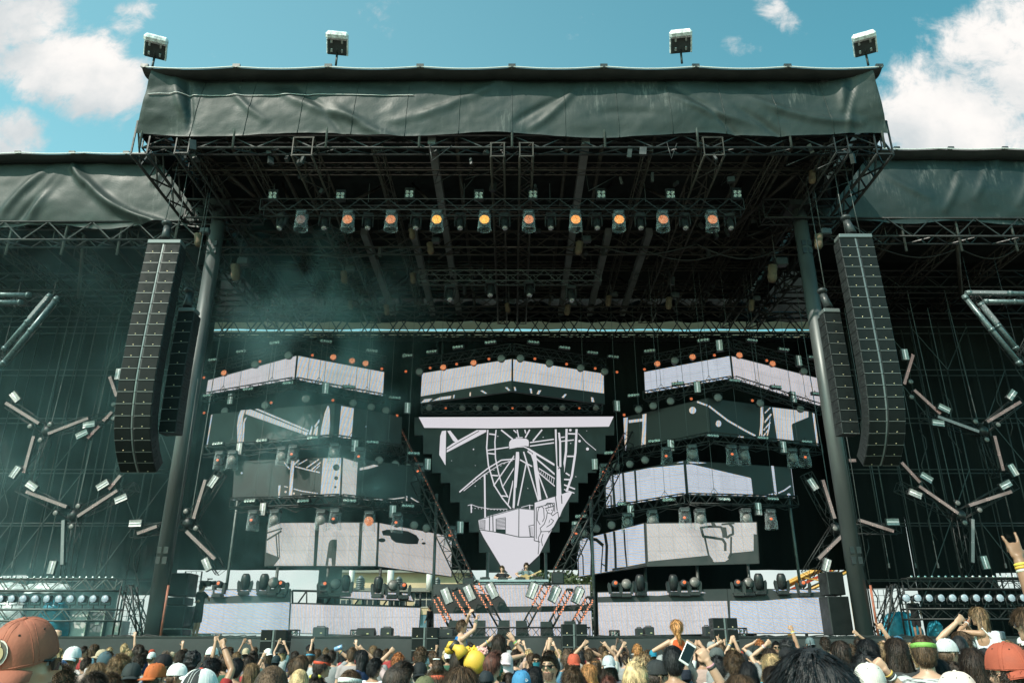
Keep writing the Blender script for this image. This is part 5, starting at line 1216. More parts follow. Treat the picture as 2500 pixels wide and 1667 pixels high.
for i, (x, y, r_) in enumerate(((385, 825, 24), (578, 800, 26), (770, 780, 28), (1113, 778, -22), (1303, 810, -26), (1500, 820, -26))):
    put(K_str, *CB(x, y), 30.9, 'tilted square strobe before the booth screen, %s' % nth(i, 6), (0, R(-r_), 0), 1.0)
def diag(points, sx, label):
    P = [W(u, v, Y) for u, v, Y in points]; o = P[-1].copy()
    t = thing('diagonal_truss', label, 'truss', o, group='diagonal trusses rising from the booth')
    m = MB(); m.truss(P[0]-o+Vector((-.35*sx, .35, 0)), P[-1]-o+Vector((-.35*sx, .35, 0)), .5, .5, seg=22, rc=.03, rd=.017); m.build('lattice', m_truss, t)
    s = MB(); s.chain([p-o for p in P], .03, 4); s.build('led_strip', m_led_faint, t)
    m = MB(); m.box((-.2*sx, .2, -.2), (.5, .5, .5), bev=.05); m.build('hinge', m_plast, t)
diag([(980, 1050, 37.5), (1156, 1412, 32.9)], 1, 'diagonal truss with red LED line rising left from the booth')
diag([(1524, 1060, 37.5), (1350, 1398, 32.9)], -1, 'diagonal truss with red LED line rising right from the booth')

# ------------------------------------------------------------------ side light stars
CL1, CL2 = crop(0, 500, 2.613), crop(0, 1050, 2.541); CR1, CR2 = crop(1900, 500, 2.613), crop(1900, 1067, 2.613)
YS = 33.5
def batten(p0, p1, label, mt, tube=False, w=.15, Y=None):
    Y = Y or YS; a, b = W(*p0, Y), W(*p1, Y); o = (a+b)/2; d = (b-a); L = d.length; d.normalize()
    t = thing('led_tube' if tube else 'led_batten', label, 'stage light', o, group='sleeved light tubes in the wings' if tube else 'LED battens on the wing star frames')
    yv = d.cross(Vector((0, -1, 0))).normalized()
    def bar(k0, k1, w_, y0, y1, nm, m_, par):
        q = [d*(L*k0)-yv*w_/2, d*(L*k1)-yv*w_/2, d*(L*k1)+yv*w_/2, d*(L*k0)+yv*w_/2]; m = MB(); m.prism(q, (0, y0, 0), (0, y1, 0)); return m.build(nm, m_, par)
    if tube:
        m = MB(); m.tube(-d*L/2, d*L/2, w*.62, 12); m.build('sleeve', m_tubeskin, t)
        for k in (-.46, 0, .46): m = MB(); m.tube(d*L*(k-.02), d*L*(k+.02), w*.75, 12); m.build('collar', m_tubeskin, t)
        if mt is not None: bar(-.45, -.05, w*.8, -w*.7, -w*.55, 'led_face', mt, t)
    else:
        bar(-.5, .5, w, -.02, .12, 'body', m_plast2, t); bar(-.49, .49, w*.86, -.032, -.022, 'led_face', mt, t)
        for k in (-.47, .47): m = MB(); m.box(d*L*k+Vector((0, .14, 0)), (.12, .12, .12)); m.build('clamp', m_truss, t)
def star_arm(m, p0, p1, o, off=.3):
    a, b = W(*p0, YS)-o, W(*p1, YS)-o; v = Vector((0, off+.15, 0))
    m.truss(a+v, b+v, .42, .42, seg=max(3, int((b-a).length/.55)), rc=.02, rd=.011)
def stars(side, bat, tubes, strobes, rounds, arms):
    for i, (c, x0, y0, x1, y1, dull) in enumerate(bat):
        p0, p1 = c(x0, y0), c(x1, y1); u = (p0[0]+p1[0])/2; v = (p0[1]+p1[1])/2
        ang = math.degrees(math.atan2(abs(p1[1]-p0[1]), abs(p1[0]-p0[0]))); how = 'upright' if ang > 65 else 'level' if ang < 24 else 'slanting'
        batten(p0, p1, '%s %s LED batten in the %s wing, %s down of %d' % ('dull' if dull else 'pink dotted', how, side, ORD[sorted(range(len(bat)), key=lambda q: bat[q][0](bat[q][1], bat[q][2])[1]).index(i)] if i < 14 else 'last', len(bat)), m_led_grey if dull else m_led_pink)
    for i, (c, x0, y0, x1, y1, mt) in enumerate(tubes):
        batten(c(x0, y0), c(x1, y1), '%s sleeved light tube high in the %s wing, %s' % ('slanting' if abs(y1-y0) > 100 else 'level', side, ('upper of its pair', 'lower of its pair', 'outer of its pair', 'inner of its pair')[i]), mt, True, .17, 30.6)
    for i, (c, x, y, r_) in enumerate(sorted(strobes, key=lambda s: s[0](s[1], s[2])[1])):
        put(K_str, *c(x, y), YS-.15, 'tilted white strobe on the star frames of the %s wing, %s from top' % (side, ORD[i]), (0, R(r_), 0), .92)
    for i, (c, x, y) in enumerate(sorted(rounds, key=lambda s: s[0](s[1], s[2])[1])):
        put(K_lamp, *c(x, y), YS-.1, 'small round lamp at a star joint of the %s wing, %s from top' % (side, ORD[i]), (0, 0, 0), .95)
    for nm, segs in arms:
        o = W(*segs[0][0](segs[0][1], segs[0][2]), YS); t = thing('star_frame', '%s of black lattice arms in the %s wing' % (nm, side), 'truss', o, group='star frames in the wings')
        for c, x0, y0, x1, y1 in segs:
            m = MB(); star_arm(m, c(x0, y0), c(x1, y1), o); m.build('arm', m_truss, t)
        x, y = segs[0][0](segs[0][1], segs[0][2]); m = MB(); m.ball((0, .4, 0), .28, 10, 8); m.build('hub', m_plast, t)
        m = MB(); m.tube((0, .5, 0), (0, .8, 18.0-o.z), .02, 4); m.build('hanging_cable', m_chain, t)
stars('left', [(CL1, 700, 1095, 745, 1222, 0), (CL1, 35, 1262, 250, 1395, 0), (CL1, 305, 1460, 565, 1360, 0), (CL1, 558, 1490, 635, 1410, 0), (CL1, 660, 1380, 715, 1320, 0), (CL2, 210, 35, 147, 265, 0), (CL2, 160, 380, 415, 475, 0), (CL2, 480, 535, 730, 372, 0), (CL2, 393, 555, 385, 835, 1), (CL2, 675, 368, 748, 280, 0), (CL2, 850, 640, 975, 595, 0), (CL2, 1275, 305, 1200, 550, 0), (CL2, 1155, 625, 1335, 800, 0)],
      [(CL1, -200, 572, 195, 575, m_led_grey), (CL1, -200, 622, 140, 622, None), (CL1, 372, 585, 10, 1025, None), (CL1, 325, 570, 20, 930, m_led_grey)],
      [(CL1, 97, 1225, -45), (CL1, 757, 1080, 0), (CL1, 568, 1402, 80), (CL1, 523, 1463, 60), (CL2, 95, 260, 25), (CL2, 198, 345, -60), (CL2, 637, 340, 55), (CL2, 750, 425, 65), (CL2, 840, 577, 88), (CL2, 1322, 318, 28), (CL2, 1283, 830, -30), (CL2, 322, 850, 4)],
      [(CL1, 192, 1412), (CL1, 318, 1400), (CL1, 257, 1500), (CL1, 725, 1362), (CL1, 725, 1272), (CL2, 345, 513), (CL2, 485, 470), (CL2, 443, 597), (CL2, 1153, 503), (CL2, 1215, 608), (CL2, 1098, 550)],
      [('upper star', [(CL1, 275, 1430, 30, 1260), (CL1, 275, 1430, 700, 1330), (CL1, 275, 1430, 130, 1790)]), ('lower star', [(CL2, 430, 520, 90, 345), (CL2, 430, 520, 820, 340), (CL2, 430, 520, 385, 900)]), ('inner star', [(CL2, 1150, 570, 1350, 250), (CL2, 1150, 570, 1350, 870), (CL2, 1150, 570, 790, 630)])])
stars('right', [(CR1, 860, 955, 803, 1145, 0), (CR1, 865, 1180, 1035, 1335, 0), (CR1, 1015, 1350, 1282, 1447, 1), (CR1, 1330, 1385, 1548, 1255, 0), (CR2, 1378, -10, 1435, 215, 0), (CR2, 785, 160, 905, 290, 0), (CR2, 895, 310, 1150, 487, 0), (CR2, 1215, 435, 1490, 345, 0), (CR2, 1240, 520, 1240, 800, 1), (CR2, 283, 270, 360, 520, 0), (CR2, 415, 620, 255, 775, 0), (CR2, 515, 528, 738, 600, 0), (CR2, 450, 148, 495, 148, 0)],
      [(CR1, 1195, 562, 1760, 568, m_led_grey), (CR1, 1310, 617, 1700, 620, None), (CR1, 1180, 575, 1550, 1025, None), (CR1, 1285, 625, 1525, 925, m_led_grey)],
      [(CR1, 808, 955, 0), (CR1, 1058, 1300, -60), (CR1, 1020, 1392, -82), (CR1, 1488, 1212, 42), (CR2, 875, 362, -65), (CR2, 945, 258, -55), (CR2, 1497, 210, -20), (CR2, 1450, 303, 65), (CR2, 730, 540, 90), (CR2, 1318, 798, -6), (CR2, 220, 300, -28), (CR2, 308, 815, 22)],
      [(CR1, 845, 1128), (CR1, 850, 1225), (CR1, 1258, 1382), (CR1, 1402, 1402), (CR1, 1330, 1497), (CR2, 1145, 420), (CR2, 1285, 465), (CR2, 1190, 545), (CR2, 363, 582)],
      [('upper star', [(CR1, 1330, 1430, 950, 1330), (CR1, 1330, 1430, 1570, 1230), (CR1, 1330, 1430, 1440, 1720)]), ('lower star', [(CR2, 1185, 490, 790, 300), (CR2, 1185, 490, 1540, 290), (CR2, 1185, 490, 1260, 890)]), ('inner star', [(CR2, 390, 575, 200, 220), (CR2, 390, 575, 210, 870), (CR2, 390, 575, 800, 575)])])
def tube_frames():
    for side, c, q in (('left', CL1, [(330, 610), (0, 1010), (-180, 600)]), ('right', CR1, [(1240, 600), (1545, 1000), (1750, 595)])):
        P = [W(*c(x, y), 31.1) for x, y in q]; o = P[0].copy(); t = thing('triangle_frame', 'triangular lattice frame behind the sleeved tubes high in the %s wing' % side, 'truss', o); m = MB()
        for a, b in ((0, 1), (1, 2), (2, 0)): m.truss(P[a]-o, P[b]-o, .4, .4, seg=8, rc=.022, rd=.012)
        for p in P: m.tube(p-o, p-o+Vector((0, 0, 18.2-p.z)), .012, 4)
        m.build('lattice', m_truss, t)
tube_frames()
def scaffold(side, x0, x1):
    t = thing('scaffold_frame', 'dim scaffolding of thin tubes against the black cloth of the %s wing' % side, 'scaffold', (0, 37.6, ZD)); m = MB(); rnd = random.Random(len(side)); k = 7
    xs = [x0+(x1-x0)*i/k for i in range(k+1)]; zs = [0, 2.6, 5.2, 7.8, 10.4, 13.0, 15.4]
    for x in xs:
        for y in (0, .9): m.tube((x, y, 0), (x, y, 15.6), .035, 5)
    for z in zs[1:]:
        for y in (0, .9): m.tube((x0, y, z), (x1, y, z), .03, 5)
    for i in range(k):
        for j in range(6):
            if rnd.random() < .55: a, b = ((xs[i], zs[j]), (xs[i+1], zs[j+1])) if rnd.random() < .5 else ((xs[i+1], zs[j]), (xs[i], zs[j+1])); m.tube((a[0], -.05, a[1]), (b[0], -.05, b[1]), .025, 4)
    m.build('tubes', m_steel, t)
    for i in range(9):
        x, z = rnd.uniform(x0, x1), rnd.uniform(4, 14); c = MB(); c.chain([(x+.25*math.sin(q*1.1+i), -.12, z-q*.45) for q in range(8)], .03, 5); c.build('cable', m_cable, t)
scaffold('left', -27, -16.6); scaffold('right', 16.6, 27)
# thin hanging lines in the wings
for side, us in (('left', (30, 75, 110, 150, 205, 245)), ('right', (2170, 2235, 2290, 2345, 2400, 2455))):
    for i, u in enumerate(us):
        a = W(u, 1380, 34.6); t = thing('hanging_cable', 'thin cable hanging in the %s wing, %s' % (side, nth(i, len(us))), 'cable', (a.x, 34.6, a.z), group='thin cables hanging in the wings')
        m = MB(); m.tube((0, 0, 0), (0, 0, 17.2-a.z), .018, 4); m.build('line', m_cable if i % 2 else m_chain, t)
        m = MB(); m.box((0, 0, 0), (.06, .06, .2)); m.build('hook', m_chain, t)

# ------------------------------------------------------------------ low light rails at both sides
def light_rail(side):
    s = -1 if side == 'left' else 1; Y = 29.6
    if s < 0: u0, u1 = -120, 290; lu = [2, 29, 57, 86, 115, 144, 172, 200, 228, 257]
    else: u0, u1 = 2210, 2640; lu = [2212, 2240, 2268, 2297, 2325, 2354, 2383, 2412, 2441, 2469, 2497]
    vt, vm, va, vb = (1413, 1441, 1487, 1515) if s < 0 else (1411, 1438, 1486, 1511)
    o = W((u0+u1)/2, vm, Y); t = thing('light_rail', 'low black truss with a row of round lamps at the %s side of the stage' % side, 'truss', (o.x, Y, ZD))
    def seg(v, k): p = W(u0 if k == 0 else u1, v, Y); return p-Vector((o.x, Y, ZD))
    for (vA, vB, nm) in ((vt, vm, 'upper_truss'), (va, vb, 'lower_truss')):
        a, b, c, d = seg(vA, 0), seg(vA, 1), seg(vB, 0), seg(vB, 1); m = MB(); h = a.z-c.z; mm = (a+c)/2; nn = (b+d)/2; nn.z = mm.z
        m.truss(mm, nn, .45, h, seg=16, rc=.032, rd=.018); m.build(nm, m_pole if s < 0 else m_truss, t)
    zt = seg(vt, 0).z; ue = u1 if s < 0 else u0; pe = W(ue, 1500, Y).x-o.x
    for dx in (0, -.9*s):
        for y in (-.2, .25):
            m = MB(); m.tube((pe+dx, y, 0), (pe+dx*.4, y, zt-.25), .035, 6); m.build('leg', m_truss, t)
    m = MB(); m.truss((pe-.1*s, 0, zt-.3), (pe-1.1*s+2.2*s*0, 0, .1), .35, .35, seg=6, rc=.025, rd=.014); m.build('end_brace', m_truss, t)
    far = W(u0 if s < 0 else u1, 1500, Y).x-o.x
    m = MB(); m.tube((far, 0, 0), (far, 0, zt-.2), .035, 6); m.build('leg', m_truss, t)
    for i in range(26):
        k = i/25; x = (W(u0+8, 1413, Y).x*(1-k)+W(u1-8, 1413, Y).x*k)-o.x; m = MB(); m.ball((x, -.25, zt+.04), (.05, .035, .045), 8, 5)
        m.build('pixel_lamp', m_glassy, t)
    for i, u in enumerate(lu):
        p = W(u, 1461 if s < 0 else 1459, Y-.25)
        q = dup(K_rail, p, (0, 0, R((i*31) % 24-12)), 'round blue grey lamp on the %s light rail, %s' % (side, nth(i, len(lu))))
def make_rail_lamp():
    t = thing('rail_lamp', 'x', 'stage light', group='round lamps on the low light rails')
    m = MB(); m.lathe([(.07, -.26), (.12, -.2), (.14, 0), (.142, .03)], 18, FR); m.build('housing', m_plast, t)
    m = MB(); m.lathe([(.127, .032), (.125, .04)], 18, FR); m.build('lens', m_rail, t)
    m = MB(); m.chain([(-.17, .08, 0), (-.17, .1, -.2), (.17, .1, -.2), (.17, .08, 0)], .018, 5); m.tube((0, .1, -.2), (0, .1, -.32), .02, 5); m.build('yoke', m_truss, t)
    return t
m_rail = dots_material('rail_lamp_face', (.10, .16, .20), (.62, .74, .80), .75, 24, bg=(.2, .25, .28))
K_rail = make_rail_lamp(); PROTOS.append(K_rail)
light_rail('left'); light_rail('right')
# cases, covers and sheets near the rails
def case(u0, u1, v0, v1, Y, label, mt, cat='case'):
    a, c = W(u0, v0, Y), W(u1, v1, Y); w = c.x-a.x; z0 = ZD; h = a.z-z0
    t = thing('flight_case', label, cat, ((a.x+c.x)/2, Y, z0), group='equipment cases at the stage sides'); m = MB(); m.box((0, .35, h/2), (w, .7, h), bev=.02); b = m.build('box', mt, t)
    m = MB()
    for sx in (-1, 1):
        m.box((sx*w/2, -.004, h/2), (.04, .03, h+.02)); m.box((0, -.006, h/2+sx*(h/2-.02)), (w, .03, .04))
    m.build('edge_trim', m_alu, b); m = MB(); m.box((w*.2, -.01, h*.55), (.16, .02, .12)); m.build('latch', m_alu, b)
m_case_w = mat('case_white', (.55, .56, .54), .5, var=.15, vscale=3); m_case_g = mat('case_grey', (.14, .16, .17), .5, var=.2, vscale=3)
case(152, 205, 1488, 1546, 30.4, 'white and grey case with metal edges at the left stage side', m_case_w); case(210, 247, 1490, 1546, 30.5, 'grey equipment case with metal edges at the left stage side', m_case_g); case(262, 292, 1514, 1548, 30.8, 'small white case at the foot of the left light rail', m_case_w)
def heap(u0, u1, v0, v1, Y, label, mt, name='cover_sheet', seed=1, zb_=None):
    a, c = W(u0, v0, Y), W(u1, v1, Y); w = (c.x-a.x)/2; z0 = ZD if zb_ is None else c.z; h = a.z-z0
    def fn(u, v):
        th = 2*PI*u; k = math.cos(v*PI/2); rr = k**.5*(1+.22*fbm((math.cos(th)*1.5, math.sin(th)*1.5, v*2+seed)))
        return (w*rr*math.cos(th), .4*rr*math.sin(th), h*math.sin(v*PI/2)*(1+.18*fbm((math.cos(th)*2, math.sin(th)*2, seed+5)))+.06*fbm((th*3, v*4, seed)))
    m = MB(); m.grid(fn, 36, 14); o = m.build(name, mt, None, ((a.x+c.x)/2, Y, z0)); return tag(o, label, 'tarpaulin', 'plastic sheets at the stage sides')
m_clear = mat('milky_sheet', (.48, .52, .52), .25, var=.35, vscale=6, bump=.7, bscale=7)
heap(100, 160, 1470, 1545, 30.2, 'bright blue plastic sheet over gear in the left wing', m_blue, seed=2); heap(2262, 2304, 1518, 1548, 30.6, 'blue plastic sheet over gear under the right light rail', m_blue, seed=5); heap(2145, 2250, 1496, 1548, 32.5, 'wide dull blue sheet behind the right light rail', m_blue, seed=7)
heap(-10, 60, 1462, 1545, 31.2, 'crumpled milky plastic sheet under the left light rail', m_clear, seed=9); heap(62, 175, 1424, 1448, 31.4, 'milky plastic sheet lying on the left rail top', m_clear, seed=11, zb_=1); heap(-40, 70, 1424, 1446, 31.6, 'milky plastic sheet at the far left rail top', m_clear, seed=13, zb_=1)
# chain bags and hoists under the roof
def hoist(u, v, Y, label, s=1.0):
    p = W(u, v, Y); t = thing('chain_hoist', label, 'hoist', p, group='chain hoists under the roof')
    m = MB(); m.tube((0, 0, .3*s), (0, 0, max(.6, 19.6-p.z)), .018, 5); m.build('chain', m_chain, t)
    m = MB(); m.box((.18*s, 0, .15*s), (.42*s, .28*s, .30*s), bev=.05); m.build('motor', m_plast2, t)
    m = MB(); m.lathe([(.13*s, 0), (.17*s, -.02*s), (.15*s, -.25*s), (.17*s, -.45*s), (.12*s, -.60*s), (.03*s, -.64*s)], 10, Matrix.Translation((-.12*s, 0, .02*s)) @ Matrix.Rotation(.15*(1 if u > 1250 else -1), 4, 'Y')); m.build('chain_bag', m_bag, t)
for i, (u, v, Y, w, s) in enumerate(((1055, 594, 30, 'over the amber lights', .9), (1422, 592, 30, 'right of the centre', 1.0), (845, 664, 33, 'left of the inner truss', 1.0), (1012, 668, 34, 'at the left end of the inner truss', .9), (1392, 746, 36, 'behind the inner truss lights', .9), (1242, 742, 36, 'in the middle of the roof', .8), (948, 746, 36, 'high above the left top screen', .9), (1640, 728, 35, 'high above the right top screen', 1.0), (1492, 724, 36, 'above the gap right of centre', .9), (1895, 650, 30.5, 'large pale one by the right column head', 1.3), (582, 648, 30.5, 'large pale one by the left column head', 1.2), (1010, 560, 29, 'behind the front truss on the left', .8), (2006, 575, 27, 'above the right speakers', 1.0), (490, 572, 27, 'above the left speakers', .9), (1990, 420, 26.5, 'under the roof edge at the right', .9), (860, 735, 37, 'above the left screens', .8), (1840, 735, 35, 'near the right column', .9))):
    hoist(u, v, Y, 'chain hoist with hanging bag %s' % w, s)
def power_cables():
    m = MB()
    for (u0, v0, u1, v1, Y, sag) in ((1450, 598, 1700, 596, 31, .5), (1700, 596, 1930, 592, 31, .8), (1560, 606, 1800, 600, 31.5, .7), (700, 606, 1000, 604, 31, .5), (2140, 604, 2340, 606, 31, .5), (2340, 606, 2490, 600, 31, .6)):
        a, b = W(u0, v0, Y), W(u1, v1, Y); m.chain([a.lerp(b, i/12)-Vector((0, 0, sag*math.sin(PI*i/12))) for i in range(13)], .035, 5)
    tag(m.build('slack_cables', m_cable), 'slack black power cables looped under the roof trusses', 'cable', kind='stuff')
power_cables()
def drop(o):
    for c in list(o.children): drop(c)
    bpy.data.objects.remove(o)
for k in PROTOS: drop(k)
# ------------------------------------------------------------------ people
m_skin = mat('skin', rough=.5, objcol=True, var=.08, vscale=9, bump=.08, bscale=60, bdist=.004)
m_lips = mat('lips', (.30, .10, .08), .45)
m_dark = mat('dark_line', (.02, .014, .01), .5)
m_eyew = mat('eye_white', (.6, .58, .55), .3)
m_hair = mat('hair', rough=.52, objcol=True, var=.5, vscale=30, stretch=(1, 1, .3), spec=.35, bump=.7, bscale=85, bdist=.012)
def strands():
    nt = m_hair.node_tree; new, M, smooth, mix = ngroup(nt); b = [n for n in nt.nodes if n.type == 'BSDF_PRINCIPLED'][0]
    src = b.inputs['Base Color'].links[0].from_socket; ge = new('ShaderNodeNewGeometry'); r = smooth(ge.outputs['Random Per Island'], 0, 1, .45, 2.1)
    cb = new('ShaderNodeCombineXYZ')
    for i in range(3): nt.links.new(r, cb.inputs[i])
    nt.links.new(mix(1.0, src, cb.outputs[0], 'MULTIPLY'), b.inputs['Base Color'])
strands()
m_cloth = mat('cloth', rough=.8, objcol=True, var=.14, vscale=5, bump=.35, bscale=16, bdist=.02, spec=.2)
m_cap = mat('cap_twill', rough=.75, objcol=True, var=.10, vscale=14, bump=.25, bscale=120, bdist=.004, spec=.25)
m_capw = mat('cap_white', (.72, .72, .70), .75, var=.06, vscale=10); m_capk = mat('cap_black', (.02, .022, .024), .75, var=.2, vscale=10); m_button_r = mat('red_button', (.5, .05, .02), .6)
m_shade = mat('dark_lens_glass', (.008, .008, .008), .12)
m_acc = mat('plain_accessory', rough=.6, objcol=True)
SKIN = {'l': (.52, .31, .21), 'm': (.40, .225, .14), 't': (.28, .15, .09), 'd': (.09, .05, .032)}
HAIR = {'black': (.008, .008, .009), 'dark': (.022, .014, .010), 'brown': (.055, .032, .018), 'lightbrown': (.13, .08, .042), 'blond': (.36, .25, .13), 'strawberry': (.34, .16, .06), 'redbrown': (.06, .02, .013), 'copper': (.24, .085, .03)}
HAIRW = {'black': 'black', 'dark': 'dark brown', 'brown': 'brown', 'lightbrown': 'light brown', 'blond': 'blond', 'strawberry': 'strawberry blond', 'redbrown': 'reddish brown', 'copper': 'copper'}
HC = Vector((0, .008, 1.632)); HR = Vector((.076, .097, .118))

def remesh(mb, vox, mats, sm=2):
    me = bpy.data.meshes.new('tmp'); me.from_pydata([tuple(p) for p in mb.v], [], mb.f); me.update()
    o = bpy.data.objects.new('tmp', me); COL.objects.link(o)
    md = o.modifiers.new('r', 'REMESH'); md.mode = 'VOXEL'; md.voxel_size = vox
    if sm: s = o.modifiers.new('s', 'SMOOTH'); s.factor = .5; s.iterations = sm
    dg = bpy.context.evaluated_depsgraph_get(); dg.update()
    r = bpy.data.meshes.new_from_object(o.evaluated_get(dg)); bpy.data.objects.remove(o); bpy.data.meshes.remove(me)
    r.materials.clear()
    for m in mats: r.materials.append(m)
    r.polygons.foreach_set('use_smooth', [True]*len(r.polygons))
    return r
def rings(mb, rs, n=18):
    """closed loft of ellipses (z, rx, ry, cy)"""
    vs = []; k = len(rs)
    for z, rx, ry, cy in rs:
        for j in range(n):
            t = 2*PI*j/n; vs.append(Vector((rx*math.copysign(abs(math.cos(t))**.85, math.cos(t)), cy+ry*math.copysign(abs(math.sin(t))**.85, math.sin(t)), z)))
    fs = [(i*n+j, i*n+(j+1) % n, (i+1)*n+(j+1) % n, (i+1)*n+j) for i in range(k-1) for j in range(n)]+[tuple(range(n-1, -1, -1)), tuple((k-1)*n+j for j in range(n))]
    mb.add(vs, fs, 0, True)
TORSO_M = [(.86, .165, .105, 0), (.98, .16, .10, 0), (1.08, .145, .095, .005), (1.2, .165, .108, .0), (1.32, .185, .115, -.005), (1.41, .175, .095, -.01), (1.455, .125, .075, -.01), (1.485, .07, .06, -.008)]
TORSO_F = [(.86, .165, .11, 0), (.96, .165, .105, 0), (1.08, .122, .085, .005), (1.2, .138, .095, .0), (1.31, .158, .105, .0), (1.40, .152, .08, -.01), (1.45, .11, .065, -.01), (1.48, .06, .055, -.008)]
def ik(S, T, L1, L2, pole):
    S = Vector(S); T = Vector(T); d = T-S; L = d.length
    if L > (L1+L2)*.995: T = S+d.normalized()*(L1+L2)*.995; d = T-S; L = d.length
    a = (L1*L1-L2*L2+L*L)/(2*L); h = math.sqrt(max(0, L1*L1-a*a)); d.normalize()
    p = Vector(pole); p = (p-d*p.dot(d)).normalized()
    return S+d*a+p*h, T
CURL = {'open': (.10, .15), 'relaxed': (.5, .5), 'fist': (1.45, 1.5), 'grip': (1.0, .9)}
def hand(mb, wr, d, side, n, pose):
    """palm, four fingers, thumb; d along the hand, n palm normal"""
    d = d.normalized(); n = (n-d*n.dot(d)).normalized(); s = d.cross(n)*side
    c = wr+d*.05
    rot = Matrix((s, d, n)).transposed()
    mb.ball(c, (.041, .055, .017), 12, 8, rot)
    mb.chain([wr-d*.02, wr+d*.03], [.026, .028], 8)
    for i in range(4):
        b = wr+d*.088+s*((1.5-i)*.0205)+n*.002; L = (.072, .082, .076, .058)[i]
        c1, c2 = CURL['open']
        if pose == 'fist': c1, c2 = CURL['fist']
        elif pose == 'point': c1, c2 = CURL['open'] if i == 0 else CURL['fist']
        elif pose == 'peace': c1, c2 = CURL['open'] if i < 2 else CURL['fist']
        elif pose == 'horns': c1, c2 = CURL['open'] if i in (0, 3) else CURL['fist']
        elif pose == 'mid': c1, c2 = CURL['open'] if i == 1 else CURL['fist']
        elif pose in CURL: c1, c2 = CURL[pose]
        spread = s*((1.5-i)*(.10 if c1 < .4 else .02))
        e1 = (d*math.cos(c1)+n*math.sin(c1)+spread).normalized(); e2 = (d*math.cos(c1+c2)+n*math.sin(c1+c2)+spread).normalized()
        mb.chain([b-d*.02, b, b+e1*L*.5, b+e1*L*.5+e2*L*.5], [.0105, .0105, .0098, .0085], 7)
    tb = wr+d*.035+s*.034
    if pose in ('fist', 'point', 'peace', 'mid', 'grip', 'horns'): tp = [tb, tb+s*.018+n*.02+d*.018, tb+d*.05+n*.042-s*.012]
    elif pose == 'thumb': tp = [tb, tb+s*.02+d*.03, tb+s*.028+d*.075]
    else: tp = [tb, tb+s*.03+d*.025+n*.008, tb+s*.045+d*.062+n*.012]
    mb.chain(tp, [.0135, .0115, .0095], 7)
def body(female=False, arms=None, legs='stand', vox=.0095, hands=None, lean=0.0):
    """arms: {'R': wrist target or None, 'L': ...} in body space, facing +y. returns body mesh, shirt builder data"""
    mb = MB(); T = TORSO_F if female else TORSO_M
    rings(mb, T)
    mb.chain([(0, -.012, 1.44), (0, -.004, 1.50), (0, .006, 1.57)], [.068 if not female else .058, .056 if not female else .047, .054 if not female else .047], 12)
    mb.ball(HC, HR, 20, 14); mb.ball((0, .045, 1.572), (.056, .058, .062), 14, 10); mb.ball((0, .07, 1.60), (.05, .035, .05), 12, 8)
    mb.chain([(0, .098, 1.652), (0, .112, 1.628), (0, .121, 1.612)], [.009, .013, .016], 8); mb.ball((0, .078, 1.663), (.062, .028, .014), 12, 6)
    mb.ball((0, .092, 1.577), (.026, .016, .012), 10, 6); mb.ball((0, .085, 1.535), (.024, .02, .018), 10, 6)
    for s in (-1, 1): mb.ball((s*.079, .0, 1.625), (.011, .024, .034), 8, 8); mb.ball((s*.045, .078, 1.61), (.022, .02, .02), 8, 6)
    joints = {}
    for nm, s in (('R', 1), ('L', -1)):
        S = Vector((s*(.185 if not female else .158), -.008, 1.405)); tgt = (arms or {}).get(nm)
        if tgt is None:
            E = Vector((s*(.24 if not female else .205), -.02, 1.13)); Wr = E+Vector((s*.01, .11, -.22)); hp = 'relaxed'
        else:
            pole = Vector((s*.9, .3, -.5)); E, Wr = ik(S, tgt, .29, .265, pole); hp = (hands or {}).get(nm, 'open')
        r = (.052, .043, .045, .030) if not female else (.043, .037, .038, .025)
        mb.ball(S+Vector((-s*.012, 0, .0)), (.062, .06, .06) if not female else (.05, .05, .05), 12, 8)
        mb.chain([S, S.lerp(E, .4), E, E.lerp(Wr, .35), Wr], [r[0], r[1]*1.08, r[1]*.88, r[2]*.9, r[3]], 10)
        d = (Wr-E).normalized()
        nrm = Vector((0, 1, .1)) if tgt is not None else Vector((-s, 0, 0))
        hand(mb, Wr, d if tgt is None or d.z > -.2 else d, s, nrm, hp)
        joints[nm] = (S, E, Wr, d)
    legj = []
    for s in (-1, 1):
        H = Vector((s*.088, 0, .90))
        if legs == 'stand': K, A = Vector((s*.10, .015, .49)), Vector((s*.105, -.02, .085)); f = Vector((0, 1, 0))
        elif legs == 'ride': K, A = Vector((s*.13, .40, .86)), Vector((s*.12, .42, .45)); f = Vector((0, .8, -.5))
        mb.chain([H, H.lerp(K, .35), K, K.lerp(A, .35), A], [.088, .082, .055, .056, .036], 12)
        mb.chain([A+Vector((0, -.03, -.02)), A+f*.10+Vector((0, 0, -.045)), A+f*.19+Vector((0, 0, -.052))], [.042, .038, .028], 8)
        legj.append((H, K, A))
    me = remesh(mb, vox, [m_skin, m_lips, m_dark, m_eyew])
    cs = [0.0]*(3*len(me.polygons)); me.polygons.foreach_get('center', cs); mi = [0]*len(me.polygons)
    for i in range(len(mi)):
        x, y, z = cs[3*i:3*i+3]
        if y > .085 and 1.55 < z < 1.70:
            ax = abs(x)
            if 1.571 < z < 1.585 and ax < .025: mi[i] = 1
            elif 1.662 < z < 1.672 and .015 < ax < .052: mi[i] = 2
            elif ((ax-.032)/.015)**2+((z-1.643)/.007)**2 < 1: mi[i] = 2 if abs(ax-.032) < .007 else 3
    me.polygons.foreach_set('material_index', mi)
    return me, joints, legj, T
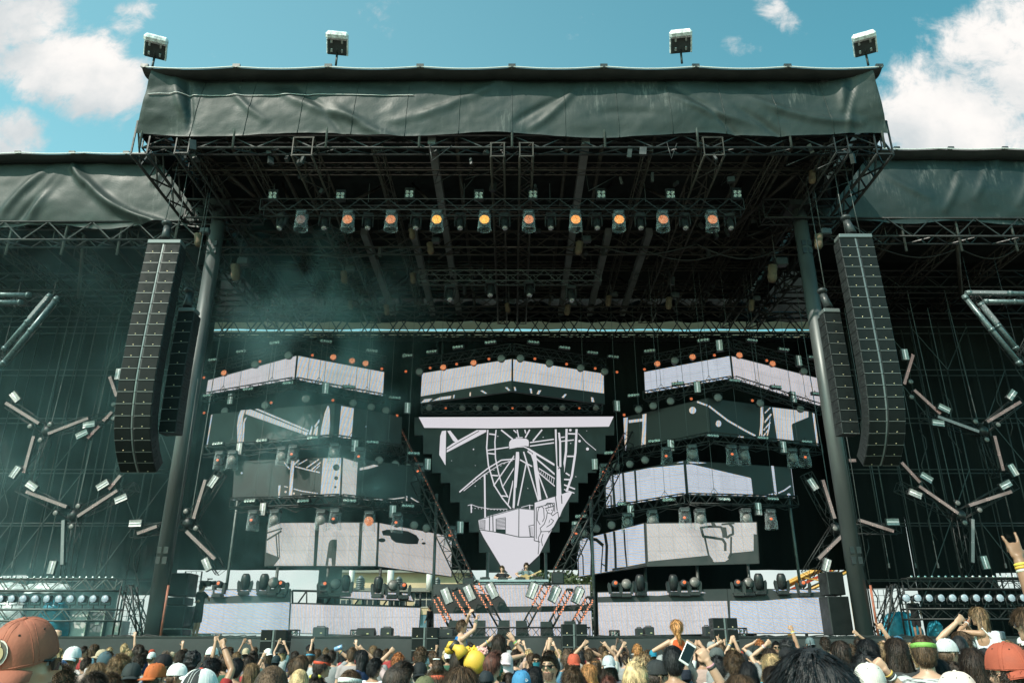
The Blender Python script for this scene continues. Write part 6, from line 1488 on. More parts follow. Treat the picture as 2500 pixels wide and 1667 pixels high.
def garment(T, joints, sleeves, female, lo=.86, hi=1.47, grow=.014, tank=False):
    mb = MB(); rr = [(z, rx+grow, ry+grow, cy) for z, rx, ry, cy in T if z <= hi]
    if tank: rr = [(z, (rx+grow)*(1 if z < 1.3 else .78 if z < 1.42 else .74), ry+grow, cy) for z, rx, ry, cy in T if z <= 1.46]
    rr = [(lo, T[0][1]+grow+.006, T[0][2]+grow+.006, 0)]+[r for r in rr if r[0] > lo+.03]
    rings(mb, rr)
    if not tank:
        for nm in ('R', 'L'):
            S, E, Wr, d = joints[nm]; b = .066 if not female else .055
            mb.ball(S+Vector((-.012 if S.x > 0 else .012, 0, 0)), (b+.008,)*3, 12, 8)
            if sleeves == 'short': mb.chain([S, S.lerp(E, .35), S.lerp(E, .62)], [b, b*.98, b*.95], 12)
            else: mb.chain([S, E, E.lerp(Wr, .85)], [b, b*.85, b*.6], 12)
    return remesh(mb, .014, [m_cloth], 3)
def trousers(legj, T, shorts=False):
    mb = MB(); rings(mb, [(.84, .172, .118, 0), (.93, .178, .118, 0), (1.0, .168, .112, 0)])
    for H, K, A in legj:
        if shorts: mb.chain([H, H.lerp(K, .5), K.lerp(A, .02)], [.105, .10, .085], 12)
        else: mb.chain([H, H.lerp(K, .5), K, A+Vector((0, 0, .03))], [.104, .098, .072, .056], 12)
    return remesh(mb, .016, [m_cloth], 2)

# ---- hair: a shell over the scalp and many strands
def scalp(th, ph, grow=0.0):
    d = Vector((math.cos(ph)*math.sin(th), math.cos(ph)*math.cos(th), math.sin(ph)))     # th 0 = face
    return HC+Vector((d.x*(HR.x+grow), d.y*(HR.y+grow), d.z*(HR.z+grow))), d
def hairline(th):
    """lowest latitude of hair for a turn th from the face"""
    a = abs((th+PI) % (2*PI)-PI)
    if a < .75: return .62
    if a < 1.25: return .62-(a-.75)/.5*.55
    if a < 1.75: return .07-.12*math.sin((a-1.25)/.5*PI)
    return -.15-.65*min(1, (a-1.75)/.6)
def make_hair(style, seed, n_str=900, wd=.0045, capped=False):
    rnd = random.Random(seed); m = MB()
    thick = {'buzz': .006, 'short': .016, 'quiff': .020, 'curly': .028, 'afro': .062, 'long': .016, 'straight': .018, 'pony': .012, 'braids': .016, 'bun': .013, 'messy': .026, 'bob': .02}[style]
    NU, NV = 44, 22
    def shell(u, v):
        th = 2*PI*u; lo = hairline(th); ph = PI/2-(PI/2-lo+.12)*v
        p, d = scalp(th, ph); edge = min(1, max(0, (ph-lo+.02)/.28))
        t = thick*(.25+.75*edge)*(1 if not capped or ph < .02 else .2)
        q = p+d*t
        if style in ('curly', 'afro', 'messy'): q += d*thick*.55*fbm((p.x*28+seed, p.y*28, p.z*28), 3)*edge
        else: q += d*thick*.35*fbm((p.x*16+seed, p.y*16, p.z*10), 3)*edge
        if style == 'quiff': q += Vector((0, .03, .022))*max(0, d.z)*max(0, d.y+.3)
        if v > .999: q = p-d*.008
        return q
    m.grid(shell, NU, NV)
    def ribbon(pts_, w, side):
        vs = []; k = len(pts_)
        for i, p in enumerate(pts_):
            ww = w*(1-.75*i/(k-1)); vs += [p-side*ww, p+side*ww]
        m.add(vs, [(2*i, 2*i+1, 2*i+3, 2*i+2) for i in range(k-1)], 0, True)
    for i in range(n_str):
        th = rnd.uniform(0, 2*PI); lo = hairline(th); ph = math.asin(rnd.uniform(math.sin(lo+.03), 1)); p, d = scalp(th, ph, thick*.75)
        if capped and ph > .06: continue
        down = Vector((0, 0, -1)); tan = (down-d*down.dot(d)); tan = tan.normalized() if tan.length > .05 else Vector((rnd.gauss(0, 1), rnd.gauss(0, 1), 0)).normalized()
        side = d.cross(tan).normalized()
        jit = Vector((rnd.gauss(0, 1), rnd.gauss(0, 1), rnd.gauss(0, 1)))
        if style in ('curly', 'afro', 'messy'):
            L = {'curly': .05, 'afro': .04, 'messy': .055}[style]; r_ = rnd.uniform(.006, .013)*(.5 if style == 'messy' else 1); a0 = rnd.uniform(0, 6.28); ax = ((d*.7+tan*.6+jit*.35) if style != 'messy' else (d*.38+tan*.7+Vector((.45, .25, 0))+jit*.22)).normalized(); o1 = ax.orthogonal().normalized(); o2 = ax.cross(o1)
            k = 6; tw = 5.0 if style != 'messy' else 2.0
            ribbon([p+ax*(L*j/(k-1)-.012)+(o1*math.cos(a0+tw*j/(k-1))+o2*math.sin(a0+tw*j/(k-1)))*r_ for j in range(k)], wd*1.2, (side+jit*.3).normalized())
        elif style in ('short', 'buzz', 'quiff'):
            L = {'short': .032, 'buzz': .010, 'quiff': .045}[style]*rnd.uniform(.6, 1.2); fwd = Vector((0, .8, .2)) if style == 'quiff' and d.z > .3 else tan
            ax = (d*.45+fwd*.8+jit*.22).normalized() if n_str < 3000 else (d*.16+fwd*.9+jit*.2).normalized()
            ribbon([p, p+ax*L*.6, p+ax*L+tan*L*.15-d*L*.1], wd, side)
        else:
            L = .09*rnd.uniform(.6, 1.2); ax = (tan+jit*.10).normalized(); b = p+d*.004
            ribbon([b, b+ax*L*.5+d*.003, b+ax*L-d*.012], wd, side)
    if style in ('long', 'straight', 'braids'):
        n2 = int(n_str*.75) if style != 'braids' else 0; Lh = .34 if style != 'straight' else .24
        def curtain(u, v):
            a = PI*(.42+1.16*u); w_ = HR.x+.022+.03*v; y_ = HR.y+.012
            return HC+Vector((w_*math.sin(a)*1.0, y_*math.cos(a)*(1-.15*v), -.02-Lh*v*(1-.18*abs(2*u-1)**2)))+Vector((.008*math.sin(u*31+v*2), .006*math.sin(u*23), 0))
        if style != 'braids': m.grid(curtain, 40, 8)
        for i in range(n2):
            u = rnd.random(); v0 = rnd.uniform(0, .55); v1 = min(1.12, v0+rnd.uniform(.3, .6)); out = Vector(((u-.5)*-.0, -.004, 0)); wob = rnd.gauss(0, .007)
            q = []
            for j in range(5):
                v = v0+(v1-v0)*j/4; c = curtain(u, v); a = PI*(.42+1.16*u); q.append(c+Vector((math.sin(a), math.cos(a), 0))*(.004+.006*rnd.random())+Vector((wob*j/2, 0, 0)))
            a = PI*(.42+1.16*u); ribbon(q, wd*1.2, Vector((math.cos(a), -math.sin(a), 0)))
        if style == 'braids':
            for i in range(46):
                u = i/45; a = PI*(.40+1.2*u); w_ = HR.x+.026; y_ = HR.y+.018
                q = [HC+Vector((w_*math.sin(a)*min(1, .25+.4*j), y_*math.cos(a)*min(1, .3+.4*j), .105-.075*j*(1.0+.12*math.sin(i*3)))) for j in range(6)]
                m.chain([p+Vector((.003*math.sin(9*j+i), 0, 0)) for j, p in enumerate(q)], .0075, 5)
    if style == 'pony':
        def tail(j): return HC+Vector((.01*math.sin(j*1.4), -.085-.055*math.sin(min(1, j/3)*PI/1.6), .075-.055*j))
        m.chain([tail(j) for j in range(7)], [.02, .034, .04, .042, .036, .026, .01], 12)
        for i in range(n_str//3):
            j0 = rnd.uniform(0, 3.5); a = rnd.uniform(0, 6.28); o_ = Vector((math.cos(a), math.sin(a), 0))*rnd.uniform(.03, .048)
            tw = rnd.uniform(-1.5, 1.5)
            ribbon([tail(j0+k*.7)+Matrix.Rotation(tw*k*.4, 3, 'Z') @ o_*(1-.1*k) for k in range(5)], wd*1.4, Vector((-math.sin(a), math.cos(a), .3)).normalized())
    if style == 'bun':
        m.ball(HC+Vector((0, -.07, .125)), (.045, .045, .04), 14, 10)
        for i in range(120):
            a, b = rnd.uniform(0, 6.28), rnd.uniform(-1.2, 1.5); d = Vector((math.cos(a)*math.cos(b), math.sin(a)*math.cos(b), math.sin(b))); p = HC+Vector((0, -.07, .125))+d*.044; s_ = d.orthogonal().normalized()
            ribbon([p, p+s_*.02+d*.006, p+s_*.035-d*.005], wd, d.cross(s_))
    if style == 'quiff' and not capped:
        for i in range(160):
            x = rnd.uniform(-.06, .06); y = rnd.uniform(-.02, .085); b = HC+Vector((x, y, .118*math.sqrt(max(.05, 1-(x/.09)**2-(y/.12)**2))+.012)); L = rnd.uniform(.035, .07)
            ax = Vector((rnd.gauss(.15, .25), .55+rnd.gauss(0, .2), .75)).normalized(); ribbon([b, b+ax*L*.6, b+ax*L+Vector((0, .01, -.004))], wd*1.3, Vector((1, 0, 0)))
    me = bpy.data.meshes.new('hair'); me.from_pydata([tuple(p) for p in m.v], [], m.f); me.materials.append(m_hair); me.polygons.foreach_set('use_smooth', m.sm); me.update()
    return me
HAIRM = {}
def hair_mesh(style, near=False, capped=False):
    k = (style, near, capped)
    if k not in HAIRM: HAIRM[k] = [make_hair(style, i+len(style)*7, 3600 if near else 1100, .0020 if near else .0046, capped) for i in range(1 if near else 2)]
    return random.choice(HAIRM[k])
# ---- caps and hats
def make_cap(flat=False, two=False, snap=False):
    m = MB(); n, k = 36, 10; a, b, h = .097, .117, .128; z0 = HC.z+.018
    def crown(u, v):
        t = 2*PI*u; e = v*PI/2; c = math.cos(e)**(.75 if not flat else .6); seam = .0025*math.exp(-((((t/(PI/3)) % 1)-.5)/.06)**2*0-(min((t/(PI/3)) % 1, 1-(t/(PI/3)) % 1)/.07)**2)
        return HC+Vector(((a*c+seam)*math.sin(t), (b*c+seam)*math.cos(t)-.004, .018+h*math.sin(e)+.003*fbm((math.sin(t)*3, math.cos(t)*3, v*3))))
    m.grid(crown, 72, k)
    if two:
        for i in range(len(m.f)):
            c = (i % 72)/72; m.m[i] = 1 if (c < .09 or c > .91 or .38 < c < .62) else 0
    m.ball(HC+Vector((0, -.004, .018+h)), (.011, .011, .007), 10, 6, mi=2)
    for s in range(6):
        for off in (-.012, .012): m.chain([Vector(crown((s/6+off/max(.25, math.cos(j/9*PI/2))) % 1, .02+j/9*.92)) for j in range(10)], .0014, 4)
    m.chain([Vector(crown(j/40, .03)) for j in range(41)], .0022, 4)
    for s in range(6):
        t = PI/6+s*PI/3; p = Vector(crown(t/(2*PI), .55)); m.ball(p, (.004, .004, .004), 6, 4, mi=1 if not two else 0)
    def bill(u, v):
        t = (u-.5)*1.9; r = .0+v*.078; x = math.sin(t)*(a+.002+r*.25*(1-abs(2*u-1)**2)); y = math.cos(t)*b*.9+(r)*(1-.75*abs(2*u-1)**3)*1.0
        return HC+Vector((x, y+.004, .022-.02*(2*u-1)**2*(1 if not flat else .3)-.022*v))
    o = len(m.f); m.grid(bill, 24, 5); m.grid(lambda u, v: Vector(bill(1-u, v))+Vector((0, 0, -.006)), 24, 5)
    if two:
        for i in range(o, len(m.f)): m.m[i] = 0
    if snap: pass
    me = bpy.data.meshes.new('cap'); me.from_pydata([tuple(p) for p in m.v], [], m.f)
    for q in ([m_cap, m_dark, m_cap] if not two else [m_capw, m_capk, m_button_r]): me.materials.append(q)
    me.polygons.foreach_set('material_index', m.m); me.polygons.foreach_set('use_smooth', [True]*len(m.f)); me.update(); return me
def ring_mesh(rx, ry, h, t, n=36, name='band', wob=.0):
    m = MB(); pr = [(0, -h/2), (t, -h/2*.8), (t, h/2*.8), (0, h/2)]
    m.grid(lambda u, v: (lambda a, q: Vector(((rx+q[0])*math.sin(a), (ry+q[0])*math.cos(a), q[1]+wob*math.sin(a*2))))(2*PI*u, (lambda k, f: (pr[k][0]*(1-f)+pr[k+1][0]*f, pr[k][1]*(1-f)+pr[k+1][1]*f))(min(2, int(v*3)), v*3-min(2, int(v*3)))), n, 3)
    me = bpy.data.meshes.new(name); me.from_pydata([tuple(p) for p in m.v], [], m.f); me.materials.append(m_acc); me.polygons.foreach_set('use_smooth', [True]*len(m.f)); me.update(); return me
ME_CAP = make_cap(); ME_FLAT = make_cap(True); ME_TWO = make_cap(False, True)
ME_HEADBAND = ring_mesh(.087, .108, .036, .006); ME_WRIST = ring_mesh(.030, .030, .014, .004, 16)
def hood_mesh():
    m = MB()
    m.grid(lambda u, v: (lambda th, ph: HC+Vector((math.cos(ph)*math.sin(th)*.112, math.cos(ph)*math.cos(th)*.128-.012, math.sin(ph)*.142-.01))+Vector((0, 0, -.12*max(0, v-.72)/.28)))(PI*.32+PI*1.36*u, PI/2-2.15*v), 30, 16)
    me = bpy.data.meshes.new('hood'); me.from_pydata([tuple(p) for p in m.v], [], m.f); me.materials.append(m_cloth); me.polygons.foreach_set('use_smooth', [True]*len(m.f)); me.update(); return me
ME_HOOD = hood_mesh()
def glasses_mesh():
    m = MB()
    for s in (-1, 1):
        m.prism([HC+Vector((s*x, y, z)) for x, y, z in ((.006, .108, .022), (.058, .096, .024), (.064, .088, .012), (.052, .096, -.014), (.018, .106, -.014))], (0, 0, 0), (0, .006, 0))
        m.chain([HC+Vector((s*.064, .09, .016)), HC+Vector((s*.082, .0, .016)), HC+Vector((s*.080, -.015, .006))], .004, 6)
    m.chain([HC+Vector((-.01, .112, .014)), HC+Vector((.01, .112, .014))], .004, 6)
    me = bpy.data.meshes.new('sunglasses'); me.from_pydata([tuple(p) for p in m.v], [], m.f); me.materials.append(m_shade); me.update(); return me
ME_GLASS = glasses_mesh()

# ---- shared bodies
BODY = {}
def shared_body(female):
    if female not in BODY:
        me, j, lj, T = body(female, vox=.0105)
        BODY[female] = (me, j, lj, T, {s: garment(T, j, s, female) for s in ('short', 'long')} | {'tank': garment(T, j, None, female, tank=True)}, trousers(lj, T))
    return BODY[female]
PEOPLE = []
HWID = {'buzz': .168, 'short': .175, 'quiff': .18, 'curly': .205, 'afro': .275, 'long': .20, 'straight': .195, 'pony': .175, 'braids': .20, 'bun': .175, 'messy': .20, 'bob': .2}
HTOP = {'buzz': .006, 'short': .018, 'quiff': .05, 'curly': .035, 'afro': .07, 'long': .016, 'straight': .018, 'pony': .013, 'braids': .02, 'bun': .05, 'messy': .035, 'bob': .02}
def person(u, v, w=None, hair='short', hc='dark', yaw=0, sk='l', cap=None, capc=(.02, .02, .02), bill=0, shirt=(.05, .05, .055), sl='short', fem=False, arms=None, hands=None, label=None, Y=None, near=False, legs='stand', zb=0.0, stand=None,
           glasses=False, band=None, hood=None, wrist=None, pants=(.03, .035, .05), shorts=False, roll=0.0, group='festival crowd', vox=.0095, dY=0.12, desc='', bald=False, ztarget=None, captilt=0):
    """u,v top of the head in the photo, w its width there. arms: {'R': (u,v)} wrist pixel"""
    top = 1.75+(HTOP[hair] if not cap and not hood else .03); wd = .195 if cap else (.22 if hood else HWID[hair])
    if Y is None: Y = wd*FPX/w/.945
    p = W(u, v, Y)
    if stand is None and legs == 'stand':
        zt = min(1.93, max(1.50, p.z)) if ztarget is None else ztarget
        if abs(zt-p.z) > .005 and abs(kz(v)) > .004 and zt < CZ-.01 and kz(v) < 0:
            Y2 = (zt-CZ)/kz(v); Y2 = min(Y*1.35, max(Y*.7, Y2)); Y = Y2; p = W(u, v, Y)
        s = min(1.97, max(1.45, p.z))/top; base = Vector((p.x, Y, 0))
    elif stand is not None: s = (p.z-stand)/top; base = Vector((p.x, Y, stand))
    else: s = .96; base = Vector((p.x, Y, p.z-top*s))
    # keep the head where the photo has it
    rz = -R(yaw); rot = Matrix.Rotation(rz, 3, 'Z')
    loc_arms = None
    if arms or legs != 'stand':
        loc_arms = {}
        for k, uv in (arms or {}).items():
            q = W(uv[0], uv[1], Y+(uv[2] if len(uv) > 2 else dY)); loc_arms[k] = rot.transposed() @ ((q-base)/s)
        me, j, lj, T = body(fem, loc_arms, legs, vox, hands); sh = garment(T, j, sl if sl != 'tank' else None, fem, tank=(sl == 'tank')) if sl != 'crop' else garment(T, j, None, fem, lo=1.14, tank=True); tr = trousers(lj, T, shorts or legs == 'ride')
    else:
        me, j, lj, T, gs, tr = shared_body(fem); sh = gs.get(sl, gs['short'])
        if shorts: tr = trousers(lj, T, True)
    o = obj('person', me, None, base, SKIN[sk]); o.rotation_euler = (0, roll, rz); o.scale = (s, s, s)
    if shirt is not None: c = obj('shirt', sh, o, None, shirt)
    obj('shorts' if shorts else 'trousers', tr, o, None, pants)
    if not bald: h = obj('hair', hair_mesh(hair if not cap or hair not in ('afro', 'quiff', 'bun') else 'short', near, bool(cap)), o, None, HAIR[hc])
    if cap:
        k = obj('cap', {'cap': ME_CAP, 'flat': ME_FLAT, 'two': ME_TWO, 'bucket': ME_FLAT}[cap], o, None, capc); k.rotation_euler = (R(-captilt), 0, R(bill)); k.location = HC-k.rotation_euler.to_matrix() @ HC+Vector((0, 0, .004))
    if glasses: obj('sunglasses', ME_GLASS, o)
    if band: b = obj('headband', ME_HEADBAND, o, HC+Vector((0, 0, .045)), band); b.rotation_euler = (R(-8), 0, 0)
    if hood: obj('hood', ME_HOOD, o, None, hood)
    for k, cols in (wrist or {}).items():
        S, E, Wr, d = j[k]
        for i, cc in enumerate(cols if isinstance(cols, list) else [cols]):
            b = obj('wristband', ME_WRIST, o, Wr-d*(.02+.017*i), cc); b.rotation_euler = d.to_track_quat('Z', 'Y').to_euler()
    tag(o, label, 'person', group)
    PEOPLE.append(dict(o=o, u=u, v=v, Y=Y, w=wd*s*FPX/(Y*.95), label=label, hc=hc, hair=hair, cap=cap, desc=desc, fem=fem))
    return o, j
# ------------------------------------------------------------------ who stands where (pixels of the photograph)
c0, c1, c2, c3, c4 = [crop(ox, 1480, 5.6) for ox in (0, 400, 800, 1200, 1600)]
c5 = crop(2000, 1480, 4.704)
WHITE, GREY, BLACK, NAVY, REDC, ORANGE, TEAL = (.72, .72, .70), (.32, .33, .33), (.02, .02, .022), (.03, .05, .10), (.42, .085, .05), (.62, .13, .03), (.03, .16, .20)
PINK = (.70, .50, .50)
def cp(c, x, y, w, s=5.6, **k):
    u, v = c(x, y)
    for key in ('arms',):
        if k.get(key): k[key] = {a: (*c(b[0], b[1]), *(b[2:] if len(b) > 2 else ())) for a, b in k[key].items()}
    return person(u, v, w/s, **k)
# --- nearest people
sal, _ = cp(c0, 400, 156, 740, hair='buzz', hc='dark', yaw=68, cap='cap', capc=(.36, .125, .08), bill=246, captilt=18, glasses=True, near=True, shirt=(.04, .05, .06), roll=.0, vox=.008, label='person in profile at far left wearing a faded salmon cap backwards and sunglasses', ztarget=1.86)
def emblem(parent, pieces, name='emblem'):
    for poly, colr, off in pieces:
        m = MB(); m.add(poly, [tuple(range(len(poly)))]); m.build(name, m_acc, parent, None, None, colr)
def cap_patch(o, ang, elev, size, pieces):
    """flat emblem shapes on the crown of the cap of person o; pieces: (list of 2D points, colour)"""
    t = R(ang); e = elev; c = math.cos(e)**.75; nrm = Vector((math.sin(t)*math.cos(e*.8), math.cos(t)*math.cos(e*.8), math.sin(e*.8))).normalized()
    p = HC+Vector((.097*c*math.sin(t), .117*c*math.cos(t)-.004, .018+.128*math.sin(e))); x = Vector((math.cos(t), -math.sin(t), 0)); y = nrm.cross(x)*-1 if nrm.cross(x).z < 0 else nrm.cross(x)
    cap_ = [q for q in o.children if q.name.startswith('cap')][0]
    root = None
    for i, (poly, colr) in enumerate(pieces):
        def on(a_, b_, i=i):
            tt, ee = t+a_*size/.107, e+b_*size/.128; cc = math.cos(ee)**.75; k = 1.065+.012*i
            return HC+Vector((.097*cc*k*math.sin(tt), .117*cc*k*math.cos(tt)-.004, .018+.128*math.sin(ee)*k))
        m = MB(); m.add([on(a_, b_) for a_, b_ in poly], [tuple(range(len(poly)))])
        root_ = m.build('emblem', m_acc, cap_, None, None, colr)
cir = lambda cx, cy, r, ry=None: circle(cx, cy, r, ry, 16)
cap_patch(sal, 4, .42, .036, [(cir(0, 0, 1.0, 1.1), (.7, .66, .58)), (cir(0, 0, .86, .95), (.10, .09, .07)), (cir(-.1, -.1, .55, .6), (.42, .33, .18)), ([(-.3, .5), (.5, 1.5), (.75, 1.2), (.2, .4)], (.62, .5, .3)), (cir(.1, -.15, .25), (.65, .62, .56))])
cp(c0, 800, 800, 470, hair='curly', hc='brown', near=True, shirt=BLACK, label='brown curly haired head close behind the salmon cap, lower left')
cp(c1, 1490, 800, 500, hair='buzz', hc='brown', near=True, shirt=(.2, .2, .22), yaw=-6, label='large close head with short buzzed brown hair, lower left of centre')
cp(c1, 500, 855, 500, hair='short', hc='dark', cap='two', yaw=10, bill=180, shirt=(.05, .05, .06), near=True, label='close person in white and black panel cap with red button')
tall, _ = cp(c4, 2150, 545, 1240, hair='short', hc='black', near=True, yaw=-25, shirt=(.03, .03, .03), Y=1.75, label='very close head of thick black hair, largest on the right')
cp(c3, 1950, 690, 330, hair='quiff', hc='blond', near=True, yaw=25, shirt=(.25, .35, .40), label='blond person with tall swept-up hair, seen from behind')
cp(c2, 1830, 812, 440, hair='straight', hc='brown', near=True, shirt=(.1, .1, .12), label='close head of smooth brown hair with lighter streaks below the yellow float')
cp(c4, 235, 522, 270, hair='short', hc='black', near=True, yaw=8, sk='m', shirt=(.62, .62, .60), sl='tank', label='person with close cropped black hair and white tank behind the raised phone')
cp(c2, 975, 702, 360, hair='quiff', hc='dark', near=True, yaw=62, sk='l', shirt=(.05, .05, .06), label='person in right profile with tall dark swept hair', vox=.008)
sung, _ = cp(c3, 800, 585, 240, hair='quiff', hc='dark', near=True, yaw=205, sk='l', shirt=(.55, .55, .53), glasses=True, arms={'R': (900, 1300, .1)}, hands={'R': 'relaxed'}, label='bearded person turned back toward us in dark sunglasses', vox=.008)
beard = MB(); beard.grid(lambda u, v: HC+Vector((math.sin((u-.5)*2.9)*(.066-.014*v), .052+math.cos((u-.5)*2.9)*(.052-.006*v), -.052-.062*v)), 20, 6); bo = beard.build('beard', m_hair, sung, None, True, (.09, .055, .04))
cp(c5, 2140, 415, 430, 4.704, hair='curly', hc='dark', cap='cap', capc=(.36, .085, .05), bill=172, near=True, yaw=-15, shirt=BLACK, label='person with dark curls under a large orange red cap at lower right')
cp(c5, 1740, 470, 260, 4.704, hair='straight', hc='dark', near=True, yaw=20, shirt=(.03, .03, .035), label='dark smooth haired person with bare ear left of the orange red cap')
hood_, _ = cp(c5, 1170, 315, 240, 4.704, hair='short', hc='brown', near=True, yaw=25, shirt=(.22, .22, .22), sl='long', band=(.20, .42, .08), label='person in marled grey top with lime green headband')
m_marl = mat('marled_knit', (.25, .25, .25), .85, bump=.3, bscale=90, bdist=.004)
def marl():
    nt = m_marl.node_tree; new, M, smooth, mix = ngroup(nt); b = [n for n in nt.nodes if n.type == 'BSDF_PRINCIPLED'][0]
    tc = new('ShaderNodeTexCoord'); mp = new('ShaderNodeMapping'); nt.links.new(tc.outputs['Object'], mp.inputs[0]); mp.inputs['Scale'].default_value = (14, 14, 110)
    n = new('ShaderNodeTexNoise'); nt.links.new(mp.outputs[0], n.inputs[0]); n.inputs['Scale'].default_value = 1.0; n.inputs['Detail'].default_value = 3
    nt.links.new(mix(smooth(n.outputs[0], .40, .56), (.035, .038, .04), (.46, .47, .46)), b.inputs['Base Color'])
marl()
for ch in hood_.children:
    if ch.name.startswith('shirt'): ch.data = ch.data.copy(); ch.data.materials[0] = m_marl
def back_patch(o, lines):
    m = MB(); m.box((0, -.137, 1.24), (.135, .004, .14)); pt = m.build('back_patch', m_capk, o)
    for i, tx in enumerate(lines):
        cu = bpy.data.curves.new('letters', 'FONT'); cu.body = tx; cu.size = .052; cu.align_x = 'CENTER'; cu.space_character = 1.5
        to = bpy.data.objects.new('letters', cu); COL.objects.link(to); dg = bpy.context.evaluated_depsgraph_get(); me = bpy.data.meshes.new_from_object(to.evaluated_get(dg)); bpy.data.objects.remove(to)
        me.materials.clear(); me.materials.append(m_capw); q = obj('lettering', me, pt, (0, -.1405, 1.27-.043*i)); q.rotation_euler = (R(90), 0, 0)
back_patch(hood_, ['NYC', 'CHI', 'LAX'])
cp(c5, 545, 650, 340, 4.704, hair='short', hc='brown', cap='cap', capc=(.66, .62, .56), bill=165, near=True, yaw=35, shirt=(.3, .3, .3), label='close person in cream cap with small dark button, lower right')
cp(c5, 1560, 745, 420, 4.704, hair='short', hc='brown', cap='cap', capc=(.68, .58, .52), near=True, yaw=0, bill=0, shirt=(.4, .4, .4), label='close person in pale pinkish cap at the bottom right')
cp(c5, 520, 492, 300, 4.704, hair='messy', hc='black', near=True, shirt=BLACK, label='head of tousled black hair just above the cream cap')
cp(c4, 1150, 925, 420, hair='straight', hc='brown', near=True, shirt=(.08, .08, .1), label='close brown haired head at the bottom below the dark blue cap')
cp(c4, 1070, 600, 260, hair='curly', hc='brown', near=True, shirt=(.25, .3, .3), label='brown curly haired person below the clasped hands')
cp(c3, 1100, 812, 300, hair='curly', hc='brown', near=True, shirt=(.1, .12, .1), label='brown curly haired person right of the bearded man in sunglasses')
cp(c3, 1190, 932, 210, hair='curly', hc='redbrown', near=True, shirt=(.05, .05, .05), label='reddish brown curly head at the bottom centre right')
cp(c3, 1375, 880, 230, hair='curly', hc='redbrown', near=True, band=(.7, .7, .68), shirt=(.05, .05, .06), label='person with dark red curls and white headband')
cp(c2, 310, 852, 310, hair='short', hc='brown', near=True, band=(.74, .74, .72), shirt=(.68, .66, .64), yaw=20, label='brown haired person with white sweatband and white shirt')
cp(c1, 650, 690, 270, hair='messy', hc='black', near=True, sk='m', yaw=20, shirt=(.30, .03, .03), arms={'R': (822, 560)}, hands={'R': 'point'}, wrist={'R': (.05, .01, .01)}, label='dark haired person in red pointing up with the right arm before the cameraman')
cp(c1, 1000, 692, 195, hair='short', hc='black', sk='m', shirt=(.62, .42, .42), sl='tank', near=True, label='person with faded black hair and pale pink tank')
cp(c1, 195, 775, 250, hair='short', hc='brown', cap='cap', capc=(.74, .75, .74), bill=-20, yaw=75, shirt=(.3, .25, .2), near=True, label='person in white cap with its bill to the right, lower left')
cp(c0, 1820, 768, 270, hair='short', hc='dark', cap='cap', capc=(.03, .037, .038), bill=180, yaw=-20, near=True, shirt=(.3, .3, .32), label='person in charcoal cap left of the orange cap')
cp(c0, 2130, 776, 280, hair='short', hc='brown', cap='flat', capc=(.48, .125, .04), bill=180, yaw=20, near=True, shirt=(.05, .06, .08), label='person in bright orange cap at lower left')
cp(c0, 2235, 650, 230, hair='short', hc='dark', cap='cap', capc=(.018, .016, .018), yaw=30, bill=180, band=None, shirt=(.05, .05, .05), label='person in black cap with tan edge above the orange cap')
cp(c0, 1300, 900, 350, hair='curly', hc='dark', near=True, shirt=(.3, .3, .3), label='dark curly head at the bottom left beside the light brown hair')
cp(c0, 1520, 905, 300, hair='curly', hc='brown', near=True, shirt=BLACK, label='brown curly head at the bottom left below the fair curls')
cp(c0, 1345, 762, 260, hair='straight', hc='lightbrown', near=True, shirt=(.4, .35, .3), label='light brown smooth haired person left of the grey hood')
cp(c0, 1650, 652, 280, hair='curly', hc='lightbrown', near=True, shirt=(.05, .05, .08), label='person with fair brown curls beside the grey hood')
cp(c0, 1470, 590, 190, hair='short', hc='brown', hood=(.07, .11, .13), sl='long', shirt=(.07, .11, .13), yaw=45, label='person wearing a blue grey hood over the head')
cp(c0, 1920, 642, 180, hair='curly', hc='dark', label='dark curly haired person right of the fair curls at left', shirt=(.4, .4, .4))
cp(c0, 2080, 620, 110, hair='short', hc='lightbrown', cap='cap', capc=(.6, .6, .6), yaw=20, bill=180, label='person in small pale cap at left, far back', shirt=(.4, .4, .4))
cp(c0, 1190, 690, 130, hair='short', hc='dark', sk='t', yaw=40, shirt=(.5, .45, .45), arms={'L': (1000, 700, .1), 'R': (1100, 700, .1)}, hands={'L': 'grip', 'R': 'grip'}, label='person holding both hands up to take a picture at left')
cp(c1, 410, 592, 230, hair='afro', hc='black', sk='d', shirt=(.5, .3, .35), label='person with a round black afro at left')
cp(c1, 250, 592, 150, hair='curly', hc='dark', shirt=BLACK, label='dark curly haired person left of the afro')
cp(c1, 668, 548, 150, hair='short', hc='dark', cap='cap', capc=(.76, .76, .76), bill=0, yaw=30, shirt=(.45, .2, .25), label='person in clean white cap right of the afro')
cp(c1, 1000, 615, 130, hair='short', hc='lightbrown', shirt=(.3, .3, .35), label='small light brown head above the pale pink tank')
cp(c1, 1210, 770, 210, hair='long', hc='lightbrown', fem=True, shirt=(.3, .3, .3), near=True, label='person with long light brown hair left of the close buzzed head')
cp(c1, 1540, 665, 130, hair='short', hc='black', cap='cap', capc=(.02, .035, .04), bill=180, arms={'L': (1352, 690, .1)}, hands={'L': 'point'}, wrist={'L': (.5, .5, .5)}, shirt=(.05, .1, .1), label='person in dark cap raising one finger before the left short speaker stack')
cp(c1, 1880, 655, 210, hair='short', hc='brown', shirt=(.3, .4, .45), near=True, label='short brown haired head left of the red bandana')
cp(c1, 1860, 850, 290, hair='buzz', hc='blond', shirt=(.5, .5, .5), near=True, label='pale blond cropped head between the buzzed head and yellow scrunchie')
